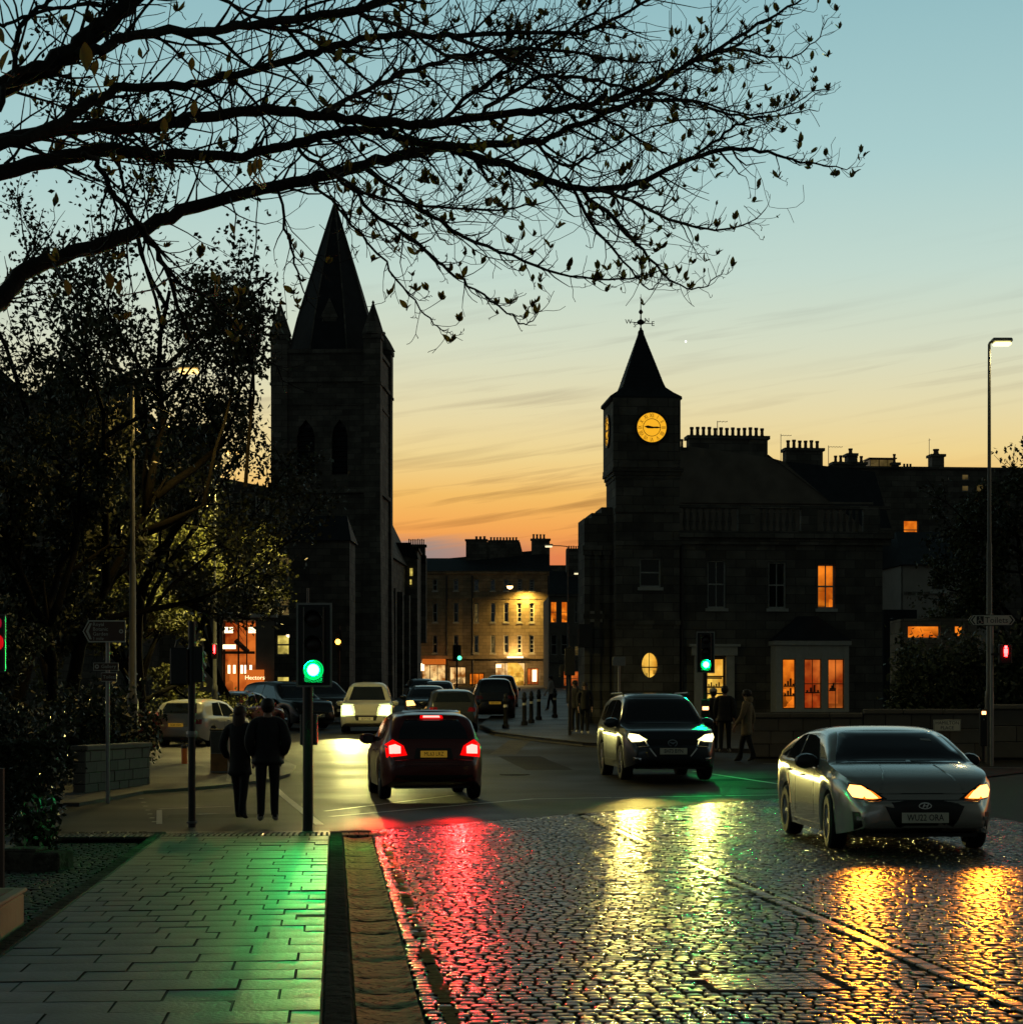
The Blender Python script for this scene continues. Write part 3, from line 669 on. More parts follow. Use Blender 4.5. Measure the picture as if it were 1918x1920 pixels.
# windows of the tower
window(bk, *ow, 'glassdark', y=-.25, bars=0, rows=2)
ovf = MB(); n = 32; rx, rz_ = .33, (ov[3] - ov[2]) / 2; zc = (ov[2] + ov[3]) / 2; xc = X(1216)
vs = []
for k in range(n):          # stone surround that turns the square hole into an oval
    a = 2 * math.pi * k / n; ca, sa = math.cos(a), math.sin(a); q = max(abs(ca), abs(sa))
    vs += [(xc + (rx - .02) * ca, -.262, zc + (rz_ - .03) * sa), (xc + (rx + .12) * ca / q, -.262, zc + (rz_ + .12) * sa / q), (xc + (rx - .02) * ca, -.02, zc + (rz_ - .03) * sa), (xc + (rx + .12) * ca / q, -.249, zc + (rz_ + .12) * sa / q)]
ovf.add(vs, [(4 * k, 4 * ((k + 1) % n), 4 * ((k + 1) % n) + 1, 4 * k + 1)[::-1] for k in range(n)] + [(4 * k, 4 * k + 2, 4 * ((k + 1) % n) + 2, 4 * ((k + 1) % n)) for k in range(n)] + [(4 * k + 1, 4 * ((k + 1) % n) + 1, 4 * ((k + 1) % n) + 3, 4 * k + 3)[::-1] for k in range(n)])
of = ovf.obj('oval_window', MT['stone'], bk)
MB().lathe([(rx, 0), (rx, .01)], 32, (xc, -.06, zc), 'y', sy=(rz_ / rx)).obj('pane', MT['room_y'], of)
b = MB(); b.box(xc - rx, xc + rx, -.10, -.07, zc - .10, zc - .055); b.box(xc - .016, xc + .016, -.099, -.071, zc - rz_, zc - .101); b.box(xc - .01, xc + .01, -.098, -.072, zc - .054, zc + rz_); b.objs('glazing_bar', MT['fitting'], of)
# main block
mx0, mx1 = tx1, X(1662); EAVE = 1008
w1 = (X(1327), X(1362), Z(1140), Z(1050)); w2 = (X(1443), X(1477), Z(1140), Z(1052)); w3 = (X(1537), X(1571), Z(1140), Z(1056)); dr = (X(1318), X(1361), Z(1336), Z(1233))
by0, by1 = X(1447), X(1585)
wall_open(bk, mx0, mx1, gl, Z(EAVE), [w1, w2, w3, dr, (by0 + .1, by1 - .1, Z(1330), Z(1220))], MT['stone'], t=.3, name='main_wall')
MB().box(mx1 - .3, mx1, .001, 9, gl, Z(EAVE)).obj('side_wall', MT['stone'], bk)
window(bk, *w1, 'glassdark', bars=1); window(bk, *w2, 'glassdark', bars=1); window(bk, *w3, 'room_o', bars=1, bw=.035)
# doorway window with a lit interior and moulded surround
b = MB(); b.box(dr[0] - .34, dr[0] - .01, -.1, -.002, gl, dr[3] + .08); b.box(dr[1] + .01, dr[1] + .34, -.1, -.002, gl, dr[3] + .08); b.box(dr[0] - .45, dr[1] + .45, -.17, -.003, dr[3] + .083, dr[3] + .42); b.box(dr[0] - .55, dr[1] + .55, -.25, -.004, dr[3] + .424, dr[3] + .52)
b.objs('door_surround', MT['trim'], bk)
w = window(bk, *dr, 'room_y', bars=0, rows=3, sill=False, frame='fitting', name='doorway_window')
b = MB()
for k, z in enumerate((.45, .95, 1.3)): b.box(dr[0] + .12, dr[1] - .1, .15, .19, dr[2] + z, dr[2] + z + .06); 
for k in range(6): b.box(dr[0] + .14 + k * .1, dr[0] + .19 + k * .1, .15, .185, dr[2] + .952 + .06, dr[2] + 1.05 + .06 * (k % 3))
b.objs('shelf', MT['ply'], w)
# cornice and balustrade
b = MB(); b.box(mx0, mx1 + .3, -.12, -.002, Z(EAVE) - .25, Z(EAVE)); b.box(mx0, mx1 + .4, -.28, .3, Z(EAVE) + .002, Z(EAVE) + .16); b.objs('cornice', MT['stone'], bk)
b = MB(); b.box(mx0, mx1 + .3, -.12, .14, Z(EAVE) + .162, Z(EAVE) + .28); b.box(mx0, mx1 + .3, -.14, .16, Z(952), Z(946)); b.objs('parapet_rail', MT['stone'], bk)
bl = MB().lathe([(.07, 0), (.05, .08), (.095, .28), (.06, .55), (.05, .72), (.075, Z(952) - Z(EAVE) - .286)], 8).mesh('baluster', True); bl.materials.append(MT['stone'])
x = mx0 + .25
piers = [X(1400), X(1520), X(1640)]
while x < mx1 + .1:
    if all(abs(x - p) > .45 for p in piers): link('baluster', bl, None, bk, (x, .01, Z(EAVE) + .281))
    x += .25
for p in piers: MB().box(p - .32, p + .32, -.13, .15, Z(EAVE) + .282, Z(952) - .002).obj('parapet_pier', MT['stone'], bk)
# flat roof behind
MB().box(tx0 + .1, mx1 - .32, .32, 9, Z(EAVE) - .3, Z(EAVE) + .1).obj('roof', MT['slate'], bk)
# bay window with its slated roof
yb = -1.0; zt, z0 = Z(1208), Z(1330)
bb = MB(); bb.box(by0, by1, yb, -.003, gl, z0 - .1); bay = bb.obj('bay_window', MT['stone'], bk)
b = MB(); b.box(by0 - .08, by1 + .08, yb - .08, -.004, zt - .05, zt + .12); b.obj('bay_cornice', MT['trim'], bay)
rb = MB(); zt2 = Z(1155); rb.add([(by0 - .1, yb - .1, zt + .122), (by1 + .1, yb - .1, zt + .122), (by1 + .1, -.005, zt + .122), (by0 - .1, -.005, zt + .122), (by0 + 1.05, -.25, zt2), (by1 - 1.05, -.25, zt2), (by1 - 1.05, -.005, zt2), (by0 + 1.05, -.005, zt2)], [(0, 1, 5, 4), (1, 2, 6, 5), (3, 0, 4, 7), (4, 5, 6, 7), (3, 2, 1, 0)])
rb.obj('bay_roof', MT['slate'], bay)
lights = [(1459, 1484), (1500, 1533), (1545, 1576)]
b = MB(); e = [by0] + [X(q) for l in lights for q in l] + [by1]
for k in range(0, len(e), 2): b.box(e[k], e[k + 1], yb, yb + .16, z0 - .098, zt - .052)
for a_, c_ in lights: b.box(X(a_), X(c_), yb + .02, yb + .14, Z(1236), zt - .053); b.box(X(a_), X(c_), yb + .01, yb + .15, z0 - .097, z0 + .02)
b.box(by0, by0 + .1, yb + .162, -.005, z0 - .098, zt - .052); b.box(by1 - .1, by1, yb + .162, -.005, z0 - .098, zt - .052)
b.obj('bay_frame', MT['trim'], bay)
for i, (a_, c_) in enumerate(lights): window(bk, X(a_) + .003, X(c_) - .003, z0 + .022, Z(1236) - .003, 'glassclear' if False else ('room_o', 'room_r', 'room_r')[i], y=yb, t=.1, bars=0 if i == 0 else 1, rows=2 if i else 1, sill=False, frame='ply', fw=.035, bw=.018)
sh = MB()
for a_, c_, zz_ in ((1462, 1482, 1288), (1462, 1482, 1306), (1503, 1530, 1300), (1548, 1560, 1296)):
    sh.box(X(a_), X(c_), yb + .06, yb + .085, Z(zz_), Z(zz_) + .05)
    for k in range(4): xx_ = X(a_) + (X(c_) - X(a_)) * (k + .3) / 4; sh.box(xx_, xx_ + .07, yb + .062, yb + .083, Z(zz_) + .052, Z(zz_) + .12 + .1 * ((k * 7) % 3))
sh.objs('shelf', MT['fitting'], bay)
# street side wing with stepped parapet, pilasters and doorway
sx0 = X(1098); b = MB(); b.box(sx0, tx0 - .002, .6, 2.6, gl, Z(990)); b.box(sx0, tx0 - .002, .6, 2.6, Z(990), Z(970)); b.box(X(1112), tx0 - .002, .62, 2.6, Z(970), Z(960)); b.box(X(1131), tx0 - .002, .63, 2.6, Z(960), Z(949)); b.obj('street_wing', MT['stone'], bk)
b = MB()
for px in (1103, 1122, 1140):
    b.box(X(px) - .11, X(px) + .11, .5, .598, gl, Z(1040)); b.box(X(px) - .17, X(px) + .17, .44, .597, Z(1040), Z(1032))
b.box(sx0 - .08, tx0, .42, .596, Z(1032) + .002, Z(1022)); b.box(sx0 - .05, tx0, .5, .596, Z(1160), Z(1150)); b.objs('pilaster', MT['stone'], bk)
MB().box(X(1108), X(1132), .52, .594, Z(1166), Z(1145)).obj('carved_panel', MT['harl'], bk)
b = MB(); b.box(X(1084), X(1108), -.1, .38, Z(1214), Z(1171)); b.obj('hanging_sign', MT['black'], bk)
# rain pipe
MB().tube([(mx0 + .12, -.1, gl), (mx0 + .12, -.1, Z(EAVE) - .3)], .06, 8).obj('rain_pipe', MT['black'], bk)

# ---- tenement gable with the long row of pots behind it
gb, g = building('gable_tenement', 1360, 97, RZ, 'tall tenement gable with a long row of chimney pots right of the clock tower', 'building')
Y0 = 0
poly = [(1262, 1300), (1262, 842), (1282, 842), (1292, 838), (1446, 858), (1468, 864), (1560, 940), (1640, 1000), (1640, 1300)]
gm = MB().prism([(g.X(a), g.Z(c)) for a, c in poly][::-1], 0, 9); gm.obj('gable_wall', MT['stone3'], gb)
chimney(gb, g.X(1291), g.X(1440), .05, .85, g.Z(860), g.Z(817), 13, .44)
chimney(gb, g.X(1274), g.X(1286), .1, .8, g.Z(850), g.Z(840), 1, .45)
aerial(gb, g.X(1347), .4, g.Z(817), .75, .5, 3)
b = MB(); b.add([(g.X(1440), -.05, g.Z(852)), (g.X(1568), -.05, g.Z(946)), (g.X(1568), 9, g.Z(946)), (g.X(1440), 9, g.Z(852))], [(0, 1, 2, 3)]); b.obj('roof', MT['slate'], gb)
MB().box(g.X(1275), g.X(1640), -.12, -.002, g.Z(944), g.Z(940)).obj('string_course', MT['stone3'], gb)
gb.children[0]

# ---- hip-roofed tenement with the six pots
sb, g = building('stack_tenement', 1510, 112, RZ, 'slate roofed tenement with a broad stack of six chimney pots', 'building')
MB().prism([(g.X(a), g.Z(c)) for a, c in [(1440, 1310), (1440, 860), (1466, 866), (1560, 882), (1640, 884), (1640, 1310)]][::-1], 0, 10).obj('wall', MT['stone'], sb)
chimney(sb, g.X(1473), g.X(1543), .1, 1.0, g.Z(884), g.Z(840), 6, .48)
aerial(sb, g.X(1466), .5, g.Z(870), 1.7, .6, 4); aerial(sb, g.X(1557), .5, g.Z(884), 1.5, .8, 5, 1)
b = MB(); b.add([(g.X(1470), -.1, g.Z(866)), (g.X(1640), -.1, g.Z(884)), (g.X(1640), -3.5, g.Z(1000)), (g.X(1560), -3.5, g.Z(1000))], [(3, 2, 1, 0)]); b.obj('roof', MT['slate'], sb)

# ---- long row on the right
lr, g = building('terrace_row', 1740, 125, RZ, 'long dark terrace on the right with a glazed rooflight and small lit windows', 'building')
wins = [(1804, 1818, 900, 888), (1804, 1818, 921, 909), (1832, 1849, 937, 907), (1692, 1720, 1012, 976)]
ops = [(g.X(a), g.X(c_), g.Z(lo), g.Z(hi)) for a, c_, lo, hi in wins]
wall_open(lr, g.X(1548), g.X(2100), 0, g.Z(880), ops, MT['stone'])
for k, o in enumerate(ops): window(lr, *o, ('room_dim', 'room_dim', 'room_dim', 'room_o')[k], rows=2 if k > 1 else 1, bars=0, sill=False, fw=.05)
MB().box(g.X(1548), g.X(2100), .31, 9, 0, g.Z(881)).obj('terrace_body', MT['stone'], lr)
MB().box(g.X(1548), g.X(2100), -.15, .4, g.Z(880) + .002, g.Z(876)).obj('parapet', MT['stone'], lr)
b = MB(); b.box(g.X(1636), g.X(1684), 1, 2.4, g.Z(876), g.Z(858)); b.box(g.X(1633), g.X(1687), .9, 2.5, g.Z(858) + .002, g.Z(856)); rl = b.obj('rooflight', MT['black'], lr)
for a_, c_ in ((1637, 1652), (1654, 1669), (1670, 1683)): MB().box(g.X(a_), g.X(c_), .975, .998, g.Z(874), g.Z(860)).obj('pane', MT['room_dim'], rl)
chimney(lr, g.X(1563), g.X(1625), .6, 1.3, g.Z(880), g.Z(866), 6, .42, skip=(2,))
chimney(lr, g.X(1590), g.X(1606), .5, 1.4, g.Z(872), g.Z(850), 1, .35, pr=.14)
chimney(lr, g.X(1676), g.X(1688), .6, 1.3, g.Z(876), g.Z(866), 1, .6)
chimney(lr, g.X(1750), g.X(1773), .4, 1.3, g.Z(880), g.Z(850), 1, .38, pr=.2)
aerial(lr, g.X(1746), .6, g.Z(878), 1.9, .05, 1)
for px in (1698, 1704, 1710): MB().cyl((g.X(px), .6, g.Z(878)), .07, .32, 6).obj('vent_pipe', MT['black'], lr)
MB().box(g.X(1817), g.X(1840), .6, 1.5, g.Z(878), g.Z(874)).obj('roof_box', MT['black'], lr)

# ---- pale house behind the shrubs
ph_, g = building('pale_house', 1765, 92, RZ, 'pale rendered house with a dark slate roof behind the shrubs at right', 'building')
w1 = (g.X(1744), g.X(1770), g.Z(1108), g.Z(1067)); w2 = (g.X(1712), g.X(1724), g.Z(1145), g.Z(1126))
wall_open(ph_, g.X(1690), g.X(1850), 0, g.Z(1058), [w1], MT['harl']); window(ph_, *w1, 'glassdark', bars=0)
MB().box(g.X(1690), g.X(1850), .31, 7, 0, g.Z(1059)).obj('house_body', MT['harl'], ph_)
MB().box(g.X(1692), g.X(1850), -.06, -.002, g.Z(1115), g.Z(1110)).obj('string_course', MT['stone'], ph_)
b = MB(); b.add([(g.X(1684), -.3, g.Z(1060)), (g.X(1856), -.3, g.Z(1060)), (g.X(1846), 3.6, g.Z(985)), (g.X(1718), 3.6, g.Z(985)), (g.X(1684), 7.4, g.Z(1060)), (g.X(1856), 7.4, g.Z(1060))], [(0, 1, 2, 3), (1, 5, 2), (4, 0, 3), (5, 4, 3, 2), (0, 4, 5, 1)]); b.obj('roof', MT['slate'], ph_)
b = MB(); b.box(-.002 + g.X(1640), g.X(1702), -1.2, 1, 0, g.Z(1146)); b.obj('outbuilding', MT['slate'], ph_)

# ---- church with broach spire
chh, g = building('church', 611, 125, R(-3.2), 'black silhouetted church with a tall spire and corner pinnacles', 'church')
X, Z = g.X, g.Z
hw = (X(714) - X(508)) / 2; cxm = 0.; z_top = Z(650)
tw = MB(); l2 = [(X(556), X(590), Z(890), Z(785)), (X(622), X(652), Z(890), Z(785))]
wall_open(chh, -hw + .15, hw - .15, 0, Z(655), l2, MT['stone'], y=.15, t=.7, name='tower_wall')
b = MB(); b.box(-hw + .15, hw - .15, .852, 2 * hw - .15, 0, Z(656)); b.obj('tower_body', MT['stone'], chh)
MB().box(-hw + .15, hw - .15, .846, .85, Z(900), Z(775)).obj('louvre', MT['black'], chh)
for o in l2:            # pointed louvre openings
    b = MB(); xm = (o[0] + o[1]) / 2; w_ = (o[1] - o[0]) / 2
    b.prism([(o[0] - .002, o[3] + .05), (o[0] - .002, o[3] - 1.1), (xm - w_ * .75, o[3] - .55), (xm, o[3] - .05), (xm, o[3] + .05)], .152, .5); b.prism([(o[1] + .002, o[3] + .05), (xm, o[3] + .05), (xm, o[3] - .05), (xm + w_ * .75, o[3] - .55), (o[1] + .002, o[3] - 1.1)], .153, .5)
    b.objs('tracery', MT['stone'], chh)
    for k in range(9): z = o[2] + .2 + k * .32; MB().add([(o[0], .35, z), (o[1], .35, z), (o[1], .62, z + .22), (o[0], .62, z + .22)], [(0, 1, 2, 3)]).obj('louvre_blade', MT['slate'], chh)
b = MB()
for py, e, h in ((716, .12, .22), (760, .06, .15), (925, .14, .25), (662, .1, .25)): b.box(-hw + .15 - e, hw - .15 + e, .15 - e, 2 * hw - .15 + e, Z(py), Z(py) + h)
b.objs('string_course', MT['stone'], chh)
# buttresses at the corners and their pinnacles
for i, (sx, yy_, top) in enumerate(((-1, 0., 562), (1, 0., 562), (1, 2 * hw - 1.0, 588), (-1, 2 * hw - 1.0, 590))):
    x0 = -hw if sx < 0 else hw - 1.0
    b = MB(); b.box(x0 - .0, x0 + 1.0, yy_, yy_ + 1.0, 0, Z(722)); b.box(x0 - .02, x0 + 1.02, yy_ - .02, yy_ + 1.02, Z(722) + .002, Z(630)); b.box(x0 - .07, x0 + 1.07, yy_ - .07, yy_ + 1.07, Z(722) + .004, Z(717)); b.box(x0 - .09, x0 + 1.09, yy_ - .09, yy_ + 1.09, Z(636), Z(628))
    b.box(x0 - .12, x0 + 1.12, yy_ - .12, yy_ + 1.12, 0, Z(1030), taper=.1)
    bt = b.obj('buttress', MT['stone'], chh)
    pn = MB(); pn.lathe([(.74, Z(627)), (.72, Z(627) + .05), (.40, Z(627) + (Z(top) - Z(627)) * .48), (.07, Z(top) - .2), (.10, Z(top) - .12), (.02, Z(top))], 8, (x0 + .5, yy_ + .5, 0), a0=R(22.5)); pn.obj('pinnacle', MT['stone'], chh)
# spire: square base broached into an octagon
b = MB(); yc = hw; zb = Z(655); hs = (X(690) - X(540)) / 2; sx_ = X(606)
prof = [(hs, zb), (hs * .80, zb + (Z(359) - zb) * .24), (hs * .60, zb + (Z(359) - zb) * .44), (hs * .30, zb + (Z(359) - zb) * .73), (.05, Z(359))]
b.lathe([(r * 1.22, z) for r, z in prof], 8, (sx_ + .25, yc, 0), a0=R(22.5)); sp = b.obj('spire', MT['slate'], chh)
b = MB(); 
for k in range(8):
    a = R(22.5 + 45 * k); b.tube([(sx_ + .25 + r * 1.22 * math.cos(a), yc + r * 1.22 * math.sin(a), z) for r, z in prof], .06, 4)
b.objs('spire_rib', MT['stone'], chh)
for k in (6,):
    a = R(45 * k); rr_ = hs * .72; z = zb + (Z(359) - zb) * .2
    b = MB(); b.box(sx_ + .25 - .45, sx_ + .25 + .45, yc - rr_ - .55, yc - rr_ + .8, z - 1.3, z + .2); b.prism([(sx_ + .25 - .55, z + .2), (sx_ + .25 + .55, z + .2), (sx_ + .25, z + 1.4)], yc - rr_ - .6, yc - rr_ + 1.4); b.obj('lucarne', MT['stone'], chh)
MB().lathe([(.04, 0), (.04, .7), (.12, .75), (.04, .85), (.015, 1.2)], 8, (sx_ + .25, yc, Z(359))).obj('finial', MT['black'], chh)
# nave along the street behind the tower
b = MB(); b.box(-hw + .8, hw - 1.2, 2 * hw, 2 * hw + 24, 0, Z(1010)); b.prism([(-hw + .6, Z(1010)), (hw - 1.0, Z(1010)), (-.2, Z(850))], 2 * hw + .02, 2 * hw + 24); b.obj('nave', MT['stone'], chh)
for k in range(5): MB().box(hw - 1.2, hw - .55, 2 * hw + 2 + k * 4.4, 2 * hw + 2.8 + k * 4.4, 0, Z(1080)).obj('buttress', MT['stone'], chh)

# ---- low hall in front of the church with the lit stair windows
hl, g = building('church_hall', 580, 108, R(-2), 'plain dark stone hall below the church with a column of lit windows', 'building')
X, Z = g.X, g.Z
rowsw = [(1083, 1044, 'room_dim'), (1155, 1118, 'room_dim'), (1228, 1190, 'room_green'), (1295, 1268, 'room_green')]
ops = [(X(519), X(543), Z(lo), Z(hi)) for lo, hi, _ in rowsw]
wall_open(hl, X(492), X(655), 0, Z(1012), ops, MT['stone'])
for o, (_, _, m_) in zip(ops, rowsw): window(hl, *o, m_, rows=2, bars=0, sill=False, fw=.05, bw=.05)
lb = MB().lathe([(.0, -.1), (.11, -.04), (.13, .0), (.11, .05), (0, .1)], 8, (X(541), .12, Z(1192))); lb.objs('ceiling_lamp', MT['hot'], hl)
MB().box(X(492), X(655), .31, 3, 0, Z(1012)).obj('hall_body', MT['stone'], hl)
b = MB(); b.add([(X(488), -.2, Z(1014)), (X(660), -.2, Z(1014)), (X(645), 1.6, Z(962)), (X(560), 1.6, Z(962)), (X(488), 3.2, Z(1014)), (X(660), 3.2, Z(1014))], [(0, 1, 2, 3), (1, 5, 2), (4, 0, 3), (5, 4, 3, 2), (0, 4, 5, 1)]); b.obj('roof', MT['slate'], hl)

# ---- dark tenements behind the trees on the left
lt, g = building('left_tenement', 120, 96, R(4), 'dark gabled tenement hidden behind the trees at far left', 'building')
X, Z = g.X, g.Z
b = MB(); b.box(X(-200), X(250), 0, 12, 0, Z(745)); b.obj('wall', MT['stone'], lt)
b = MB()
for a_, c_, e in ((-60, 60, 690), (60, 180, 700), (180, 258, 715)): b.prism([(X(a_), Z(745)), (X(c_), Z(745)), (X((a_ + c_) / 2), Z(e))], -.2, 11)
b.obj('roof', MT['slate'], lt)
chimney(lt, X(196), X(250), 1, 2, Z(745), Z(715), 4, .6)
lt2, g = building('corner_tenement', 400, 112, R(3), 'dark corner tenement rising behind the lit leafy tree', 'building')
X, Z = g.X, g.Z
b = MB(); b.box(X(238), X(408), 0, 2, 0, Z(805)); b.box(X(408) + .002, X(516), .3, 3, 0, Z(915)); b.prism([(X(408) + .003, Z(915)), (X(516), Z(915)), (X(408) + .003, Z(893))], .3, 3); b.box(X(236), X(411), -.15, 2.1, Z(805) + .002, Z(799)); b.obj('wall', MT['stone'], lt2)
for k in range(5):
    for j in range(4): window(lt2, X(428 + k * 17), X(436 + k * 17), Z(1120 - j * 52), Z(1085 - j * 52), 'glassdark', y=.1, t=.19, sill=False, bars=0)

b = MB(); b.box(X(262), X(283), -.05, -.005, Z(1287), Z(1150)); b.obj('lit_stair_window', MT['room_green'], lt2)

# ---- bar with the red lit front
br, g = building('bar_front', 425, 88, R(2), 'single storey bar front glowing red and orange with a lit hanging sign', 'building')
X, Z = g.X, g.Z
zf = Z(1158)
op = (X(416), X(480), .05, Z(1163))
wall_open(br, X(330), X(515), 0, zf, [op], MT['stone3'], t=.25, name='shop_wall')
MB().box(X(326), X(520), -.25, .3, zf + .002, zf + .22).obj('cornice', MT['trim'], br)
MB().box(X(330), X(470), 3.5, 8, 0, zf).obj('shop_body', MT['stone'], br)
MB().add([(X(412), 2.6, 0), (X(484), 2.6, 0), (X(484), 2.6, Z(1150)), (X(412), 2.6, Z(1150))], [(0, 1, 2, 3)]).obj('interior', MT['room_r'], br)
b = MB(); b.box(X(412), X(484), .26, 2.58, zf - .12, zf - .02); b.obj('ceiling', MT['fitting'], br)
b = MB()
for a_, c_, lo, hi in ((419, 435, 1186, 1175), (464, 479, 1186, 1175), (416, 440, 1216, 1208)): b.box(X(a_), X(c_), .6, .7, Z(lo), Z(hi))
for px in (425, 435, 449, 456, 466, 478): b.box(X(px) - .05, X(px) + .05, 1.2, 1.3, Z(1262), Z(1246))
b.objs('ceiling_lamp', MT['hot'], br)
b = MB(); b.box(X(416), X(418), .1, .2, 0, Z(1163)); b.box(X(446), X(449), .1, .2, 0, Z(1163)); b.box(X(462), X(464), .1, .2, 0, Z(1163)); b.box(X(418), X(478), .1, .2, Z(1226), Z(1221)); b.box(X(418), X(478), .3, 1., .0, 1.1); b.tube([(X(440), .5, Z(1200)), (X(464), .5, Z(1222))], .12, 6); b.objs('shop_frame', MT['fitting'], br)
sg = MB(); sg.box(X(464), X(497), -.35, -.22, Z(1290), Z(1256)); so = sg.obj('hanging_sign', MT['sign_lit'], br)
me = text_mesh('Hectors', .26, 'sign_lettering', .01); me.materials.append(MT['sign_letters']); link('sign_lettering', me, None, so, (X(480), -.37, Z(1271)))
# iron railings along the bar front
rl_, g2 = building('railing', 425, 84, R(2), 'black spiked iron railing in front of the bar', 'railing')
bm_ = MB().lathe([(.012, 0), (.012, 1.15), (.028, 1.18), (.0, 1.32)], 5).mesh('rail_bar'); bm_.materials.append(MT['black'])
for k in range(44): link('rail_bar', bm_, None, rl_, (g2.X(330) + k * .1, 0, 0))
b = MB(); b.box(g2.X(330), g2.X(330) + 4.35, -.015, .015, 1.04, 1.07); b.box(g2.X(330), g2.X(330) + 4.35, -.015, .015, .12, .15); b.obj('rail', MT['black'], rl_)

# ---- the far tenement that closes the street
ft, g = building('street_end_tenement', 905, 205, R(0), 'sandstone tenement closing the street, lit yellow by a wall lamp above bright shops', 'building')
X, Z = g.X, g.Z
ops = []; kinds = []
for px in (853,): 
    pass
cols1 = [816, 855]; cols2 = [893, 924, 949, 974, 997]
for rowz, (lo, hi) in enumerate(((1225, 1191), (1167, 1131), (1108, 1086))):
    for px in cols1 + cols2: ops.append((X(px) - .24, X(px) + .24, Z(lo), Z(hi))); kinds.append('glassdark')
shops = [(791, 836, 1288, 1246, 'room_shop'), (843, 874, 1290, 1250, 'room_shop'), (880, 908, 1290, 1262, 'room_o'), (928, 985, 1290, 1242, 'room_shop'), (988, 1010, 1287, 1252, 'room_r')]
sops = [(X(a_), X(c_), max(.1, Z(lo)), Z(hi)) for a_, c_, lo, hi, _ in shops]
wall_open(ft, X(780), X(1030), 0, Z(1076), ops + sops, MT['stone2'], t=.35)
for i, o in enumerate(ops):
    w = window(ft, *o, 'glassdark' if i not in (9, 3) else 'room_dim', rows=4 if (i % 7) in (5, 6) else 2, bars=0, fw=.09, bw=.04, t=.22)
for o, sp_ in zip(sops, shops):
    w = window(ft, *o, sp_[4], rows=1, bars=2, sill=False, frame='fitting', fw=.08, bw=.06, name='shopfront')
MB().box(X(780), X(1030), .36, 10, 0, Z(1077)).obj('tenement_body', MT['stone2'], ft)
b = MB(); b.box(X(778), X(1032), -.22, .3, Z(1076) + .002, Z(1071)); b.box(X(780), X(1030), -.1, -.002, Z(1124), Z(1120)); b.box(X(780), X(1030), -.25, -.003, Z(1236), Z(1229)); b.objs('cornice', MT['stone2'], ft)
b = MB()
for px in (838, 886, 1028, 783): b.tube([(X(px), -.1, 0), (X(px), -.1, Z(1080))], .09, 6)
b.objs('rain_pipe', MT['black'], ft)
b = MB(); b.box(X(793), X(836), -1.0, -.26, Z(1246), Z(1236)); b.obj('awning', mat('orange awning', (.5, .12, .02), .6, emit=(.9, .2, .02), estr=.5), ft)  # lit look of the awning comes from emission in its material
b = MB(); b.prism([(X(952), Z(1288)), (X(982), Z(1288)), (X(982), Z(1258)), (X(978), Z(1249)), (X(970), Z(1243)), (X(952), Z(1243))], -.08, -.02); b.obj('lit_window_panel', MT['room_y'], ft)
b = MB(); b.box(X(789), X(796), -.4, -.2, Z(1258), Z(1244)); b.box(X(998), X(1006), -.3, -.1, Z(1278), Z(1256)); b.box(X(930), X(940), -.3, -.1, Z(1252), Z(1246)); b.objs('lit_sign', MT['hot'], ft)
b = MB(); b.box(X(951), X(981), -.5, -.26, Z(1234), Z(1231)); b.obj('lit_fascia', MT['hot'], ft)
b = MB(); b.add([(X(776), -.3, Z(1072)), (X(1036), -.3, Z(1072)), (X(1020), 5, Z(1024)), (X(840), 5, Z(1040)), (X(776), 10.3, Z(1072)), (X(1036), 10.3, Z(1072)), (X(790), 5, Z(1040))], [(0, 1, 2, 3, 6), (1, 5, 2), (4, 0, 6), (5, 4, 6, 3, 2)]); b.obj('roof', MT['slate'], ft)
chimney(ft, X(872), X(912), 4, 5, Z(1060), Z(1005), 5, .34, skip=(0, 1)); chimney(ft, X(916), X(972), 4, 5, Z(1060), Z(1007), 9, .34); chimney(ft, X(997), X(1032), 4, 5, Z(1060), Z(1004), 5, .5, skip=(4,))
b = MB(); b.prism([(X(872), Z(1050)), (X(985), Z(1050)), (X(975), Z(1010)), (X(874), Z(1010))], 4.1, 5.2); b.obj('gable_head', MT['stone'], ft)
lmp = MB(); lmp.box(X(983), X(987), -1.2, -.2, Z(1109), Z(1106)); wl = lmp.obj('wall_lamp', MT['black'], ft)
lamp('wall_lamp_light', 'SPOT', (X(985), -1.1, Z(1110)), (1, .62, .12), 2200, ft, .15, (R(18), 0, 0), R(165), 1.)
lamp('shop_lamp_light', 'POINT', (X(966), -1.0, Z(1224)), (1, .6, .2), 220, ft, .1)

# ---- right hand tenement at the street end and the flank of the street
rt, g = building('street_side_tenement', 1060, 182, R(2), 'narrow tenement with two lit upper windows beside the dark street wing', 'building')
X, Z = g.X, g.Z
ops = [(X(1032), X(1044), Z(1168), Z(1128)), (X(1052), X(1064), Z(1168), Z(1128)), (X(1077), X(1083), Z(1168), Z(1128)), (X(1033), X(1044), Z(1228), Z(1190)), (X(1052), X(1064), Z(1228), Z(1190)), (X(1077), X(1086), Z(1230), Z(1211)), (X(1056), X(1086), Z(1287), Z(1258))]
wall_open(rt, X(1029), X(1094), 0, Z(1118), ops, MT['stone3'])
for k, o in enumerate(ops): window(rt, *o, ('room_o', 'room_o', 'glassdark', 'glassdark', 'glassdark', 'room_dim', 'room_r')[k], bars=0, rows=2, fw=.06, sill=False)
MB().box(X(1029), X(1094), .31, 10, 0, Z(1118)).obj('tenement_body', MT['stone3'], rt)
b = MB(); b.box(X(1028), X(1094), -.2, .3, Z(1118) + .002, Z(1114)); b.box(X(1029), X(1094), -.15, -.002, Z(1243), Z(1238)); b.objs('cornice', MT['stone'], rt)
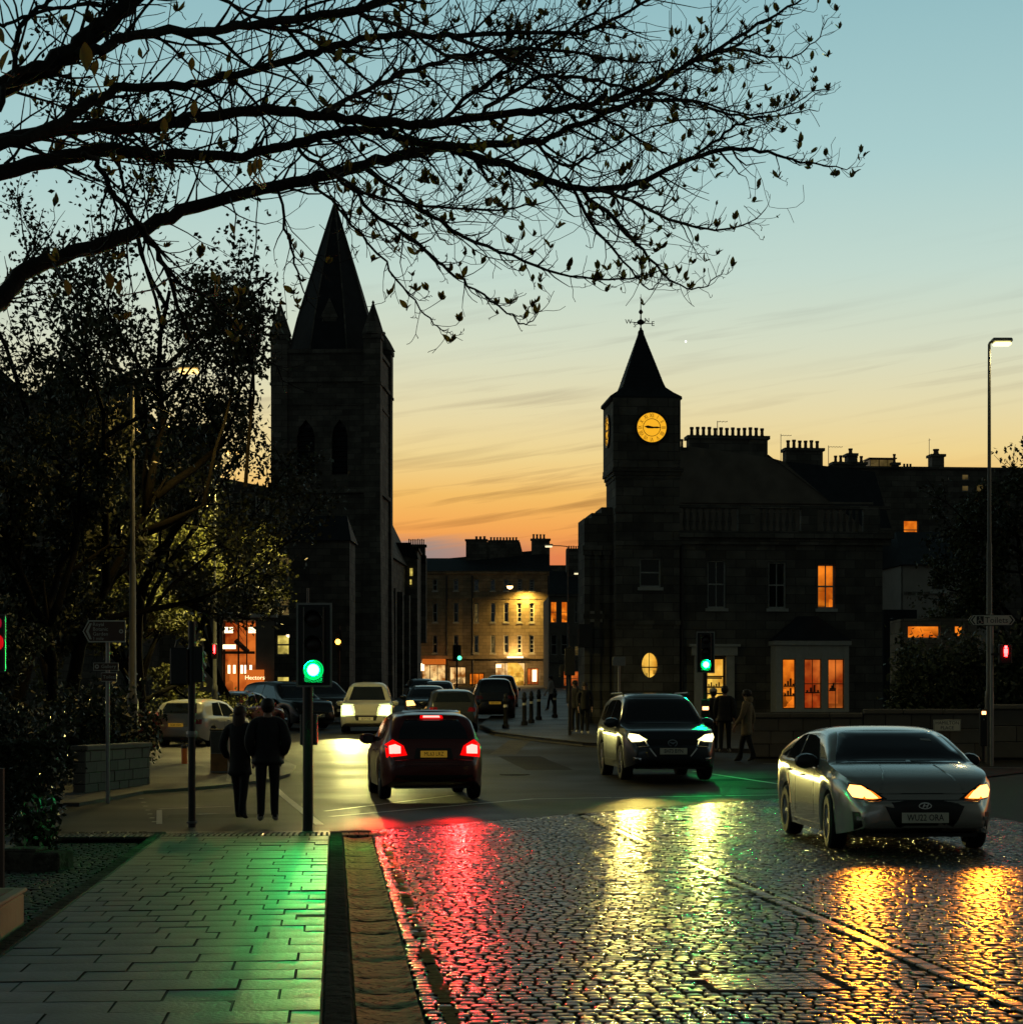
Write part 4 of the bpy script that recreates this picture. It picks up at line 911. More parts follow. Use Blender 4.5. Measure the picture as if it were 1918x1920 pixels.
b = MB(); b.add([(X(1028), -.25, Z(1114)), (X(1096), -.25, Z(1114)), (X(1096), 4, Z(1066)), (X(1034), 4, Z(1066))], [(0, 1, 2, 3)]); b.obj('roof', MT['slate'], rt)
chimney(rt, X(1068), X(1092), 3, 4, Z(1110), Z(1024), 5, .3)
MB().box(X(1066), X(1094), 3.2, 4.4, Z(1118), Z(1026)).obj('gable_head', MT['stone'], rt)
lf, g = building('street_left_tenement', 768, 150, R(0), 'dark tenement flank between the church and the street end', 'building')
X, Z = g.X, g.Z
b = MB(); b.box(X(738), X(783), 0, 6, 0, Z(1032)); b.obj('wall', MT['stone'], lf)
b = MB(); b.add([(X(735), -.2, Z(1034)), (X(786), -.2, Z(1050)), (X(770), -.2, Z(1018)), (X(735), -.2, Z(1018))], [(0, 1, 2, 3)]); b.box(X(735), X(786), -.1, 6, Z(1032) + .002, Z(1027)); b.obj('roof', MT['slate'], lf)
chimney(lf, X(756), X(816) - 1.0, 6, 7, Z(1046), Z(1009), 9, .45); MB().box(X(753), X(818) - 1., 6, 7.2, Z(1200), Z(1030)).obj('gable_head', MT['stone'], lf)
ops = [(X(769), X(774), Z(1080), Z(1066)), (X(769), X(773), Z(1096), Z(1086))]
b = MB(); b.box(X(769), X(774), -.06, -.01, Z(1080), Z(1066)); b.box(X(769), X(772), -.06, -.01, Z(1096), Z(1087)); b.objs('lit_window', MT['room_green'], lf)
# closing hill of roofs beyond
fr_, g = building('far_roofs', 900, 320, 0, 'low dark roofs far beyond the end of the street', 'building')
b = MB(); b.box(g.X(500), g.X(1400), 0, 10, 0, g.Z(1060)); b.obj('wall', MT['stone'], fr_)
# ------------------------------------------------------------------ vehicles
def paint(name, c, rough=.3, metal=.1): return mat(name, c, rough, metal=metal, var=.06, scale=3, coat=.5)
MT['p_silver'] = paint('silver grey car paint', (.46, .44, .39), .2, .5)
MT['p_navy'] = paint('dark blue car paint', (.016, .024, .034))
MT['p_dark'] = paint('dark car paint reddened by glow', (.13, .014, .012))  # red of the tail lamp glow mixed into the dark paint
MT['p_black'] = paint('black car paint', (.012, .012, .013))
MT['p_white'] = paint('white car paint', (.45, .44, .38), .3, .0)
MT['p_grey'] = paint('dark grey car paint', (.03, .033, .038))
MT['carglass'] = mat('tinted car glass', (.010, .013, .016), .04, var=0, spec=.6, coat=.5)
MT['trimblack'] = mat('satin black trim', (.012, .012, .012), .35, var=.1)
MT['chrome'] = mat('chrome', (.6, .6, .6), .12, metal=1, var=0)
MT['plate_w'] = mat('white number plate', (.80, .78, .62), .4, var=0)
MT['plate_y'] = mat('yellow number plate', (.60, .36, .03), .4, var=0, emit=(1, .55, .05), estr=.14)  # faint emission makes the plate look lit
MT['housing'] = mat('lamp housing', (.08, .08, .08), .2, metal=.5, var=0)
MT['redlens'] = mat('red lamp lens', (.22, .004, .004), .15, var=0, coat=.5)
MT['redglow'] = glow('lit red lens', (1., .002, .002), 1.3)
MT['redcore'] = glow('lit brake bulb', (1., .45, .38), 1.7)
MT['hl_yellow'] = glow('lit headlamp yellow white', (1., .84, .36), 3.4)
MT['hl_green'] = glow('lit headlamp bright', (.95, 1., .50), 4.)
MT['hl_orange'] = glow('lit headlamp orange', (1., .52, .13), 3.6)
MT['hl_rim'] = glow('orange headlamp halo glow', (1., .20, .015), 1.5)  # orange halo round the lamp core, put in as glowing colour
MT['hl_halo'] = glow('headlamp halo glow', (.80, .90, .28), 2.2)  # halo round the headlamp core, painted as a weaker glow
MT['hl_halo_o'] = glow('amber headlamp halo glow', (1., .42, .05), 2.4)  # amber version of the painted halo

def smooth_curve(pts, n):
    """monotone-ish Catmull-Rom through (x, y) points, resampled at n even x"""
    xs_ = [p[0] for p in pts]; ys_ = [p[1] for p in pts]; res = []
    for i in range(n):
        x = xs_[0] + (xs_[-1] - xs_[0]) * i / (n - 1)
        k = max(j for j in range(len(xs_) - 1) if xs_[j] <= x + 1e-9); h = xs_[k + 1] - xs_[k]; t = (x - xs_[k]) / h
        d = [(ys_[j + 1] - ys_[j]) / (xs_[j + 1] - xs_[j]) for j in range(len(xs_) - 1)]
        tan = lambda j: d[0] if j == 0 else d[-1] if j == len(d) else (0 if d[j - 1] * d[j] <= 0 else 2 * d[j - 1] * d[j] / (d[j - 1] + d[j]))
        a, b = tan(k), tan(k + 1)
        res.append((2 * t ** 3 - 3 * t ** 2 + 1) * ys_[k] + (t ** 3 - 2 * t ** 2 + t) * h * a + (-2 * t ** 3 + 3 * t ** 2) * ys_[k + 1] + (t ** 3 - t ** 2) * h * b)
    return res
def car_body(sp):
    """one closed shell lofted along x (front at +x). returns verts, faces"""
    Ln, Wd = sp['L'], sp['W'] / 2; n = 96; x0 = -Ln / 2
    top = smooth_curve([(a * Ln - Ln / 2, z) for a, z in sp['top']], n); belt = smooth_curve([(a * Ln - Ln / 2, z) for a, z in sp['belt']], n)
    fr, rr_ = sp.get('nose', .55), sp.get('tail', .45); wx = sp['axles']; wr = sp['wheel'] * 1.14; clr = sp.get('clear', .2)
    V = []; m = None
    for i in range(n):
        x = x0 + Ln * i / (n - 1); df = (Ln / 2 - x) / fr; dr_ = (x + Ln / 2) / rr_
        k = 1.
        if df < 1: k *= 1 - (1 - sp.get('nosew', .80)) * (1 - df) ** 2.2
        if dr_ < 1: k *= 1 - (1 - sp.get('tailw', .88)) * (1 - dr_) ** 2.2
        zl = clr + (.10 * max(0, 1 - df) ** 2 + .12 * max(0, 1 - dr_) ** 2)
        for ax_ in wx:
            if abs(x - ax_) < wr: zl = max(zl, sp['wheel'] + math.sqrt(max(0, wr ** 2 - (x - ax_) ** 2)) * .98)
        w = Wd * k; zt = top[i]; zs = min(belt[i], zt - .035); zl = min(zl, zs - .12)
        h = zt - zs; tum = sp.get('tumble', .36); wt = w * .965 - tum * h
        cr = sp.get('crown', .035) * min(1, .35 + h)
        q = sp.get('shoulder', .02)
        pts = [(w * .80, zl - .0), (w * .965, zl + .012), (w * .99, zl + (zs - zl) * .25), (w, zl + (zs - zl) * .52), (w * .992, zl + (zs - zl) * .78), (w * .978, zs - .012), (w * .955, zs + .012)]
        hh = max(h, .02)
        pts += [(w * .955 - (w * .955 - wt) * t_, zs + .012 + (hh - .012) * t_) for t_ in (.3, .62, .86)]
        rr2 = min(.11, w * .15)
        pts += [(wt - rr2 * .30, zs + hh * .96 + cr * .1), (wt - rr2, zt + cr * .35 - .003), (wt * .66, zt + cr * .72), (wt * .33, zt + cr * .95), (0, zt + cr)]
        row = pts + [(-a, z) for a, z in pts[-2::-1]]
        m = len(row); V += [(x, a, z) for a, z in row]
    Fc = [(i * m + k, (i + 1) * m + k, (i + 1) * m + k + 1, i * m + k + 1)[::-1] for i in range(n - 1) for k in range(m - 1)]
    # round the two ends by a few shrinking rings
    for s_, i in ((-1, 0), (1, n - 1)):
        ring = list(range(i * m, i * m + m)); P0 = [Vector(V[r]) for r in ring]; c = sum(P0, Vector()) / m
        prev = ring
        for t_, dx in ((.97, .035), (.90, .06), (.62, .075)):
            b = len(V); V += [tuple(Vector((p.x + s_ * dx, c.y + (p.y - c.y) * t_, c.z + (p.z - c.z) * t_))) for p in P0]; nw = list(range(b, b + m))
            for k in range(m):
                q = (prev[k], prev[(k + 1) % m], nw[(k + 1) % m], nw[k]); Fc.append(q if s_ < 0 else q[::-1])
            prev = nw
        b = len(V); V.append((c.x + s_ * .08, c.y, c.z))
        for k in range(m): q = (prev[k], prev[(k + 1) % m], b); Fc.append(q if s_ < 0 else q[::-1])
    Fc += [(i * m, i * m + m - 1, (i + 1) * m + m - 1, (i + 1) * m) for i in range(n - 1)]
    return V, Fc
def subdiv(poly, step=.07):
    o = []
    for k in range(len(poly)):
        a, b = Vector(poly[k]), Vector(poly[(k + 1) % len(poly)]); n = max(1, int((b - a).length / step))
        o += [a.lerp(b, j / n) for j in range(n)]
    return o
def patch(bvh, poly, view, off=.006, rings=4, thick=.012, back=5.):
    """outline in (a, b) seen along an axis, thrown on the body: a thin moulded piece with its own edge. view 'f','r','l','R','t' or (dir, map)"""
    mp = {'f': (lambda a, b: Vector((back, a, b)), Vector((-1, 0, 0))), 'r': (lambda a, b: Vector((-back, a, b)), Vector((1, 0, 0))),
          'L': (lambda a, b: Vector((a, back, b)), Vector((0, -1, 0))), 'R': (lambda a, b: Vector((a, -back, b)), Vector((0, 1, 0))), 't': (lambda a, b: Vector((a, b, back)), Vector((0, 0, -1)))}[view]
    pts = subdiv([tuple(p) for p in poly]); c = sum(pts, Vector((0, 0))) / len(pts); n = len(pts); V = []; last = None
    for r in range(rings + 1):
        k = 1 - r / rings
        for p in (pts if r < rings else [c]):
            q = c + (p - c) * k; loc, nrm, _, _ = bvh.ray_cast(mp[0](*q), mp[1])
            if loc is None:
                loc = last[0] if last else mp[0](*q) + mp[1] * back; nrm = -mp[1]
            else: last = (loc, nrm)
            if nrm.dot(mp[1]) > 0: nrm = -nrm
            V.append(loc + nrm * (off if r else -.004)); 
            if r == 0: V[-1] = loc + nrm * off
    Fc = []
    for r in range(rings - 1): Fc += [(r * n + k, r * n + (k + 1) % n, (r + 1) * n + (k + 1) % n, (r + 1) * n + k) for k in range(n)]
    b = (rings - 1) * n; Fc += [(b + k, b + (k + 1) % n, b + n) for k in range(n)]
    # edge band sunk back into the body
    e = len(V)
    for k in range(n): V.append(V[k] + mp[1] * thick)
    Fc += [(k, e + k, e + (k + 1) % n, (k + 1) % n) for k in range(n)]
    # orientation
    a_, b_, c_ = V[Fc[0][0]], V[Fc[0][1]], V[Fc[0][2]]
    if (b_ - a_).cross(c_ - a_).dot(mp[1]) > 0: Fc = [f_[::-1] for f_ in Fc]
    return V, Fc
def mirror_poly(p): return [(-a, b) for a, b in p][::-1]
def wheel_obj(root, x, y, r, w, side, steer=0., spokes=5):
    t = MB(); t.lathe([(r * .62, -w / 2), (r * .9, -w / 2), (r * .985, -w * .38), (r, -w * .2), (r, w * .2), (r * .985, w * .38), (r * .9, w / 2), (r * .62, w / 2), (r * .60, w * .3), (r * .60, -w * .3), (r * .62, -w / 2)], 28, axis='y', caps=False)
    o = empty('wheel', (x, y, r), steer, parent=root)
    t.obj('tyre', MT['rubber'], o, True, 35)
    rm = MB(); s = side; rm.lathe([(r * .64, s * w * .44), (r * .60, s * w * .46), (r * .56, s * w * .30), (r * .54, s * w * .1)], 28, axis='y', caps=False)
    for k in range(spokes):
        a = 2 * math.pi * k / spokes
        for da in (-.13, .13):
            p0 = Vector((math.cos(a) * r * .10, s * w * .36, math.sin(a) * r * .10)); p1 = Vector((math.cos(a + da) * r * .58, s * w * .40, math.sin(a + da) * r * .58)); rm.tube([p0, p1], [r * .06, r * .05], 5)
    rm.lathe([(r * .15, s * w * .30), (r * .14, s * w * .42), (r * .05, s * w * .44)], 12, axis='y')
    rm.obj('rim', MT['alloy'], o, True, 30)
    MB().lathe([(r * .53, s * w * .05), (r * .53, s * w * .12), (.02, s * w * .13)], 20, axis='y').obj('brake_disc', MT['trimblack'], o)
    return o
def make_car(name, loc, heading, sp, label, cat='car', group=None):
    """heading: direction of travel in degrees, 0 = along +x. The body's own +x is the front."""
    root = empty(name, loc, R(heading), label, cat, group)
    V, Fc = car_body(sp); b = MB().add(V, Fc); body = b.obj('body', MT[sp['paint']], root, True)
    bm = bmesh.new(); bm.from_mesh(body.data); bmesh.ops.recalc_face_normals(bm, faces=bm.faces[:]); bm.to_mesh(body.data); bvh = BVHTree.FromBMesh(bm); bm.free()
    body.data.set_sharp_from_angle(angle=R(50))
    body['tmp'] = 0; del body['tmp']
    Ln, Wd = sp['L'], sp['W']
    for x in sp['axles']:
        for s in (1, -1): wheel_obj(root, x, s * (Wd / 2 - sp.get('tw', .20) / 2 - .012), sp['wheel'], sp.get('tw', .20), s, R(sp.get('steer', 0)) if x > 0 else 0., sp.get('spokes', 5))
    ub = MB(); ub.box(-Ln / 2 + .25, Ln / 2 - .25, -Wd / 2 + .24, Wd / 2 - .24, sp.get('clear', .2) + .0, .62); ub.obj('underbody', MT['plastic'], root)
    def put(nm, poly, view, m, off=.006, rings=4, thick=.014, parent=root):
        v_, f_ = patch(bvh, poly, view, off, rings, thick); return MB().add(v_, f_).obj(nm, MT[m] if isinstance(m, str) else m, parent, True, 60)
    for p in sp['parts']:
        nm, poly, view, m = p[:4]; kw = p[4] if len(p) > 4 else {}
        sides = [(poly, view)]
        if view == 'S': sides = [(poly, 'L'), (poly, 'R')]
        elif view in ('ff', 'rr'): sides = [(poly, view[0]), (mirror_poly(poly), view[0])]
        for pl, vw in sides: put(nm, pl, vw, m, **kw)
    def flat(nm, x, z, w, h, m, front=True, txt=None, ink='ink', ts=None):
        s = 1 if front else -1
        pb = MB(); pb.bbox(-w / 2, w / 2, -.006, .006, -h / 2, h / 2, .004); o = pb.obj(nm, MT[m], root); hit = [bvh.ray_cast(Vector((5 * s, 0, z + dz_)), Vector((-s, 0, 0)))[0] for dz_ in (-h * .45, 0, h * .45)]; x = s * max([s * q.x for q in hit if q] or [s * x]) + s * .014; o.location = (x, 0, z); o.rotation_euler = (0, 0, R(90 * s))
        if txt:
            me = text_mesh(txt, ts or h * .86, 'plate_lettering', .001, sx=.80); me.materials.append(MT[ink]); link('plate_lettering', me, None, o, (0, -.0085, 0))
        return o
    for pl in sp.get('plates', []): flat('number_plate', *pl[:5], *pl[5:])
    # door mirrors
    mx, mz, ms = sp['mirror']
    for s in (1, -1):
        y = s * (Wd / 2 * .955 + .10); mb = MB(); n = 10
        prof = [(.02, -.06), (.075 * ms, -.045), (.10 * ms, 0), (.085 * ms, .05), (.02, .075)]
        mb.lathe([(r_, h_) for r_, h_ in prof], 12, (mx, y, mz), 'x', sx=1.25, sy=.82); mb.tube([(mx - .0, y, mz - .02), (mx + .03, y - s * .16, mz - .07)], .025, 6)
        mb.obj('door_mirror', MT[sp.get('mirrorpaint', sp['paint'])], root, True, 50)
        MB().box(mx - .075, mx - .066, y - .09, y + .09, mz - .055, mz + .055).obj('mirror_glass', MT['carglass'], root) if sp.get('mglass') else None
    for s in (1, -1):       # door handles
        for hx, hz in sp.get('handles', []):
            loc_, nr, _, _ = bvh.ray_cast(Vector((hx, s * 5, hz)), Vector((0, -s, 0)))
            if loc_: MB().bbox(hx - .09, hx + .09, loc_.y - .02, loc_.y + .02, hz - .015, hz + .015, .008).obj('door_handle', MT[sp.get('handlepaint', sp['paint'])], root)
    for x0_, x1_, zt_ in sp.get('rails', []):
        for s in (1, -1): MB().tube([(x0_, s * (Wd / 2 - .26), zt_ - .02), (x0_ + .08, s * (Wd / 2 - .25), zt_ + .04), (x1_ - .08, s * (Wd / 2 - .25), zt_ + .05), (x1_, s * (Wd / 2 - .26), zt_ - .02)], .02, 6).obj('roof_rail', MT['trimblack'], root)
    return root, bvh, put
def seams(L_, xs_, z0, z1, w=.009): return [('door_seam', [(x - w, z0), (x + w, z0), (x + w + s_, z1), (x - w + s_, z1)], 'S', 'trimblack', dict(off=.0015, rings=1, thick=.004)) for x, s_ in xs_]

# -- silver five door liftback, turning on the setts
hb = dict(L=4.42, W=1.82, wheel=.315, axles=(-1.31, 1.33), clear=.17, paint='p_silver', tw=.205, spokes=5, steer=-4, crown=.05, nose=.75, nosew=.76, tail=.6, tailw=.84, tumble=.42,
    top=[(0, .80), (.02, .99), (.05, 1.04), (.10, 1.08), (.22, 1.24), (.36, 1.335), (.48, 1.352), (.58, 1.315), (.70, 1.125), (.765, .975), (.80, .955), (.90, .87), (.97, .76), (1, .58)],
    belt=[(0, .76), (.06, .98), (.2, .97), (.5, .91), (.76, .87), (.82, .84), (.92, .77), (1, .50)], mirror=(.50, .98, 1.15), handles=[(-.12, .80), (-1.0, .84)], mirrorpaint='trimblack',
    plates=[(2.262, .40, .52, .115, 'plate_w', True, 'WU22 ORA')])
hb['parts'] = [
    ('windscreen', [(-.76, .972), (.76, .972), (.70, 1.10), (.58, 1.32), (-.58, 1.32), (-.70, 1.10)], 'f', 'carglass', dict(rings=6)),
    ('side_window', [(-.52, .945), (.70, .935), (.55, 1.02), (.16, 1.235), (-.10, 1.275), (-.50, 1.285)], 'S', 'carglass'),
    ('side_window', [(-1.28, .975), (-.60, .945), (-.58, 1.285), (-.80, 1.265), (-1.16, 1.14)], 'S', 'carglass'),
    ('quarter_window', [(-1.62, 1.00), (-1.36, .99), (-1.24, 1.10), (-1.42, 1.06)], 'S', 'carglass', dict(rings=2)),
    ('rear_window', [(-.58, 1.04), (.58, 1.04), (.45, 1.34), (-.45, 1.34)], 'r', 'carglass'),
    ('grille', [(-.47, .59), (.47, .59), (.37, .38), (.25, .225), (-.25, .225), (-.37, .38)], 'f', 'trimblack'),
    ('bonnet_edge', [(-.52, .665), (.52, .665), (.52, .655), (-.52, .655)], 'f', 'trimblack', dict(rings=1, off=.003)),
    ('air_curtain', [(.66, .24), (.74, .26), (.76, .46), (.70, .46)], 'ff', 'trimblack', dict(rings=2)),
    ('lower_lip', [(-.62, .20), (.62, .20), (.60, .235), (-.60, .235)], 'f', 'trimblack', dict(rings=2)),
    ('headlight', [(.40, .60), (.52, .575), (.74, .60), (.80, .70), (.77, .775), (.66, .76), (.52, .68)], 'ff', 'housing', dict(off=.008)),
    ('headlight_rim', [(.46, .607), (.56, .592), (.735, .612), (.785, .70), (.76, .755), (.66, .742), (.54, .672)], 'ff', 'hl_rim', dict(off=.012, rings=3)),
    ('lit_lamp', [(.50, .603), (.60, .60), (.745, .615), (.785, .69), (.755, .75), (.665, .735), (.57, .672)], 'ff', 'hl_orange', dict(off=.018, rings=3)),
    ('tail_light', [(.50, .82), (.76, .80), (.77, .93), (.55, .95)], 'rr', 'redlens'),
    ('side_skirt', [(-.93, .20), (.95, .20), (.95, .26), (-.93, .26)], 'S', 'p_silver', dict(off=.012, rings=2)),
    ('side_decal', [(-1.08, .44), (-.83, .42), (-.93, .64), (-1.02, .78), (-1.12, .79)], 'S', mat('red side decal', (.35, .02, .02), .35, var=0), dict(off=.003, rings=2)),
    ('belt_trim', [(-1.3, .955), (.66, .915), (.66, .93), (-1.3, .972)], 'S', 'chrome', dict(rings=1, off=.008)),
    ('badge', [(.0 + .075 * math.cos(a * .5236), .53 + .036 * math.sin(a * .5236)) for a in range(12)], 'f', 'chrome', dict(off=.012, rings=2)),
    ('badge_field', [(.0 + .062 * math.cos(a * .5236), .53 + .026 * math.sin(a * .5236)) for a in range(12)], 'f', 'trimblack', dict(off=.016, rings=2)),
    ('badge_letter', [(-.035, .510), (-.022, .510), (-.014, .527), (.018, .527), (.01, .510), (.023, .510), (.041, .55), (.028, .55), (.022, .537), (-.010, .537), (-.004, .55), (-.017, .55)], 'f', 'chrome', dict(off=.020, rings=1)),
    ('tow_cover', [(-.18, .20), (.28, .20), (.30, .29), (-.26, .29)], 'f', 'p_silver', dict(off=.004, rings=2)),
    ('bonnet_crease', [(.30, .955), (.315, .955), (.47, .70), (.455, .70)], 'ff', 'p_silver', dict(off=.006, rings=1)), ('wiper', [(-.62, .985), (.05, .99), (.05, 1.0), (-.62, .997)], 'f', 'trimblack', dict(off=.012, rings=1)), ('wiper', [(.10, .985), (.62, .99), (.62, 1.0), (.10, .997)], 'f', 'trimblack', dict(off=.012, rings=1)), ('fog_lamp', [(.66, .37), (.72, .37), (.72, .41), (.66, .41)], 'ff', 'chrome', dict(off=.012, rings=1)),
    ('parking_permit', [(.34, 1.22), (.46, 1.21), (.45, 1.235), (.34, 1.24)], 'f', 'harl', dict(off=.009, rings=1)),
] + seams(0, ((.62, -.05), (-.56, .02), (-1.22, -.16)), .30, .93)
P0 = Vector((4.43, 23.55, 0)); ang = -90 + 2.6
make_car('liftback_car', P0 + Vector((0, 1.0, 0)), ang, hb, 'silver grey liftback with orange lit headlamps turning on the wet setts')

# -- dark blue sport utility
suv = dict(L=4.6, W=1.92, wheel=.375, axles=(-1.38, 1.36), clear=.25, paint='p_navy', tw=.235, spokes=7, crown=.045, nose=.6, nosew=.82, tail=.4, tailw=.88, tumble=.36,
    top=[(0, .95), (.012, 1.25), (.035, 1.50), (.07, 1.64), (.16, 1.74), (.35, 1.78), (.52, 1.76), (.59, 1.68), (.67, 1.40), (.725, 1.17), (.76, 1.14), (.88, 1.08), (.965, 1.00), (1, .72)],
    belt=[(0, .9), (.03, 1.16), (.3, 1.13), (.72, 1.06), (.80, 1.02), (.95, .94), (1, .66)], mirror=(.62, 1.19, 1.35), handles=[(-.10, .98), (-1.0, 1.0)], rails=[(-1.5, .25, 1.77)], mirrorpaint='p_navy',
    plates=[(2.362, .62, .56, .13, 'plate_w', True, 'SH73 BYN')])
suv['parts'] = [
    ('windscreen', [(-.78, 1.17), (.78, 1.17), (.73, 1.34), (.60, 1.70), (-.60, 1.70), (-.73, 1.34)], 'f', 'carglass', dict(rings=6)),
    ('side_window', [(-.48, 1.19), (.78, 1.15), (.70, 1.22), (.28, 1.60), (.0, 1.66), (-.46, 1.68)], 'S', 'carglass'), ('side_window', [(-1.42, 1.22), (-.56, 1.19), (-.54, 1.68), (-1.1, 1.66), (-1.35, 1.60)], 'S', 'carglass'),
    ('quarter_window', [(-1.80, 1.28), (-1.50, 1.23), (-1.45, 1.58), (-1.7, 1.52)], 'S', 'carglass', dict(rings=2)), ('rear_window', [(-.62, 1.2), (.62, 1.2), (.52, 1.62), (-.52, 1.62)], 'r', 'carglass'),
    ('grille', [(-.52, .86), (.52, .86), (.46, .66), (.34, .53), (-.34, .53), (-.46, .66)], 'f', 'trimblack'),
    ('grille_wing', [(.34, .52), (.36, .50), (.50, .67), (.58, .84), (.55, .86), (.47, .68)], 'ff', 'chrome', dict(rings=1, off=.012)),
    ('lower_grille', [(-.60, .33), (.60, .33), (.52, .45), (-.52, .45)], 'f', 'trimblack'),
    ('headlight', [(.50, .84), (.82, .80), (.88, .90), (.86, .99), (.68, .95)], 'ff', 'housing', dict(off=.008)),
    ('lamp_reflector', [(.51, .845), (.82, .81), (.87, .90), (.85, .98), (.68, .94)], 'ff', 'hl_halo', dict(off=.012)),
    ('lit_lamp', [(.53, .845), (.66, .81), (.82, .80), (.875, .90), (.85, .975), (.68, .945)], 'ff', 'hl_yellow', dict(off=.018, rings=3)),
    ('fog_lamp', [(.66, .42), (.80, .43), (.80, .50), (.66, .48)], 'ff', 'chrome', dict(rings=2)), ('tail_light', [(.55, 1.0), (.84, 1.02), (.84, 1.14), (.6, 1.12)], 'rr', 'redlens'),
    ('side_cladding', [(-.92, .28), (.90, .28), (.90, .42), (-.92, .42)], 'S', 'trimblack', dict(off=.008, rings=2)),
    ('badge', [(.10 * math.cos(a * .5236), .78 + .072 * math.sin(a * .5236)) for a in range(12)], 'f', 'chrome', dict(off=.012, rings=2)),
    ('badge_field', [(.082 * math.cos(a * .5236), .78 + .055 * math.sin(a * .5236)) for a in range(12)], 'f', 'trimblack', dict(off=.016, rings=2)),
    ('badge_wing', [(-.08, .80), (-.045, .80), (0, .765), (.045, .80), (.08, .80), (.0, .735)], 'f', 'chrome', dict(off=.020, rings=1)),
] + seams(0, ((.74, -.04), (-.52, .02), (-1.38, -.12)), .45, 1.14)
p = Vector((3.06, 43.6, 0)); p.z = gz(p.x, p.y)
make_car('sport_utility_car', p, -90 + 5.5, suv, 'dark blue sport utility car with bright yellow white headlamps crossing the junction', 'car')

# -- braking dark hatchback seen from behind
ht = dict(L=4.05, W=1.80, wheel=.32, axles=(-1.22, 1.26), clear=.2, paint='p_dark', tw=.2, crown=.05, nose=.6, nosew=.8, tail=.6, tailw=.83, tumble=.40,
    top=[(0, .70), (.012, .98), (.04, 1.16), (.09, 1.33), (.13, 1.435), (.25, 1.49), (.42, 1.50), (.55, 1.45), (.70, 1.15), (.76, .98), (.9, .90), (.97, .80), (1, .6)],
    belt=[(0, .66), (.04, .95), (.3, .95), (.75, .90), (.82, .86), (.95, .76), (1, .54)], mirror=(.62, 1.03, 1.25), handles=[(-.05, .85), (-.9, .87)], mglass=True,
    plates=[(-2.088, .80, .46, .115, 'plate_y', False, 'ML63 LRZ')])
ht['parts'] = [
    ('rear_window', [(-.60, 1.06), (.60, 1.06), (.57, 1.2), (.46, 1.39), (-.46, 1.39), (-.57, 1.2)], 'r', 'carglass', dict(rings=5)),
    ('side_window', [(-.42, 1.0), (.70, .98), (.2, 1.36), (-.1, 1.41), (-.40, 1.42)], 'S', 'carglass'), ('side_window', [(-1.30, 1.06), (-.50, 1.0), (-.48, 1.42), (-1.05, 1.39), (-1.25, 1.25)], 'S', 'carglass'),
    ('windscreen', [(-.66, 1.0), (.66, 1.0), (.5, 1.42), (-.5, 1.42)], 'f', 'carglass'),
    ('brake_lamp_bar', [(-.20, 1.405), (.20, 1.405), (.19, 1.455), (-.19, 1.455)], 'r', 'redglow', dict(rings=2, off=.012)), ('lit_brake_bar', [(-.15, 1.415), (.15, 1.415), (.14, 1.447), (-.14, 1.447)], 'r', 'redcore', dict(rings=2, off=.018)),
    ('tail_light', [(.46, .78), (.80, .74), (.82, .96), (.70, 1.05), (.52, .94)], 'rr', 'redglow', dict(off=.010)),
    ('lit_lamp', [(.57, .81), (.755, .80), (.755, .94), (.66, .965), (.57, .93)], 'rr', 'redcore', dict(off=.020, rings=2)),
    ('plate_recess', [(-.34, .72), (.34, .72), (.30, .90), (-.30, .90)], 'r', 'trimblack'), ('bumper_insert', [(-.70, .30), (.70, .30), (.66, .44), (-.66, .44)], 'r', 'trimblack'),
    ('tailgate_seam', [(-.62, .665), (.62, .665), (.62, .655), (-.62, .655)], 'r', 'trimblack', dict(rings=1, off=.003)), ('bumper_crease', [(-.74, .60), (.74, .60), (.74, .61), (-.74, .61)], 'r', 'p_dark', dict(rings=1, off=.012)),
    ('spoiler', [(-.50, 1.455), (.50, 1.455), (.46, 1.49), (-.46, 1.49)], 'r', 'p_dark', dict(off=.07, rings=2, thick=.07)), ('headlight', [(.5, .7), (.8, .68), (.82, .8), (.6, .78)], 'ff', 'hl_yellow'),
] + seams(0, ((.66, -.04), (-.45, .02)), .35, .96)
make_car('hatchback_car', Vector((-1.62, 37.0, gz(-1.6, 37))), 90 + 8, ht, 'dark hatchback with red glow in its paint, braking with glowing red tail lamps')

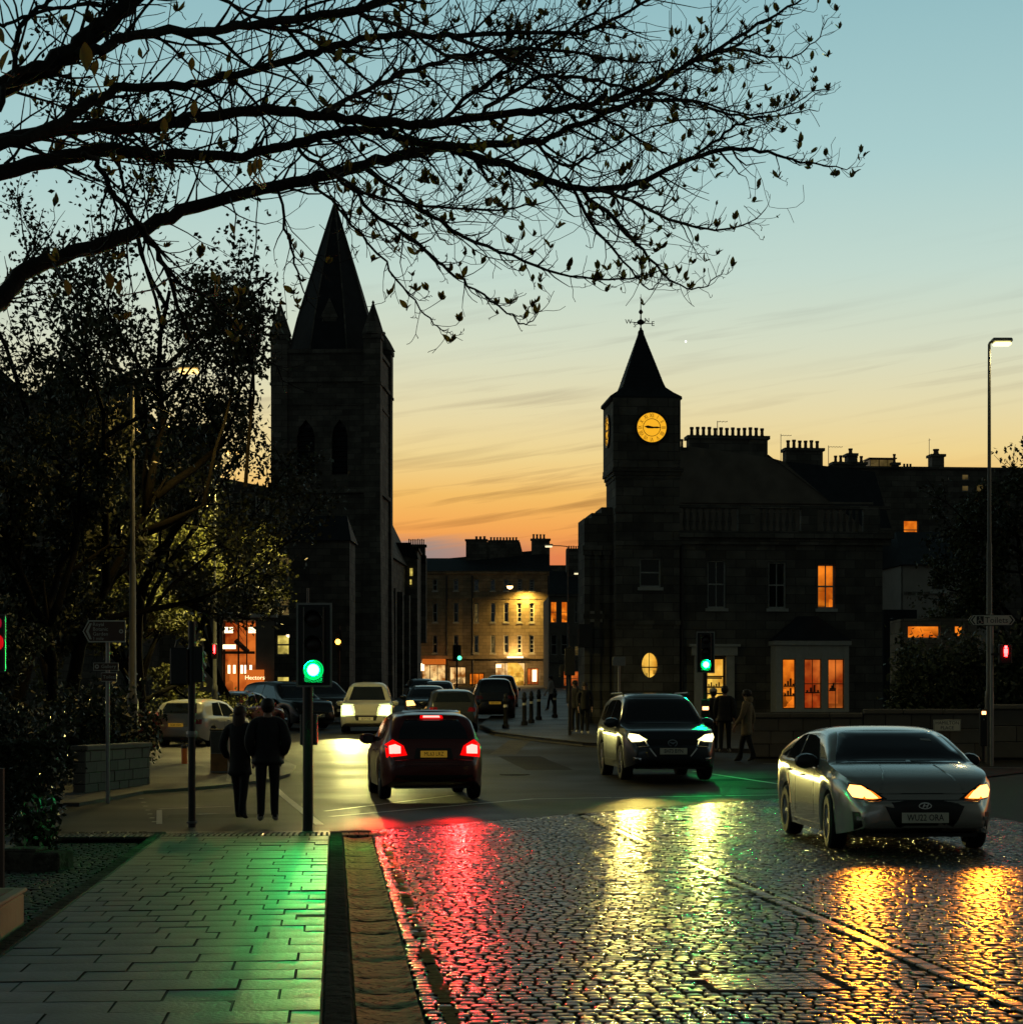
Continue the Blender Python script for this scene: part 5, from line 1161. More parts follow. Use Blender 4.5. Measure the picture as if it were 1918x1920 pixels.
# -- cars further up the street: plainer, one recipe
def plain(paint_, kind='saloon', lit=None, red=False, plate=None, ptxt='SN61 KVA', big=False):
    s = dict(L=4.3, W=1.8, wheel=.32, axles=(-1.28, 1.28), clear=.2, paint=paint_, tw=.2, crown=.045, nose=.5, nosew=.82, tail=.5, tailw=.86, tumble=.38, mirror=(.6, 1.02, 1.2), handles=[(-.1, .85)])
    if kind == 'saloon':
        s['top'] = [(0, .68), (.015, .94), (.06, 1.0), (.13, 1.05), (.27, 1.38), (.42, 1.45), (.55, 1.40), (.70, 1.1), (.76, .97), (.9, .9), (.97, .8), (1, .6)]; rw = [(-.60, 1.06), (.60, 1.06), (.48, 1.36), (-.48, 1.36)]; zr = 1.42
    elif kind == 'hatch':
        s['top'] = [(0, .70), (.015, 1.0), (.06, 1.2), (.11, 1.40), (.25, 1.47), (.42, 1.48), (.55, 1.43), (.70, 1.13), (.76, .98), (.9, .9), (.97, .8), (1, .6)]; rw = [(-.62, 1.06), (.62, 1.06), (.5, 1.38), (-.5, 1.38)]; zr = 1.44
    else:
        s['top'] = [(0, .8), (.01, 1.15), (.03, 1.5), (.07, 1.66), (.2, 1.72), (.45, 1.73), (.56, 1.66), (.68, 1.28), (.74, 1.1), (.9, 1.02), (.97, .92), (1, .66)]; rw = [(-.64, 1.14), (.64, 1.14), (.55, 1.6), (-.55, 1.6)]; zr = 1.66; s['wheel'] = .36
    b0 = .90 if kind != 'suv' else 1.03
    s['belt'] = [(0, .62), (.04, b0 + .02), (.3, b0 + .02), (.75, b0 - .02), (.9, b0 - .1), (1, .54)]
    ws = [(-.64, b0 + .10), (.64, b0 + .10), (.49, zr - .06), (-.49, zr - .06)]
    s['parts'] = [('windscreen', ws, 'f', 'carglass'), ('rear_window', rw, 'r', 'carglass'), ('side_window', [(-.42, b0 + .08), (.68, b0 + .06), (.2, zr - .1), (-.40, zr - .03)], 'S', 'carglass'), ('side_window', [(-1.25, b0 + .1), (-.5, b0 + .08), (-.48, zr - .03), (-1.0, zr - .06)], 'S', 'carglass'),
        ('grille', [(-.4, .6), (.4, .6), (.34, .42), (-.34, .42)], 'f', 'trimblack')]
    s['parts'] += [('tail_light', [(.5, b0 - .16), (.8, b0 - .18), (.80, b0 - .02), (.55, b0 - .02)], 'rr', red if isinstance(red, str) else 'redlens')]
    if lit and big: s['parts'] += [('headlight', [(.36, .60), (.86, .56), (.88, 1.0), (.44, .98)], 'ff', lit[0], dict(off=.008)), ('lit_lamp', [(.44, .64), (.80, .61), (.83, .93), (.54, .93)], 'ff', lit[1], dict(off=.02, rings=2))]  # oversized glowing patches stand in for the glare round the lamps
    elif lit: s['parts'] += [('headlight', [(.48, .70), (.80, .66), (.82, .84), (.56, .84)], 'ff', lit[0], dict(off=.008)), ('lit_lamp', [(.46, .68), (.80, .65), (.82, .86), (.56, .86)], 'ff', lit[1], dict(off=.02, rings=2))]
    else: s['parts'] += [('headlight', [(.5, .66), (.78, .64), (.8, .76), (.58, .76)], 'ff', 'housing')]
    s['parts'] += seams(0, ((.66, -.04), (-.45, .02)), .35, b0 + .02)
    s['plates'] = [(2.205, .48, .5, .11, 'plate_w', True, ptxt), (-2.205, .70, .5, .11, 'plate_y', False, ptxt)]
    return s
def place(name, px, d, heading, sp, label, cat='car', group=None, k=1.0):
    x = (px - CX) / F * d; o, _, _ = make_car(name, (x, d, gz(x, d)), heading, sp, label, cat, group); o.scale = (k, k, k); return o
place('oncoming_car', 691, 72, -90 + 2, plain('p_white', 'suv', ('hl_halo', 'hl_green'), ptxt='SK19 TNE', big=True), 'white car with dazzling greenish headlamps coming down the street', k=1.0)
place('queueing_saloon', 845, 72, 90 + 4, plain('p_grey', 'hatch', red=False, ptxt='SF66 HLO'), 'dark saloon with a bluish rear window just beyond the braking hatchback')
place('oncoming_car', 800, 84, -90 + 3, plain('p_grey', 'hatch', ('hl_halo_o', 'hl_orange'), ptxt='LB17 XRM'), 'car half hidden behind the dark saloon, one yellow headlamp showing')
place('parked_car', 924, 88, 90 + 3, plain('p_black', 'suv', ptxt='SA65 DWC'), 'black four by four parked at the kerb beside the street bollards')
place('parked_car', 938, 108, 90 + 2, plain('p_grey', 'suv', ptxt='SN14 OJU'), 'grey four by four parked farther up below the bright shop')
place('parked_car', 822, 104, -90, plain('p_grey', 'hatch', ptxt='ST12 EWX'), 'small dark car showing only its roof above the dark saloon')
place('parked_car', 790, 120, -82, plain('p_black', 'saloon', ptxt='SL58 BFA'), 'black car below the orange awning at the street end')
place('parked_estate', 383, 60, 90 - 14, plain('p_white', 'hatch', ptxt='SC60 YGH'), 'pale white car parked at the left kerb behind the thin black pole', k=.92)
place('parked_car', 452, 70, 90 - 16, plain('p_dark', 'saloon', red='redglow2' if False else True, ptxt='SY13 PLD'), 'dark car with a pale rear side window beyond the pale parked car')
place('parked_car', 538, 76, -52, plain('p_black', 'suv', ptxt='SW67 KRB'), 'black four by four waiting left of the green signal pole')
place('parked_car', 600, 84, -60, plain('p_grey', 'suv', ptxt='SG18 UVN'), 'dark car behind the green signal pole, tail catching orange light')
# ------------------------------------------------------------------ signals, lamp posts, signs
MT['green_on'] = glow('lit green signal', (.0007, 1., .17), 1500.)
MT['green_halo'] = glow('green lens and halo glow', (.0, .80, .14), 1.3)  # weaker green glow that paints the halo round the bulb
MT['red_on'] = glow('lit red signal', (1., .01, .01), 60.)
MT['amber_on'] = glow('lit amber lamp', (1., .45, .05), 8.)
MT['push_on'] = glow('lit wait panel', (1., .45, .16), 5.)
MT['lamp_on'] = glow('lit street lantern', (1., .88, .36), 2.6)
MT['lamp_on2'] = glow('lit sodium lantern', (1., .62, .18), 3.)
MT['lensoff'] = mat('unlit signal lens', (.03, .015, .01), .3, var=0)
MT['lamp_dim'] = glow('dim lantern', (1., .85, .5), 1.3)
def signal(name, base, top, head_w, label, cat='traffic light', face=0., lit='green', head_dx=0., pole_r=.057, z_head=None, head_h=None, group=None, border=True, aerial_h=0., box_z=None):
    """post with a three lens head on a bordered board; face 0 = head looks at the camera side"""
    o = empty(name, base, 0, label, cat, group)
    MB().lathe([(pole_r * 1.02, -.05), (pole_r, .02), (pole_r, top)], 12).obj('post', MT['black'], o, True, 40)
    MB().lathe([(pole_r * 1.5, 0), (pole_r * 1.5, .015), (pole_r * 1.05, .03)], 12).obj('post_collar', MT['pole'], o)
    if aerial_h: MB().cyl((.0, .02, top), .014, aerial_h, 6).obj('aerial', MT['pole'], o)
    if z_head is None: return o
    hd = empty('signal_head', (head_dx, -.11, z_head), face, parent=o); hh = head_h; w = head_w
    MB().bbox(-w / 2, w / 2, -.015, .01, -hh / 2, hh / 2, .01).obj('backing_board', MT['black'], hd)
    if border:
        b = MB(); e = .022
        b.box(-w / 2 - .003, w / 2 + .003, -.024, -.016, hh / 2 - e, hh / 2 + .003); b.box(-w / 2 - .003, w / 2 + .003, -.024, -.016, -hh / 2 - .003, -hh / 2 + e)
        b.box(-w / 2 - .003, -w / 2 + e, -.024, -.016, -hh / 2 + e, hh / 2 - e); b.box(w / 2 - e, w / 2 + .003, -.024, -.016, -hh / 2 + e, hh / 2 - e); b.obj('board_border', MT['galv'], hd)
    r = min(w * .235, hh / 8.5)
    MB().bbox(-r * 1.25, r * 1.25, -.12, -.026, -hh * .46, hh * .46, .015).obj('lamp_box', MT['plastic'], hd)
    for k, c_ in enumerate(('red', 'amber', 'green')):
        z = hh * (.30 - .30 * k); on = lit == c_
        ln = MB().lathe([(r, -.121), (r * .98, -.13), (r * .6, -.145), (.01, -.15)], 20, (0, 0, z), 'y').obj('lens', MT[{'green': 'green_halo', 'red': 'red_on', 'amber': 'amber_on'}[c_]] if on else MT['lensoff'], hd, True, 50)
        vz = MB(); n = 16; vs = []
        for q in range(n + 1):
            a = R(-25 + 230 * q / n); 
            for yy_, rr_ in ((-.122, r * 1.08), (-.122 - r * 1.5 * (.35 + .65 * max(0, math.sin(a))), r * 1.08)): vs.append((rr_ * math.cos(a), yy_, z + rr_ * math.sin(a)))
        vz.add(vs, [(2 * q, 2 * q + 1, 2 * q + 3, 2 * q + 2) for q in range(n)]); vm = vz.obj('visor', MT['plastic'], hd)
        if on and c_ == 'green':
            MB().lathe([(r * .70, -.147), (r * .66, -.153), (.01, -.160)], 20, (0, 0, z), 'y').obj('bulb', MT['green_on'], hd, True, 50)
            MB().lathe([(r * 1.02, -.1215), (r * 1.22, -.1215), (r * 1.22, -.1225), (r * 1.02, -.1225), (r * 1.02, -.1215)], 20, (0, 0, z), 'y', caps=False).obj('lens_halo', MT['green_halo'], hd)  # glowing ring on the lamp box stands in for the signal's halo
    if box_z:
        bx = MB(); bx.bbox(-.10, .10, -.115, -.055, box_z - .17, box_z + .17, .012); bo = bx.obj('push_button_box', MT['pole'], o)
    return o
# near signal: base at (578,1560)
b0 = G(578, 1561, .08); b0.z = .07
s0 = signal('traffic_light', b0, 2.62, .43, 'near green traffic light on a dark post at the pavement corner', z_head=2.30, head_h=1.02, head_dx=.09, lit='green', aerial_h=.38, pole_r=.062)
bx = MB(); bx.bbox(-.105, .105, .07, .20, 1.08, 1.46, .012); bx.obj('push_button_box', MT['pole'], s0)
# black post left of the couple with heads turned away
b1 = G(361, 1542, .06); b1.z = .05
s1 = signal('traffic_light', b1, 2.72, .3, 'thin black signal post left of the couple, its heads turned away', pole_r=.05)
hd = MB(); hd.bbox(-.29, -.045, -.06, .10, 1.86, 2.36, .02); hd.bbox(-.24, -.05, .1, .18, 1.9, 2.3, .01); hd.obj('signal_head', MT['plastic'], s1)
for z in (2.0, 2.15, 2.3): MB().lathe([(.055, .06), (.06, .2)], 10, (.11, 0, z - .03), 'y').obj('visor', MT['plastic'], s1)
MB().box(.03, .15, -.05, .08, 1.9, 2.38).obj('side_head', MT['plastic'], s1)
MB().tube([(-.05, 0, 2.42), (-.14, 0, 2.50), (-.20, 0, 2.45), (-.22, 0, 2.37)], .016, 6).obj('bracket', MT['plastic'], s1)
MB().lathe([(.075, 1.16), (.08, 1.2), (.075, 1.24)], 12).obj('clamp', MT['galv'], s1)
# second green signal in front of the bank house
d = 47.; x = (1321 - CX) / F * d; s_ = F / d; zg = gz(x, d) + .0
zt = EYE + (HY - 1185) / s_ - zg; zb_ = EYE + (HY - 1262) / s_ - zg
s2 = signal('traffic_light', (x, d, zg), zt + .02, .42, 'far green traffic light in front of the lit doorway of the bank house', z_head=(zt + zb_) / 2, head_h=zt - zb_, lit='green')
b = MB(); b.bbox(-.10, .10, -.14, -.06, 1.22, 1.62, .01); pb = b.obj('push_button_box', MT['plastic'], s2)
MB().box(-.07, .07, -.15, -.141, 1.38, 1.46).obj('wait_lamp', MT['push_on'], pb)
# small signals far up the street
d = 150.; s_ = F / d
s3 = signal('traffic_light', ((857 - CX) / s_, d, gz(0, d)), 3.9, .62, 'distant signal silhouetted against the bright shop, small green light', z_head=3.1, head_h=1.2, lit='off', border=False, pole_r=.07)
MB().lathe([(.16, -.3), (.10, -.36), (.01, -.38)], 12, (.20, 0, 2.74), 'y').obj('lit_lens', glow('lit green repeater', (.1, 1., .45), 2.5), s3)
d = 96.; s_ = F / d
s4 = signal('traffic_light', ((636 - CX) / s_, d, gz(0, d)), 4.2, .3, 'slim signal beside the near green light, one small amber lamp lit', z_head=3.5, head_h=1.0, lit='off', border=False)
MB().lathe([(.13, -.3), (.09, -.36), (.01, -.38)], 12, (-.02, 0, 3.42), 'y').obj('lit_lens', MT['amber_on'], s4)
# red pedestrian signals
def ped(name, px, py, d, label, side=0.):
    x = (px - CX) / F * d; z = EYE + (HY - py) / F * d; g_ = gz(x, d)
    o = empty(name, (x, d, g_), 0, label, 'pedestrian signal')
    MB().bbox(-.15, .15, 0, .16, z - g_ - .30, z - g_ + .16, .015).obj('signal_box', MT['plastic'], o)
    MB().box(-.15 if side < 0 else .13, (side if side else .0), .04, .08, z - g_ - .1, z - g_ - .05).obj('bracket', MT['plastic'], o) if side else None
    m = MB(); m.lathe([(.038, -.012), (.03, -.02)], 10, (0, 0, z - g_ + .095), 'y'); m.box(-.045, .045, -.018, -.004, z - g_ - .05, z - g_ + .055); m.box(-.035, -.006, -.017, -.004, z - g_ - .13, z - g_ - .051); m.box(.006, .035, -.017, -.004, z - g_ - .13, z - g_ - .051)
    m.obj('red_figure', MT['red_on'], o); return o
ped('pedestrian_signal', 1884, 1221, 48.5, 'red standing man signal on the right hand sign post', -.34)
q = ped('pedestrian_signal', 403, 1217, 62, 'small red crossing light in front of the bar', .0)
q.scale = (.55, 1, 1); 
# partly seen signal at the left edge of the frame
o = empty('traffic_light', (P(-27, 1200, 19).x, 19, 0), 0, 'traffic light cut by the left frame edge, glowing red', 'traffic light')
MB().cyl((0, 0, 0), .055, 2.6, 10).obj('post', MT['black'], o); MB().bbox(-.20, .20, -.05, .02, 1.95, 2.48, .01).obj('backing_board', MT['black'], o)
b = MB(); b.box(.19, .205, -.06, -.051, 1.95, 2.48); b.box(.10, .205, -.06, -.0505, 1.94, 1.955); b.box(.15, .205, -.06, -.0505, 2.47, 2.485); b.obj('board_border', MT['pole'], o)
MB().lathe([(.085, -.055), (.08, -.075), (.01, -.09)], 16, (.11, 0, 2.22), 'y').obj('lens', glow('lit red edge lens', (1., .01, .012), .55), o)
MB().lathe([(.02, -.055), (.01, -.07)], 8, (.155, 0, 2.40), 'y', sy=2.4).obj('repeater', glow('dim red repeater', (.5, .01, .03), .5), o)

# --- street lamps
def street_lamp(px, base_py, top_py, d, label, arm=.55, side=1, mm='lamp_on', e=0., col=(1, .8, .35), r0=.075, headl=.6, group='street lamps', armrise=.05, pm='pole', k=1.):
    x = (px - CX) / F * d; g_ = gz(x, d); h = EYE + (HY - top_py) / F * d - g_
    o = empty('street_lamp', (x, d, g_), 0, label, 'street lamp', group)
    MB().lathe([(r0 * 1.5, 0), (r0 * 1.5, 1.6), (r0 * 1.4, 1.75), (r0, 1.8), (r0 * .85, h * .52), (r0 * .65, h * .53), (r0 * .5, h)], 10).obj('post', MT[pm], o, True, 40)
    MB().tube([(0, 0, h), (side * arm * .5, -.02, h + armrise * .8), (side * arm, -.05, h + armrise)], r0 * .45, 6).obj('arm', MT[pm], o)
    hb = MB(); x0, x1 = sorted((side * arm, side * (arm + headl))); hb.bbox(x0, x1, -.16, .10, h + armrise - .02, h + armrise + .09, .03); hb.obj('lantern', MT['galv'], o)
    lb = MB(); lb.bbox(x0 + .04, x1 - .04, -.19, .08, h + armrise - .10, h + armrise - .021, .03); lb.obj('lit_lamp', MT[mm], o)
    if e: lamp('street_lamp_light', 'SPOT', (side * (arm + headl / 2), -.05, h + armrise - .14), col, e, o, .18, (0, 0, 0), R(165), .6)
    return o
street_lamp(1853, 1421, 646, 50, 'tall street lamp at right with a bright yellow lantern', arm=.05, side=1, mm='lamp_on', e=220, headl=.5)
street_lamp(250, 1400, 697, 45, 'tall street lamp among the leaves at left, its lantern on a long arm', arm=1.0, side=1, mm='lamp_on2', e=650, col=(1, .66, .16), headl=.5, r0=.085)
street_lamp(1064, 1300, 1025, 118, 'distant street lamp left of the bank house, dim lantern to its left', arm=.85, side=-1, mm='lamp_dim', headl=.5, r0=.06)
street_lamp(1090, 1300, 1076, 140, 'smallest street lamp close to the bank house wing', arm=.05, side=-1, mm='lamp_dim', headl=.5, r0=.06)
street_lamp(404, 1400, 850, 62.5, 'slim grey street lamp post rising through the lit leaves', arm=.3, side=1, mm='lamp_on2', e=4500, col=(1, .80, .25), headl=.5, r0=.06)
# hanging lamp over the street end
o = empty('hanging_lamp', P(956, 1100, 196), 0, 'round orange lamp hung across the street end', 'lamp')
MB().lathe([(.02, .5), (.06, .3), (.25, .2), (.3, .05)], 12).obj('lamp_hood', MT['black'], o); MB().lathe([(.3, .05), (.3, -.05), (.2, -.2), (.02, -.26)], 12).obj('lit_lamp', glow('lit hanging lamp', (1., .55, .2), 6.), o)
MB().tube([(-14, 0, 1.2), (-6, 0, .6), (0, 0, .5), (5, 0, .6), (12, 0, 1.2)], .02, 4).obj('span_wire', MT['black'], o)

lamp('hanging_lamp_light', 'SPOT', (0, 0, -.5), (1, .60, .18), 1500, o, .3, (R(10), 0, 0), R(160), 1.)
# --- signs
d = 48.6; s_ = F / d; x = (1858 - CX) / s_; g_ = gz(x, d)
so = empty('direction_sign', (x, d, g_), 0, 'cream Toilets finger sign with a wheelchair symbol on its post at right', 'sign')
zc = EYE + (HY - 1163) / s_ - g_
MB().cyl((0, .03, 0), .042, zc + .15, 10).obj('post', MT['galv'], so)
w_, h_ = .48, .135
b = MB(); b.prism([(-w_, -h_), (w_ - .0, -h_), (w_ + .09, 0), (w_, h_), (-w_, h_), (-w_ - .09, 0)], -.035, -.012); sp_ = b.obj('sign_plate', MT['cream'], so); sp_.location = (.0, 0, zc)
b = MB(); e = .014
out_ = [(-w_, -h_), (w_, -h_), (w_ + .09, 0), (w_, h_), (-w_, h_), (-w_ - .09, 0)]; inn = [(a * .955 + (0), c_ * .86) for a, c_ in out_]
b.add([(a, -.0375, c_) for a, c_ in out_] + [(a, -.0375, c_) for a, c_ in inn], [(k, (k + 1) % 6, 6 + (k + 1) % 6, 6 + k) for k in range(6)]); b.obj('sign_border', MT['ink'], sp_)
for sg in (1, -1): MB().add([(sg * (w_ - .085), -.038, h_ * .75), (sg * (w_ - .045), -.038, h_ * .75), (sg * (w_ + .035), -.038, 0), (sg * (w_ - .045), -.038, -h_ * .75), (sg * (w_ - .085), -.038, -h_ * .75), (sg * (w_ - .005), -.038, 0)], [(0, 1, 2, 5)[::sg], (5, 2, 3, 4)[::sg]]).obj('chevron', MT['ink'], sp_)
me = text_mesh('Toilets', .20, 'sign_lettering', .0); me.materials.append(MT['ink']); link('sign_lettering', me, None, sp_, (.10, -.0385, -.005))
MB().box(-.375, -.205, -.0385, -.0365, -.095, .095).obj('symbol_panel', MT['ink'], sp_)
wc = MB(); wc.lathe([(.016, -.0395), (.015, -.041)], 10, (-.300, 0, .068), 'y'); wc.tube([(-.302, -.040, .045), (-.297, -.040, -.01), (-.262, -.040, -.01), (-.245, -.040, -.062), (-.228, -.040, -.055)], .0085, 4); wc.tube([(-.300, -.040, .026), (-.262, -.040, .022)], .006, 4)
wc.tube([(-.312 + .0, -.040, .012)] + [(-.298 + .046 * math.cos(a), -.040, -.038 + .046 * math.sin(a)) for a in [R(115 + 22 * k) for k in range(12)]], .007, 4); wc.obj('wheelchair_symbol', MT['cream'], sp_)
# push button post beside it
d2 = 49.2; x2 = (1842 - CX) / F * d2; pbp = empty('push_button_post', (x2, d2, gz(x2, d2) + .1), 0, 'dark push button post with a small orange wait light', 'push button')
MB().bbox(-.09, .09, -.05, .08, .35, 1.26, .015).obj('button_box', MT['plastic'], pbp); MB().box(-.05, .05, -.062, -.051, 1.12, 1.20).obj('wait_lamp', MT['push_on'], pbp); MB().cyl((0, .02, 0), .05, .36, 10).obj('post', MT['black'], pbp)
MB().lathe([(.02, -.051), (.018, -.065)], 10, (0, 0, 1.0), 'y').obj('button', MT['galv'], pbp)
# street name plate on the garden wall
d = 51.6; np_ = empty('street_nameplate', P(1769, 1360, d) - Vector((0, .32, 0)), 0, 'pale street name plate fixed to the stone wall, Hamilton Place', 'sign')
MB().bbox(-.345, .345, -.012, .02, -.145, .145, .006).obj('plate', MT['cream'], np_)
for t_, z in (('HAMILTON', .062), ('PLACE', -.062)):
    me = text_mesh(t_, .118, 'plate_lettering', .0, sx=1.0); me.materials.append(MT['ink']); link('plate_lettering', me, None, np_, (0, -.0135, z))
b = MB(); b.box(-.335, .335, -.0145, -.0128, .128, .136); b.box(-.335, .335, -.0145, -.0128, -.136, -.128); b.box(-.335, -.327, -.0145, -.0128, -.127, .127); b.box(.327, .335, -.0145, -.0128, -.127, .127); b.obj('plate_border', MT['ink'], np_)
# brown visitor signs on the left
d = 34.; s_ = F / d; x = (203 - CX) / s_
bs = empty('direction_sign', (x, d, 0), 0, 'brown visitor direction signs with white edges on one post at left', 'sign')
zc = EYE + (HY - 1184) / s_
MB().cyl((0, .03, 0), .035, zc + .1, 10).obj('post', MT['galv'], bs)
def finger(z, x0, x1, h, tip, lines, sym):
    b = MB(); tip_ = abs(tip); o_ = [(x0, -h), (x1, -h), (x1, h), (x0, h), (x0 - tip, 0)] if tip > 0 else [(x0, -h), (x1, -h), (x1, h), (x0, h)]
    b.prism(o_, -.03, -.01); p_ = b.obj('sign_plate', MT['brown'], bs); p_.location = (0, 0, z)
    cx_ = (x0 + x1) / 2; n = len(o_); inn = [((a - cx_) * .955 + cx_, c_ * .88) for a, c_ in o_]
    MB().add([(a, -.0325, c_) for a, c_ in o_] + [(a, -.0325, c_) for a, c_ in inn], [(k, (k + 1) % n, n + (k + 1) % n, n + k) for k in range(n)]).obj('sign_border', MT['whiteink'], p_)
    if tip > 0: MB().add([(x0 + .02, -.033, h * .72), (x0 + .055, -.033, h * .72), (x0 - tip + .10, -.033, 0), (x0 + .055, -.033, -h * .72), (x0 + .02, -.033, -h * .72), (x0 - tip + .055, -.033, 0)], [(0, 5, 2, 1), (5, 4, 3, 2)]).obj('chevron', MT['whiteink'], p_)
    for t_, tx, tz, sz in lines:
        me = text_mesh(t_, sz, 'sign_lettering', .0, 'LEFT'); me.materials.append(MT['whiteink']); link('sign_lettering', me, None, p_, (tx, -.0335, tz))
    if sym: MB().lathe([(.036, -.0332), (.018, -.0332), (.018, -.0345), (.036, -.0345)], 14, (sym, 0, 0), 'y', caps=False).obj('sign_symbol', MT['whiteink'], p_)
finger(zc, -.31, .31, .185, .10, [('Royal', -.24, .115, .085), ('Botanic', -.24, .035, .085), ('Garden', -.24, -.045, .085), ('1 mile', -.24, -.12, .075)], .235)
finger(EYE + (HY - 1250) / s_, -.23, .19, .065, 0, [('Gallery', -.10, 0, .085)], -.17)
finger(EYE + (HY - 1269) / s_ - .005, -.10, .16, .075, 0, [('Toilets', -.07, .0, .08)], 0)

# --- cabinets, bins, bollards
p = G(416, 1449, .06); cb = empty('utility_cabinet', (p.x, p.y, .06 + gz(p.x, p.y)), R(-8), 'grey steel roadside cabinet beside the couple', 'cabinet')
MB().bbox(-.2, .2, -.16, .16, .0, .93, .012).obj('cabinet_body', MT['harl'] if False else MT['galv'], cb); MB().bbox(-.215, .215, -.175, .175, .93, .965, .01).obj('cabinet_lid', MT['pole'], cb); MB().box(-.19, .19, -.166, -.161, .04, .42).obj('cabinet_door', MT['ply'], cb); MB().box(-.19, .19, -.166, -.161, .44, .90).obj('cabinet_door', MT['pole'], cb); MB().box(.12, .15, -.175, -.1662, .6, .68).obj('handle', MT['black'], cb)
p = G(347, 1432, .06); o = empty('bollard', (p.x, p.y, .06), 0, 'short orange and black bollard behind the thin black post', 'bollard')
MB().lathe([(.07, 0), (.07, .62), (.05, .66)], 10).obj('bollard_body', MT['black'], o); MB().lathe([(.072, .18), (.072, .56)], 10, caps=False).obj('orange_sleeve', mat('orange sleeve', (.42, .13, .03), .5, var=.1), o)
p = G(279, 1372); wb = empty('wheelie_bin', (p.x, 58, gz(p.x, 58)), R(6), 'dark red wheelie bin standing by the left hedge', 'bin'); wb.location.x = (279 - CX) / F * 58
b = MB(); b.add([(-.22, -.26, .04), (.22, -.26, .04), (.22, .26, .04), (-.22, .26, .04), (-.28, -.34, .92), (.28, -.34, .92), (.28, .30, .92), (-.28, .30, .92)], [(0, 3, 2, 1), (4, 5, 6, 7), (0, 1, 5, 4), (1, 2, 6, 5), (2, 3, 7, 6), (3, 0, 4, 7)]); b.obj('bin_body', MT['red'], wb)
b = MB(); b.add([(-.3, -.38, .93), (.3, -.38, .93), (.3, .34, 1.0), (-.3, .34, 1.0), (-.26, -.33, .99), (.26, -.33, .99), (.26, .28, 1.07), (-.26, .28, 1.07)], [(0, 3, 2, 1), (4, 5, 6, 7), (0, 1, 5, 4), (1, 2, 6, 5), (2, 3, 7, 6), (3, 0, 4, 7)]); b.obj('bin_lid', MT['red'], wb)
for s in (1, -1): MB().cyl((s * .24 - .03, .26, .1), .1, .06, 12, 'x').obj('wheel', MT['rubber'], wb)
MB().tube([(-.22, .36, .98), (.22, .36, .98)], .018, 6).obj('handle', MT['red'], wb)
bol0 = None
bl_spots = [(948, 1366, 'tallest looking dark bollard beside the parked four by four'), (983, 1360, 'dark bollard with a pale band, second in the row'), (996, 1356, 'dark bollard, third in the row by the kerb'), (1010, 1350, 'thin dark bollard standing alone at the row end'), (1040, 1346, 'dark bollard near the group by the bank wing')]
for k, (px, py, lb) in enumerate(bl_spots):
    p = G(px, py, .1)
    if not bol0:
        o = bol0 = empty('bollard', p, 0, lb, 'bollard', 'bollards at the kerb of the street')
        MB().lathe([(.13, 0), (.13, .12), (.085, .16), (.075, .80), (.10, .84), (.10, .90), (.07, .94), (.085, 1.0), (.05, 1.08), (.01, 1.1)], 12).obj('bollard_body', MT['black'], o, True, 40); MB().lathe([(.079, .66), (.079, .74)], 12, caps=False).obj('pale_band', MT['cream'], o)
    else: o = copy_tree(bol0); o['label'] = lb; o.location = p
    o.scale = (1, 1, 1.15)
# sign on a thin post left of the oval window
d = 62.; x = (1160 - CX) / F * d; o = empty('street_sign', (x, d, gz(x, d) + .1), 0, 'small back view of a sign on a thin post left of the oval window', 'sign')
zz_ = EYE + (HY - 1240) / F * d - gz(x, d) - .1
MB().cyl((0, .02, 0), .035, zz_ + .1, 8).obj('post', MT['galv'], o); MB().bbox(-.2, .2, -.02, .0, zz_ - .14, zz_ + .14, .008).obj('sign_plate', MT['galv'], o)
# dark signal cluster near the bank wing
d = 66.; x = (1068 - CX) / F * d; o = empty('traffic_light', (x, d, gz(x, d) + .1), 0, 'dark signal post beside the bank wing with heads facing away', 'traffic light')
MB().cyl((0, 0, 0), .055, 2.9, 10).obj('post', MT['black'], o); MB().bbox(-.17, .17, -.1, .14, 1.95, 2.85, .02).obj('signal_head', MT['plastic'], o); MB().bbox(-.34, -.2, -.1, .1, 1.9, 2.3, .02).obj('side_head', MT['plastic'], o)

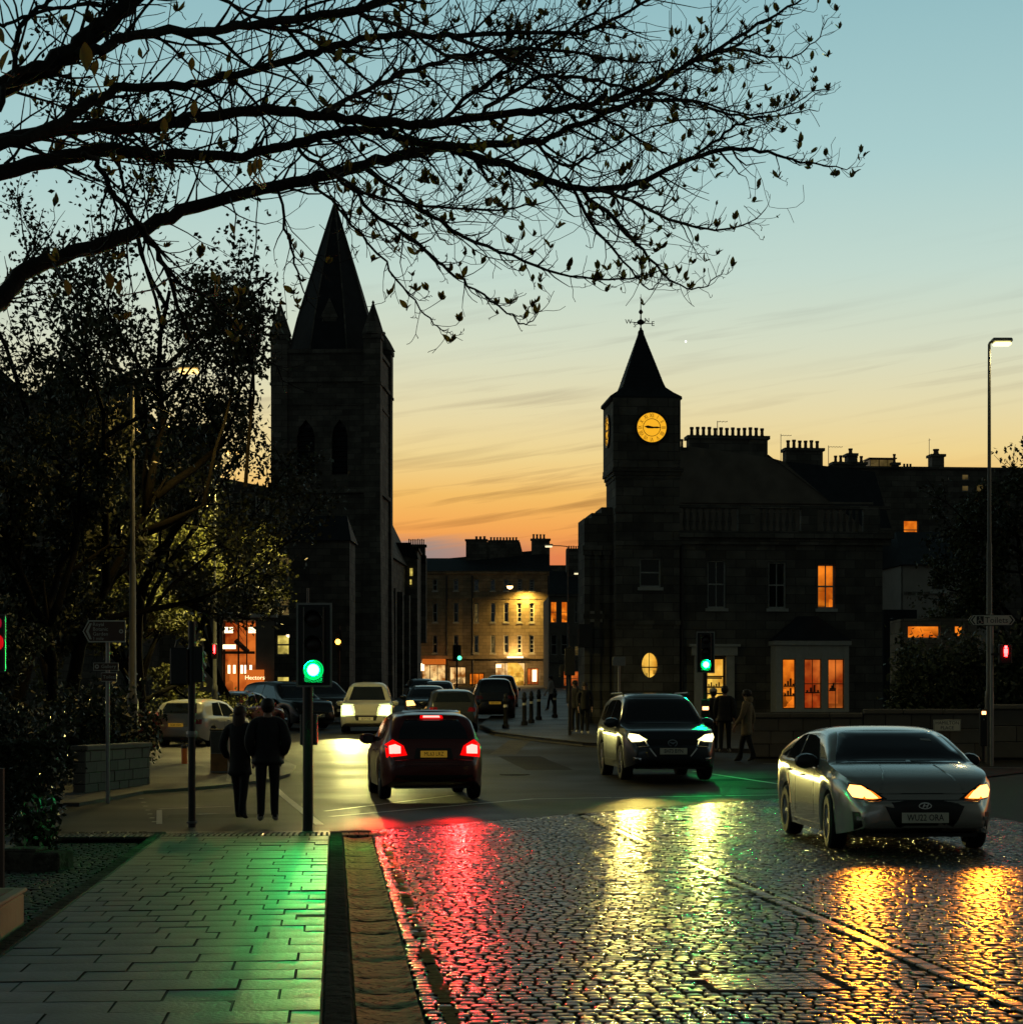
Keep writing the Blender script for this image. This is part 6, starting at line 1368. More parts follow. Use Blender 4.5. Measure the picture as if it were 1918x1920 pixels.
# --- garden wall on the right with coping
wall = empty('garden_wall', (0, 0, 0), 0, 'long low stone garden wall below the bay window', 'wall')
wp = [Vector((6.2, 52.5)), Vector((9.0, 52.0)), Vector((12.2, 51.6)), Vector((14.5, 51.3))]
for i in range(3):
    a_, c_ = wp[i], wp[i + 1]; dd = (c_ - a_).normalized(); nn = Vector((-dd.y, dd.x)); L_ = (c_ - a_).length; ang_ = math.atan2(dd.y, dd.x); n = 0
    zt = (1.30, 1.40, 1.52)[i]; z = .12; cu = 0
    # courses of stone blocks, each its own part
    hh = (zt - .18 - .12) / 3
    for r_ in range(3):
        t_ = -.2 * (r_ % 2)
        while t_ < L_ - .02:
            l = rnd.uniform(.45, .8); a0, a1 = max(0, t_), min(L_, t_ + l)
            if a1 - a0 > .08:
                b = MB(); b.bbox(.006, a1 - a0 - .006, -.16 + rnd.uniform(-.012, .012), .16, .006, hh - .006, .01); q = b.obj('wall_stone', MT['stone3'], wall); q.location = (a_.x + dd.x * a0, a_.y + dd.y * a0, gz(0, 52) + .05 + r_ * hh); q.rotation_euler = (0, 0, ang_)
            t_ += l
    b = MB(); b.box(0, L_, -.13, .13, -.1, 3 * hh - .003); q = b.obj('wall_core', MT['mortar'], wall); q.location = (a_.x, a_.y, gz(0, 52) + .05); q.rotation_euler = (0, 0, ang_)
    t_ = 0
    while t_ < L_ - .05:
        l = min(1.0, L_ - t_); b = MB(); b.bbox(.004, l - .004, -.22, .22, 0, .14, .03); q = b.obj('coping_stone', MT['stone3'], wall); q.location = (a_.x + dd.x * t_, a_.y + dd.y * t_, gz(0, 52) + .05 + 3 * hh + .003); q.rotation_euler = (0, 0, ang_); t_ += l
# low wall, planter and kerb block on the left
lw = empty('garden_wall', (0, 0, 0), 0, 'low stone wall holding the hedge at left', 'wall')
a_, c_ = P(150, 1440, 36.5), P(272, 1440, 40.); dd = Vector((c_.x - a_.x, c_.y - a_.y)); L_ = dd.length; dd.normalize(); ang_ = math.atan2(dd.y, dd.x)
for r_ in range(4):
    t_ = -.22 * (r_ % 2)
    while t_ < L_ - .02:
        l = rnd.uniform(.4, .7); a0, a1 = max(0, t_), min(L_, t_ + l)
        if a1 - a0 > .07:
            b = MB(); b.bbox(.005, a1 - a0 - .005, -.12 + rnd.uniform(-.01, .01), .12, .005, .195, .01); q = b.obj('wall_stone', MT['stone3'], lw); q.location = (a_.x + dd.x * a0, a_.y + dd.y * a0, .02 + r_ * .2); q.rotation_euler = (0, 0, ang_)
        t_ += l
b = MB(); b.box(0.01, L_ - .01, -.1, .1, -.05, .8); q = b.obj('wall_core', MT['mortar'], lw); q.location = (a_.x, a_.y, .02); q.rotation_euler = (0, 0, ang_)
b = MB(); b.bbox(-.02, L_ + .02, -.16, .16, .80, .90, .02); q = b.obj('coping_stone', MT['stone3'], lw); q.location = (a_.x, a_.y, .022); q.rotation_euler = (0, 0, ang_)
p = UV(-2.56, 13.4); pl = empty('planter', (p.x, p.y, 0.03), RZ, 'worn brown stone planter at the lower left frame edge', 'planter')
b = MB(); b.bbox(-.36, .36, -1.4, 1.3, 0, .27, .02); b.obj('planter_body', MT['stone3'], pl); b = MB(); b.bbox(-.38, .38, -1.42, 1.32, .272, .30, .01); b.obj('planter_rim', MT['stone3'], pl); MB().box(-.3, .3, -1.3, 1.2, .295, .304).obj('planter_soil', MT['soil'], pl)
p = G(75, 1634); kbk = empty('kerb_block', (p.x, p.y, 0), R(-6), 'dark stone block lying beside the sett margin at left', 'kerb block')
MB().bbox(-.33, .27, -.2, .25, 0, .2, .02).obj('block_stone', MT['kerb'], kbk); MB().bbox(-.30, .02, -.16, .22, .2, .235, .01).obj('block_top', MT['kerb'], kbk)
o = empty('sign_post', (P(2, 1700, 15.5).x, 15.5, 0), 0, 'thick black post along the left frame edge', 'post')
MB().cyl((-.015, 0, 0), .05, 1.15, 12).obj('post', MT['black'], o); MB().lathe([(.08, 0), (.08, .12), (.055, .16)], 12, (-.015, 0, 0)).obj('post_base', MT['black'], o)

# the beams of the lamps that face the camera side
def beam(px, py, d, col, e, cone=32, pitch=-3.5, az=0., fwd=.3): lamp('car_lamp_beam', 'SPOT', P(px, py, d) - Vector((0, fwd, 0)), col, e, None, .09, (R(90 + pitch), 0, R(180 + az)), R(cone), 1.)
beam(656, 1328, 69.8, (.98, .90, .28), 9000, 30, -1.2, 1); beam(721, 1330, 69.8, (.98, .90, .28), 7500, 30, -1.2, 1)
beam(1180, 1390, 41., (1, .74, .15), 2000, 22, -.3); beam(1321, 1389, 41., (1, .74, .15), 1600, 22, -.3)
beam(1612, 1487, 22.2, (1, .25, .01), 480, 52, -3); beam(1832, 1491, 22.2, (1, .25, .01), 480, 52, -3)
beam(724, 1415, 34.9, (1, .012, .01), 1600, 20, 0); beam(866, 1408, 35., (1, .012, .01), 2300, 20, 0)  # narrow spots added at the tail lamps for red streaks on the setts
# evening planet
o = empty('planet', P(1285, 641, 6000), 0, 'bright evening planet in the pale sky right of the clock spire', 'planet')
bm = bmesh.new(); bmesh.ops.create_icosphere(bm, subdivisions=2, radius=3.2); me = bpy.data.meshes.new('planet_disc'); bm.to_mesh(me); bm.free(); link('planet_disc', me, glow('planet light', (1, .98, .85), 2.), o)
# ------------------------------------------------------------------ trees and plants
MT['leaf'] = mat('young leaf', (.075, .070, .022), .5, var=.35, scale=5)
_t = MT['leaf'].node_tree; _tr = _t.nodes.new('ShaderNodeBsdfTranslucent'); _tr.inputs[0].default_value = (.26, .20, .035, 1); _mx = _t.nodes.new('ShaderNodeMixShader'); _mx.inputs[0].default_value = .30     # thin young leaves let light through
_t.links.new(_t.nodes['Principled BSDF'].outputs[0], _mx.inputs[1]); _t.links.new(_tr.outputs[0], _mx.inputs[2]); _t.links.new(_mx.outputs[0], _t.nodes['Material Output'].inputs[0])
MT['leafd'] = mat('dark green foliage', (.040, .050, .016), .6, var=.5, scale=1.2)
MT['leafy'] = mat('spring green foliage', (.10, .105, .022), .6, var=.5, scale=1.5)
MT['shrub'] = mat('evergreen shrub leaves', (.035, .048, .018), .5, var=.5, scale=2)
tr = random.Random(21)
def cat_pts(pts, sub=5):
    """Catmull-Rom through (Vector, radius) knots"""
    o = []
    for i in range(len(pts) - 1):
        p0 = pts[max(i - 1, 0)]; p1 = pts[i]; p2 = pts[i + 1]; p3 = pts[min(i + 2, len(pts) - 1)]
        for k in range(sub):
            t = k / sub; q = .5 * ((2 * p1[0]) + (p2[0] - p0[0]) * t + (2 * p0[0] - 5 * p1[0] + 4 * p2[0] - p3[0]) * t * t + (3 * p1[0] - p0[0] - 3 * p2[0] + p3[0]) * t ** 3)
            o.append((q, p1[1] + (p2[1] - p1[1]) * t))
    o.append(pts[-1]); return o
mag = empty('magnolia_tree', (-4.9, 7.0, 0), 0, 'large tree whose dark boughs with young leaves arch across the top of the picture', 'tree')
OFF = Vector((-4.9, 7.0, 0))
trunk_top = Vector((-4.7, 7.1, 4.2))
# boughs as (photo x, photo y, thickness in photo pixels) with depth near -> far
BOUGHS = [
    ([(-700, 560, 60), (-250, 300, 52), (0, 165, 46), (80, 135, 46), (150, 88, 44), (205, 40, 42), (285, -30, 40), (380, -110, 34)], 7.2, 7.8),
    ([(150, 100, 26), (200, 84, 24), (270, 64, 22), (400, 58, 20), (520, 42, 19), (660, 18, 17), (780, -8, 13)], 7.5, 8.6),
    ([(-500, 500, 40), (-200, 330, 34), (0, 275, 30), (90, 245, 28), (150, 205, 27), (240, 163, 20), (330, 162, 20), (420, 148, 18), (560, 112, 17), (640, 86, 16), (740, 66, 14), (860, 70, 12), (960, 62, 10), (1090, 62, 8), (1180, 20, 7), (1260, -20, 5)], 7.6, 10.5),
    ([(-300, 320, 34), (0, 262, 30), (130, 246, 29), (260, 240, 28), (360, 224, 26), (480, 209, 24), (600, 218, 22), (720, 232, 22), (830, 231, 20), (930, 216, 19), (1040, 208, 17), (1130, 190, 14), (1230, 150, 11), (1330, 100, 9), (1420, 48, 7), (1500, 0, 4)], 8.0, 12.0),
    ([(-300, 380, 40), (0, 325, 36), (110, 303, 34), (200, 282, 33), (300, 292, 26), (430, 294, 22), (540, 274, 20), (620, 252, 20), (700, 246, 20), (760, 262, 19), (860, 276, 18), (1000, 266, 15), (1080, 236, 13), (1190, 186, 11), (1280, 128, 9), (1380, 82, 6), (1450, 44, 3)], 8.2, 12.6),
    ([(-400, 900, 52), (-150, 690, 46), (0, 562, 42), (50, 510, 40), (120, 482, 34), (250, 438, 31), (370, 388, 28), (520, 350, 26), (640, 322, 25), (740, 294, 24), (830, 278, 22), (900, 298, 19), (990, 322, 17), (1080, 354, 15), (1190, 346, 13), (1290, 300, 11), (1390, 278, 9), (1470, 296, 6), (1540, 312, 4), (1590, 318, 2)], 8.6, 13.4),
    ([(150, 292, 14), (185, 310, 13), (220, 372, 13), (268, 430, 12), (310, 500, 10), (345, 600, 8), (390, 690, 5)], 8.3, 9.2),
    ([(0, 205, 14), (30, 120, 13), (38, 60, 12), (70, 20, 11), (130, -20, 9)], 7.4, 7.7),
    ([(0, 50, 8), (60, 30, 8), (150, 12, 9), (240, 10, 8)], 7.4, 7.8),
    ([(690, 322, 9), (780, 385, 8), (850, 432, 8), (960, 482, 7), (1070, 520, 5), (1180, 522, 4), (1260, 500, 2)], 9.8, 12.),
    ([(630, 330, 9), (700, 400, 8), (770, 446, 9), (830, 500, 7), (890, 545, 5), (960, 592, 4), (985, 608, 3), (1012, 584, 2)], 9.6, 11.4),
    ([(585, 345, 7), (650, 408, 6), (720, 492, 5), (780, 568, 4), (822, 615, 3), (842, 620, 2)], 9.4, 10.8),
    ([(1085, 356, 11), (1150, 410, 10), (1205, 470, 7), (1265, 532, 4), (1315, 538, 3), (1357, 510, 2)], 11.2, 12.8),
    ([(1110, 352, 9), (1200, 388, 8), (1290, 424, 6), (1370, 430, 4), (1436, 396, 2)], 11.3, 13.2),
    ([(1060, 330, 8), (1110, 420, 7), (1170, 490, 5), (1215, 540, 3), (1240, 520, 2)], 11.1, 12.),
    ([(600, 215, 12), (690, 170, 11), (780, 130, 10), (900, 100, 9), (1010, 95, 8), (1120, 110, 6), (1230, 120, 4)], 9.0, 11.),
    ([(820, 232, 10), (910, 160, 9), (980, 110, 8), (1060, 60, 7), (1130, 10, 5)], 9.8, 11.),
    ([(900, 220, 10), (1000, 150, 9), (1090, 150, 8), (1180, 165, 6), (1300, 190, 5), (1430, 215, 4), (1540, 170, 2)], 10, 12.6),
    ([(1180, 190, 8), (1280, 190, 7), (1370, 215, 6), (1440, 222, 4), (1530, 205, 2)], 11.5, 13.),
    ([(1290, 300, 8), (1350, 260, 7), (1400, 225, 5), (1470, 215, 3), (1535, 175, 2)], 12.3, 13.2),
    ([(840, 70, 9), (960, 110, 8), (1060, 170, 7), (1160, 240, 6), (1250, 290, 4)], 9.6, 11.6),
    ([(1000, 265, 8), (1060, 310, 7), (1120, 290, 5), (1220, 240, 4), (1330, 220, 3)], 10.8, 12.4),
    ([(560, 280, 9), (620, 320, 8), (700, 370, 7), (800, 385, 6), (910, 395, 5), (1020, 380, 3)], 9.2, 11.),
    ([(1340, 95, 6), (1400, 96, 5), (1470, 110, 4), (1520, 85, 3), (1550, 40, 2)], 12., 13.),
    ([(660, 18, 9), (760, 60, 8), (850, 110, 7), (930, 110, 5), (1020, 130, 4)], 8.6, 10.2),
    ([(270, 440, 9), (330, 520, 8), (400, 570, 7), (470, 640, 5), (540, 720, 3)], 9., 10.),
    ([(520, 350, 7), (545, 450, 6), (560, 520, 4), (580, 570, 2)], 9.3, 9.8),
    ([(380, -20, 9), (470, 30, 8), (560, 60, 8), (640, 110, 6), (700, 160, 4)], 8.4, 9.6),
]
tips = []; SPINE = []; TW = MB(); ntw = [0]
def px_of(p): return CX + F * p.x / p.y, HY - F * (p.z - EYE) / p.y
def twig(p, d, ln, r, depth):
    """a crooked twig that curls upward towards its end"""
    pts = [p.copy()]; n = max(4, int(ln / .075)); q = p.copy(); dd = d.normalized()
    for k in range(n):
        t = k / n; dd = (dd + Vector((tr.gauss(0, .17), tr.gauss(0, .14), tr.gauss(0, .17) + (.06 if t < .4 else .14)))).normalized(); q = q + dd * (ln / n); pts.append(q.copy())
        a, c_ = px_of(q)
        if depth < 3 and tr.random() < (.23 if depth == 0 else .27) and k > 0:
            s = tr.choice((-1, 1)); ang_ = R(tr.uniform(28, 75)) * s; ax_ = Vector((tr.gauss(0, .25), 1, tr.gauss(0, .25))).normalized(); nd = Matrix.Rotation(ang_, 3, ax_) @ dd
            twig(q, nd, ln * tr.uniform(.28, .55), r * .6 * (1 - .5 * t), depth + 1)
    rr = [max(.0019, r * (1 - .72 * k / n)) for k in range(len(pts))]
    TW.tube(pts, rr, 3 if depth else 4, False); ntw[0] += 1; tips.append((pts[-1], (pts[-1] - pts[-2]).normalized(), depth))
for bi, (kn, d0, d1) in enumerate(BOUGHS):
    n = len(kn); pts = []
    lens = [0]
    for k in range(1, n): lens.append(lens[-1] + math.hypot(kn[k][0] - kn[k - 1][0], kn[k][1] - kn[k - 1][1]))
    for (a, c_, th), l in zip(kn, lens):
        t = l / lens[-1]; d = d0 + (d1 - d0) * t; pts.append((P(a, c_, d), th * .42 * d / F))
    if kn[0][0] < -200: pts = [(trunk_top + Vector((.1, 0, -.6 + .05 * bi)), .13), (trunk_top.lerp(pts[0][0], .45) + Vector((0, 0, .1)), .10)] + pts
    sm = cat_pts(pts, 5); sm = [(p + Vector((tr.gauss(0, .006), tr.gauss(0, .01), tr.gauss(0, .006))), r * tr.uniform(.95, 1.06)) for p, r in sm]
    b = MB(); b.tube([p - OFF for p, r in sm], [r for p, r in sm], 7); b.obj('bough', MT['bark'], mag, True)
    SPINE += [p for p, r in sm]
    # twigs along it
    tot = sum((sm[k + 1][0] - sm[k][0]).length for k in range(len(sm) - 1)); acc = 0; nxt = .1
    for k in range(1, len(sm) - 1):
        p, r = sm[k]; d = (sm[k + 1][0] - sm[k - 1][0]).normalized(); acc += (sm[k][0] - sm[k - 1][0]).length
        a, c_ = px_of(p)
        if a < -30 or c_ < -60: nxt = acc + .05; continue
        while nxt < acc:
            nxt += tr.uniform(.025, .075) * (1.1 if a < 450 else .9)
            s = tr.choice((-1, 1)); ang_ = R(tr.uniform(18, 62)) * s; ax_ = Vector((tr.gauss(0, .25), 1, tr.gauss(0, .25))).normalized()
            frac = acc / tot; ln = tr.uniform(.25, .95) * (1 - .55 * frac)
            if c_ > 420 or a > 1380: ln *= .45
            twig(p, Matrix.Rotation(ang_, 3, ax_) @ d, ln, min(r * .55, tr.uniform(.0045, .0095)), 0)
    twig(sm[-1][0], (sm[-1][0] - sm[-2][0]), .15, sm[-1][1], 1)
TW.v = [tuple(Vector(p) - OFF) for p in TW.v]
o = TW.obj('twigs', MT['bark'], mag); o['kind'] = 'stuff'
tb = MB(); tb.tube([(0, 0, -.3), (.02, .0, .1), (.05, .03, 1.2), (.1, .05, 2.6), (.2, .1, 3.8), (.25, .12, 4.6)], [.32, .25, .21, .19, .17, .10], 12); tb.obj('trunk', MT['bark'], mag, True)
# leaves: small upright clusters at twig ends
def leaf_mesh(l, w, fold):
    v = []; ts = (0, .18, .42, .68, .88, 1.0); ws = (.05, .55, 1., .85, .42, .02)
    for t, k in zip(ts, ws): z = l * t; bend = l * .10 * t * t; v += [(-w * k / 2, bend - fold * w * k, z), (0, bend, z), (w * k / 2, bend - fold * w * k, z)]
    return v, [(3 * i + k, 3 * i + k + 1, 3 * i + 4 + k, 3 * i + 3 + k) for i in range(5) for k in range(2)]
LM = []
for l, w, fo in ((.060, .026, .3), (.075, .034, .25), (.050, .020, .4), (.090, .042, .2)):
    me = MB().add(*leaf_mesh(l, w, fo)).mesh('leaf', True); me.materials.append(MT['leaf']); LM.append((me, leaf_mesh(l, w, fo)))
inv = []
for p, d, dep in tips:
    a, c_ = px_of(p)
    if not (-40 < a < 1620 and -40 < c_ < 660): continue
    if tr.random() < (.14 if c_ < 420 else .22):
        for k in range(tr.choice((1, 3, 4, 5, 6, 7))):
            up = (d * .5 + Vector((tr.gauss(0, .55), tr.gauss(0, .55), 1.0))).normalized(); sc_ = tr.uniform(.40, .85)
            mt = Matrix.Translation(p - OFF) @ up.to_track_quat('Z', 'Y').to_matrix().to_4x4() @ Matrix.Rotation(tr.uniform(0, 6.28), 4, 'Z') @ Matrix.Scale(sc_, 4)
            inv.append((sc_ / p.y, mt, tr.randrange(4)))
# the few large leaves close to the lens, each on a short stalk
TWB = MB()
for a, c_, s in ((163, 118, 1.35), (178, 128, .8), (4, 120, 1.1), (10, 68, .8), (268, 95, .55), (360, 120, .7), (365, 205, .8), (310, 238, .8), (305, 252, .6), (480, 315, .9), (488, 308, .7), (470, 318, .7), (505, 100, .6), (412, 520, .55), (405, 515, .6), (440, 425, .6), (210, 530, .9), (225, 540, .8), (130, 540, .8)):
    d = 7.0; p = P(a, c_ + 16, d); mt = Matrix.Translation(p - OFF) @ Matrix.Rotation(tr.gauss(0, .25), 4, 'Y') @ Matrix.Rotation(tr.uniform(-.8, .8), 4, 'Z') @ Matrix.Scale(s * .85, 4); inv.append((9, mt, 3)); q = min(SPINE, key=lambda w: (px_of(w)[0] - a) ** 2 + (px_of(w)[1] - c_ - 16) ** 2); mid = q.lerp(p, .5) + Vector((.02, 0, -.015)); TWB.tube([q - OFF, mid - OFF, p - OFF], [.005, .004, .0025], 4, False)
o = TWB.obj('leaf_stalks', MT['bark'], mag); o['kind'] = 'stuff'
inv.sort(key=lambda q: -q[0])
for _, mt, k in inv[:280]:
    o = bpy.data.objects.new('leaf', LM[k][0]); C.objects.link(o); o.parent = mag; o.matrix_local = mt
b = MB()
for _, mt, k in inv[280:]: b.add([mt @ Vector(q) for q in LM[k][1][0]], LM[k][1][1])
if b.v: o = b.obj('foliage', MT['leaf'], mag, True); o['kind'] = 'stuff'

def leaf_cloud(name, pts, size, m, parent, seed, elong=1.7):
    """thousands of small leaf faces around given points"""
    g = np.random.default_rng(seed); n = len(pts); c = np.array(pts)
    a = g.normal(size=(n, 3)); a /= np.linalg.norm(a, axis=1)[:, None]; t = g.normal(size=(n, 3)); t -= a * (t * a).sum(1)[:, None]; t /= np.linalg.norm(t, axis=1)[:, None]; w = np.cross(a, t)
    s = size * g.uniform(.6, 1.3, n)[:, None]; tip = t * s * elong * .5; sd = w * s * .5
    V = np.stack([c - tip, c + sd + a * s * .1, c + tip, c - sd + a * s * .1], 1).reshape(-1, 3)
    me = bpy.data.meshes.new(name); me.vertices.add(4 * n); me.vertices.foreach_set('co', V.astype(np.float32).ravel()); me.loops.add(4 * n); me.loops.foreach_set('vertex_index', np.arange(4 * n, dtype=np.int32)); me.polygons.add(n); me.polygons.foreach_set('loop_start', np.arange(0, 4 * n, 4, dtype=np.int32)); me.polygons.foreach_set('loop_total', np.full(n, 4, np.int32)); me.update(calc_edges=True)
    o = link(name, me, m, parent); o['kind'] = 'stuff'; return o
def bg_tree(base, h, spread, label, nleaf, size, m, seed, lean=(0, 0), group='trees on the left', first=.35, up=.55, r0=.22, droop=.0, levels=4, xr=None, zr=-9):
    r = random.Random(seed); root = empty('leafy_tree', base, 0, label, 'tree', group)
    segs = []; twp = []; limbs = []
    def grow(p, d, ln, rad, lv):
        n = 5; pts = [p]; q = p.copy(); dd = d.copy()
        for k in range(n):
            dd = (dd + Vector((r.gauss(0, .13), r.gauss(0, .13), r.gauss(0, .08) + (.05 - droop * (lv > 1))))).normalized(); q = q + dd * ln / n; pts.append(q.copy())
            if lv >= 2: twp.append((q.copy(), lv))
        segs.append((pts, rad, lv))
        if lv < levels:
            for k in range(r.choice((3, 4)) if lv else 6):
                t = r.uniform(.35, 1.) if lv else r.uniform(first, 1.); i = min(n - 1, int(t * n)); pp = pts[i].lerp(pts[i + 1], t * n - i); az_ = r.uniform(0, 6.28); an = R(r.uniform(28, 65))
                nd = (dd * math.cos(an) + (dd.orthogonal().normalized() @ Matrix.Rotation(az_, 3, dd).transposed()) * math.sin(an)); nd.z += .1; nd.normalize(); nd = Vector((nd.x * spread, nd.y * spread, nd.z)).normalized()
                grow(pp, nd, ln * r.uniform(.48, .72), rad * .52, lv + 1)
    grow(Vector((0, 0, -.1)), Vector((lean[0], lean[1], 1)).normalized(), h * up, r0, 0)
    tw_ = MB()
    for pts, rad, lv in segs:
        rr = [rad * (1 - (.9 if lv == 0 else .6) * k / (len(pts) - 1)) for k in range(len(pts))]
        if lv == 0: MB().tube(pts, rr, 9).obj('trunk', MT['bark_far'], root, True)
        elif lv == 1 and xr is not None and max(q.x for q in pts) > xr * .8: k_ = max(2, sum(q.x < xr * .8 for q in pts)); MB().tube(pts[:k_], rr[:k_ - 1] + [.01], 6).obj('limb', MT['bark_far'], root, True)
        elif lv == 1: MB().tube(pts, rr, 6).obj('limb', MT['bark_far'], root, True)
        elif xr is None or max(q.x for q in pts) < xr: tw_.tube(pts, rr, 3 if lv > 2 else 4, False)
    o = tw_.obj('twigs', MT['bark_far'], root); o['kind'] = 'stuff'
    g = np.random.default_rng(seed); W_ = [q for q, lv in twp if lv >= levels - 1 and (xr is None or q.x < xr) and q.z > zr]; wt_ = g.gamma(.55, 1., len(W_)); idx = g.choice(len(W_), nleaf, p=wt_ / wt_.sum()); cen = np.array([tuple(q) for q in W_])[idx] + g.normal(0, .15 * h / 10, (nleaf, 3))
    leaf_cloud('crown', cen, size, m, root, seed); return root
def at(px, d): x = (px - CX) / F * d; return Vector((x, d, gz(x, d)))
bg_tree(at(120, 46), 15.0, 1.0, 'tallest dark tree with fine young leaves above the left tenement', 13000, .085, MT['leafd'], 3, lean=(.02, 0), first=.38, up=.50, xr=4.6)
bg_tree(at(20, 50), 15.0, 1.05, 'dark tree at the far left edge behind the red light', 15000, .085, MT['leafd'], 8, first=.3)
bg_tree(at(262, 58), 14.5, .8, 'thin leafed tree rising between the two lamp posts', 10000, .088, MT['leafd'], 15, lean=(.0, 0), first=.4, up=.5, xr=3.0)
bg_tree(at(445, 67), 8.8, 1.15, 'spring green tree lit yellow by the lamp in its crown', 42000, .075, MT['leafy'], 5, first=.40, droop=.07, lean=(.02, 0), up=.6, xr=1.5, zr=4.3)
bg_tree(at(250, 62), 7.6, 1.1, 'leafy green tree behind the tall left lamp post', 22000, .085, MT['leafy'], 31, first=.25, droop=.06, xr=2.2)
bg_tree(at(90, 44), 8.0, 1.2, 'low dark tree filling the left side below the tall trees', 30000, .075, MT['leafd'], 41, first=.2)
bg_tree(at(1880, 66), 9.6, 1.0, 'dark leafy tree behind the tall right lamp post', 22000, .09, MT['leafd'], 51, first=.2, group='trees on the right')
bg_tree(at(1950, 62), 9.4, 1.0, 'dark tree cut by the right frame edge', 16000, .09, MT['leafd'], 57, first=.2, group='trees on the right')
def shrub(base, rx, ry, h, n, size, m, label, seed, cat='shrub', box=False, group=None):
    root = empty('shrub', base, 0, label, cat, group); g = np.random.default_rng(seed); r = random.Random(seed)
    st = MB()
    for k in range(9):
        a = r.uniform(0, 6.28); st.tube([(0.1 * math.cos(a), .1 * math.sin(a), -.05), (rx * .4 * math.cos(a), ry * .4 * math.sin(a), h * .5), (rx * .75 * math.cos(a), ry * .75 * math.sin(a), h * r.uniform(.6, .9))], [.02, .014, .006], 4)
    so_ = st.obj('stems', MT['bark'], root); so_['kind'] = 'stuff'
    if box: p = np.stack([g.uniform(-rx, rx, n), g.uniform(-ry, ry, n), g.uniform(.05, h, n)], 1); f_ = g.integers(0, 3, n); p[f_ == 0, 1] = -ry + g.normal(0, .02, (f_ == 0).sum()); p[f_ == 1, 2] = h + g.normal(0, .02, (f_ == 1).sum())
    else:
        nc = 26; cc = np.array([(r.uniform(-1, 1) * rx * .75, r.uniform(-1, 1) * ry * .75, r.uniform(.15, .9) * h) for _ in range(nc)]); p = cc[g.integers(0, nc, n)] + g.normal(0, 1, (n, 3)) * np.array([rx * .22, ry * .22, h * .13]); p[:, 2] = np.maximum(p[:, 2], .02)
    leaf_cloud('foliage', p, size, m, root, seed, 2.0); return root
shrub(at(110, 41.), 1.5, .8, 1.9, 7000, .07, MT['shrub'], 'broad evergreen shrub behind the brown signs', 61)
shrub(at(235, 42.5) + Vector((0, 0, .3)), .65, .6, 1.15, 3600, .06, MT['shrub'], 'glossy shrub spilling over the low wall below the lamp post', 62)
shrub(at(20, 34.), 1.0, .6, 1.6, 5000, .06, MT['shrub'], 'dark shrub at the far left behind the clipped hedge', 63)
shrub(at(38, 27.), .55, .35, 1.12, 5000, .05, MT['shrub'], 'clipped square dark hedge at the left edge', 64, box=True, cat='hedge')
shrub(at(58, 22.5), .26, .3, .55, 1500, .045, MT['shrub'], 'small plant clump behind the dark kerb block', 65)
shrub(at(350, 63), 2.0, .5, 1.3, 4500, .06, MT['leafy'], 'hedge with pale leaves behind the pale parked car', 66, cat='hedge')
shrub(at(1730, 56), .95, .7, 2.9, 6500, .085, MT['shrub'], 'tall leafy shrub in front of the pale house', 71)
shrub(at(1800, 57), 1.0, .7, 3.0, 6500, .085, MT['shrub'], 'dense shrub left of the Toilets sign post', 72)
shrub(at(1905, 56), .9, .7, 3.2, 6000, .085, MT['shrub'], 'dark shrub under the red standing man signal', 73)
# lit panes glimpsed between the shrubs on the right
lo, g = building('back_extension', 1740, 62, 0, 'low extension behind the right hand shrubs with orange lit panes', 'building')
ops = [(g.X(1700), g.X(1762), g.Z(1198), g.Z(1172)), (g.X(1703), g.X(1760), g.Z(1320), g.Z(1275)), (g.X(1788), g.X(1806), g.Z(1195), g.Z(1172))]
wall_open(lo, g.X(1690), g.X(1830), 0, g.Z(1160), ops, MT['stone']); MB().box(g.X(1690), g.X(1830), .3, 2, 0, g.Z(1160)).obj('extension_body', MT['stone'], lo)
for o in ops: window(lo, *o, 'room_o', bars=0, rows=1, sill=False, fw=.04)
# ------------------------------------------------------------------ people
MT['skin'] = mat('skin', (.35, .21, .15), .6, var=.1); MT['hair'] = mat('dark hair', (.02, .013, .010), .6, var=.3); MT['hairb'] = mat('brown hair', (.06, .028, .016), .6, var=.3)
MT['coatk'] = mat('black jacket cloth', (.010, .010, .011), .8, var=.2, bump=.3, bscale=15); MT['jean'] = mat('dark trousers', (.011, .012, .014), .9, var=.2); MT['shoe'] = mat('pale shoe', (.45, .42, .36), .6, var=.1); MT['shoed'] = mat('dark shoe', (.03, .026, .022), .6, var=.1)
MT['khaki'] = mat('khaki coat', (.20, .15, .085), .85, var=.2); MT['cap'] = mat('pale cap', (.5, .46, .4), .8, var=.1)
def skin_mesh(name, verts, edges, root=0, sub=1):
    """grow a smooth surface over a stick skeleton"""
    me = bpy.data.meshes.new(name); me.from_pydata([v[:3] for v in verts], edges, []); o = bpy.data.objects.new('skeleton_source', me); C.objects.link(o)
    md = o.modifiers.new('s', 'SKIN'); md.use_smooth_shade = True
    for i, v in enumerate(verts):
        r = v[3]; me.skin_vertices[0].data[i].radius = (r, r) if isinstance(r, (int, float)) else r
        me.skin_vertices[0].data[i].use_root = (i == root)
    ss = o.modifiers.new('d', 'SUBSURF'); ss.levels = sub; ss.render_levels = sub
    out_ = bpy.data.meshes.new_from_object(o.evaluated_get(bpy.context.evaluated_depsgraph_get())); bpy.data.objects.remove(o); bpy.data.meshes.remove(me); out_.name = name; return out_
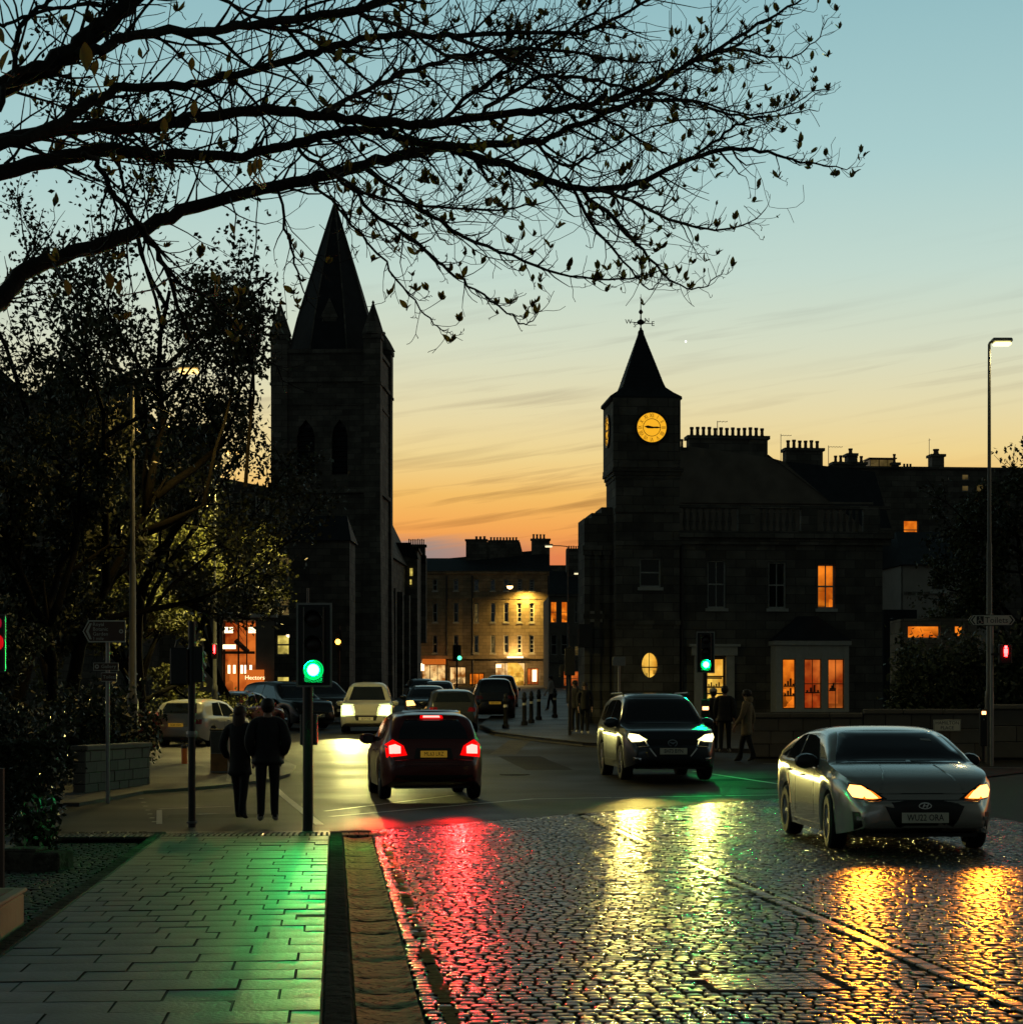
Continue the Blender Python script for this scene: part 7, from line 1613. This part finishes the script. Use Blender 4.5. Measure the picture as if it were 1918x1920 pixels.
def person(loc, rz, label, H=1.70, step=.0, coat='coatk', coat_len=.80, trouser='jean', shoes='shoe', hair='hair', long_hair=False, hood=False, arm='pocket', wide=1., lean=0., cap=None, group=None, head_turn=0., bag=False):
    """faces +y of its own frame"""
    o = empty('person', loc, rz, label, 'person', group); k = H / 1.75; V = []; E = []
    def v(x, y, z, r): V.append((x * k, y * k + lean * z, z * k, r * k if isinstance(r, (int, float)) else tuple(q * k for q in r))); return len(V) - 1
    pel = v(0, 0, .96, (.150, .115)); wai = v(0, .01, 1.10, (.140, .105)); che = v(0, .0, 1.30, (.165, .115)); nb = v(0, .0, 1.455, .075); nk = v(0, .012, 1.52, .055); h0 = v(0, .03, 1.585, (.062, .078)); h1 = v(0, .028, 1.655, (.078, .097)); h2 = v(0, .02, 1.715, (.062, .075))
    E += [(pel, wai), (wai, che), (che, nb), (nb, nk), (nk, h0), (h0, h1), (h1, h2)]
    nose = v(0, .128, 1.632, .012); E.append((h1, nose))
    for s in (-1, 1):
        hp = v(.092 * s, 0, .90, .100); fy = step * s; kn = v(.095 * s, .02 + fy * .55, .50, .074); ank = v(.095 * s, -.02 + fy, .10 + max(0, -fy) * .18, .056); toe = v(.115 * s, .14 + fy, .035, (.040, .030)); heel = v(.10 * s, -.06 + fy, .045 + max(0, -fy) * .25, .035)
        E += [(pel, hp), (hp, kn), (kn, ank), (ank, toe), (ank, heel)]
        sh = v(.185 * s, 0, 1.42, .062); E.append((nb, sh))
        if arm == 'pocket': el = v(.262 * s, -.06, 1.15, .044); wr = v(.215 * s, .07, .955, .034); hd = v(.195 * s, .10, .90, (.038, .024)); fd = Vector((-.1 * s, .25, -1))
        else: el = v(.235 * s, -.02 - step * s * .4, 1.13, .044); wr = v(.235 * s, .07 - step * s * .8, .90, .032); hd = v(.235 * s, .09 - step * s * .9, .83, (.038, .024)); fd = Vector((0, .15, -1))
        E += [(sh, el), (el, wr), (wr, hd)]
        fd.normalize(); hb = Vector(V[hd][:3]) / k
        for q in range(4):      # four fingers and a thumb, slightly curled
            off = Vector((0, (q - 1.5) * .021, 0)); l = (.062, .075, .070, .055)[q]; a = hb + off + fd * .035; b_ = a + fd * l * .6; c_ = b_ + fd * l * .4 + Vector((-.012 * s, .004, 0)); i0 = v(*(a - Vector((0, lean * 0, 0))), .0095); i1 = v(*b_, .009); i2 = v(*c_, .0075); E += [(hd, i0), (i0, i1), (i1, i2)]
        t0 = v(*(hb + Vector((0, .04, -.005))), .011); t1 = v(*(hb + Vector((-.01 * s, .065, -.045))), .0095); E += [(hd, t0), (t0, t1)]
    me = skin_mesh('body', V, E, pel)
    for m_ in ('skin', trouser, shoes): me.materials.append(MT[m_])
    for p in me.polygons:
        z = p.center.z / k; p.material_index = 2 if z < .10 else 1 if (z < 1.0 and abs(p.center.x) / k < .185) else 0; p.use_smooth = True
    link('body', me, None, o)
    # ears
    b = MB()
    for s in (-1, 1): b.lathe([(.004, -.012), (.018, -.008), (.024, 0), (.012, .01)], 8, (.083 * s * k, (.02) * k + lean * 1.63 * k, 1.63 * k), 'x', sx=.7, sy=1.2)
    e_ = b.obj('ears', MT['skin'], o, True); e_['kind'] = 'stuff'
    # eyes and mouth
    b = MB()
    for s in (-1, 1): b.lathe([(.002, .0), (.011, .004), (.004, .009)], 8, (.032 * s * k, .108 * k + lean * 1.65 * k, 1.652 * k), 'y')
    b.box(-.022 * k, .022 * k, .108 * k + lean * 1.6 * k, .116 * k + lean * 1.6 * k, 1.588 * k, 1.594 * k); f_ = b.obj('face', MT['hair'], o); f_['kind'] = 'stuff'
    # coat: torso loft with hem, sleeves
    cv = []; ce = []
    def c(x, y, z, r): cv.append((x * k, y * k + lean * z, z * k, tuple(q * k for q in r) if isinstance(r, tuple) else r * k)); return len(cv) - 1
    z_h = coat_len; hips = c(0, .0, max(z_h + .03, .86 if z_h > .86 else z_h + .1), (.20 * wide, .150)); a = c(0, .01, 1.10, (.185 * wide, .145)); b_ = c(0, 0, 1.32, (.200 * wide, .150)); cn = c(0, .0, 1.46, (.115, .10)); co2 = c(0, .01, 1.525, (.075, .078)); ce += [(hips, a), (a, b_), (b_, cn), (cn, co2)]
    if z_h < .84: h_ = c(0, -.01, z_h, (.265 * wide, .185)); ce.append((h_, hips))
    for s in (-1, 1):
        sh = c(.20 * s, 0, 1.425, .078 * wide); ce.append((cn, sh))
        if arm == 'pocket': el = c(.275 * s, -.065, 1.15, .072 * wide); wr = c(.220 * s, .05, .955, .056)
        else: el = c(.25 * s, -.02 - step * s * .4, 1.13, .060 * wide); wr = c(.24 * s, .07 - step * s * .8, .91, .047)
        ce += [(sh, el), (el, wr)]
    cm = skin_mesh('jacket', cv, ce, a); cm.materials.append(MT[coat]); link('jacket', cm, None, o)
    # hair, hood or cap
    b = MB(); n = 12; prof = []
    cz = 1.672 * k; cy = .012 * k + lean * 1.67 * k
    b.lathe([(.088 * k, -.05 * k), (.100 * k, -.01 * k), (.098 * k, .04 * k), (.080 * k, .085 * k), (.04 * k, .105 * k), (.002, .11 * k)], 14, (0, cy, cz), sy=1.16); 
    b.lathe([(.06 * k, -.10 * k), (.085 * k, -.04 * k), (.09 * k, .03 * k), (.06 * k, .06 * k)], 12, (0, cy - .035 * k, cz), sy=.8)
    if long_hair: b.lathe([(.07 * k, -.30 * k), (.10 * k, -.24 * k), (.105 * k, -.12 * k), (.095 * k, -.02 * k), (.08 * k, .03 * k)], 12, (0, cy - .04 * k, cz), sy=.62)
    b.obj('hair', MT[hair], o, True)
    if hood: b = MB(); b.lathe([(.13 * k, -.20 * k), (.15 * k, -.13 * k), (.12 * k, -.07 * k)], 12, (0, cy - .05 * k, cz), sy=.7, caps=False); b.obj('hood', MT[coat], o, True)
    if cap: b = MB(); b.lathe([(.106 * k, .02 * k), (.104 * k, .06 * k), (.08 * k, .105 * k), (.002, .125 * k)], 14, (0, cy, cz), sy=1.15); b.box(-.07 * k, .07 * k, cy + .1 * k, cy + .19 * k, cz + .02 * k, cz + .03 * k); b.obj('cap', MT[cap], o, True)
    if bag: b = MB(); b.bbox(-.02 * k, .02 * k, -.10 * k, .04 * k, .78 * k, .98 * k, .01); q = b.obj('bag', MT['coatk'], o); q.location = (.30 * k, 0, 0)
    return o
p = G(503, 1541, .02); person((p.x, p.y, .012), R(6), 'man in a black jacket walking away, hands in pockets, right of the pair', H=1.70, step=.05, arm='pocket', wide=1.16, coat_len=.80, shoes='shoe')
p = G(452, 1536, .02); person((p.x, p.y, .012), R(-16), 'person in a long black coat stepping beside the taller man', H=1.60, step=-.16, arm='pocket', coat_len=.66, long_hair=True, hair='hairb', lean=-.02, wide=1.0, shoes='shoed')
def pp(px, d, rz, label, dz=.11, **k): x = (px - CX) / F * d; return person((x, d, gz(x, d) + dz), R(rz), label, **k)
pp(1398, 50.5, 70, 'person in a khaki coat walking left past the bank house', coat='khaki', coat_len=.62, step=.2, arm='swing', wide=1.15, hood=True, H=1.78, lean=-.02, dz=-.0, shoes='shoed')
pp(1337, 53.5, 20, 'person with a pale cap beside the lit doorway', cap='cap', H=1.66, step=.1)
pp(1358, 53., -10, 'dark clothed person right of the pale cap at the doorway', H=1.74, wide=1.2, step=.12, arm='swing')
pp(1078, 68., 150, 'dark figure standing by the signal post beside the bank wing', H=1.74)
pp(1096, 67., 190, 'second dark figure standing at the bank wing corner', H=1.7, arm='swing', long_hair=True)
pp(1033, 98., 80, 'distant person in a pale jacket crossing beyond the bollards', coat='cap', H=1.7, step=.2, arm='swing')
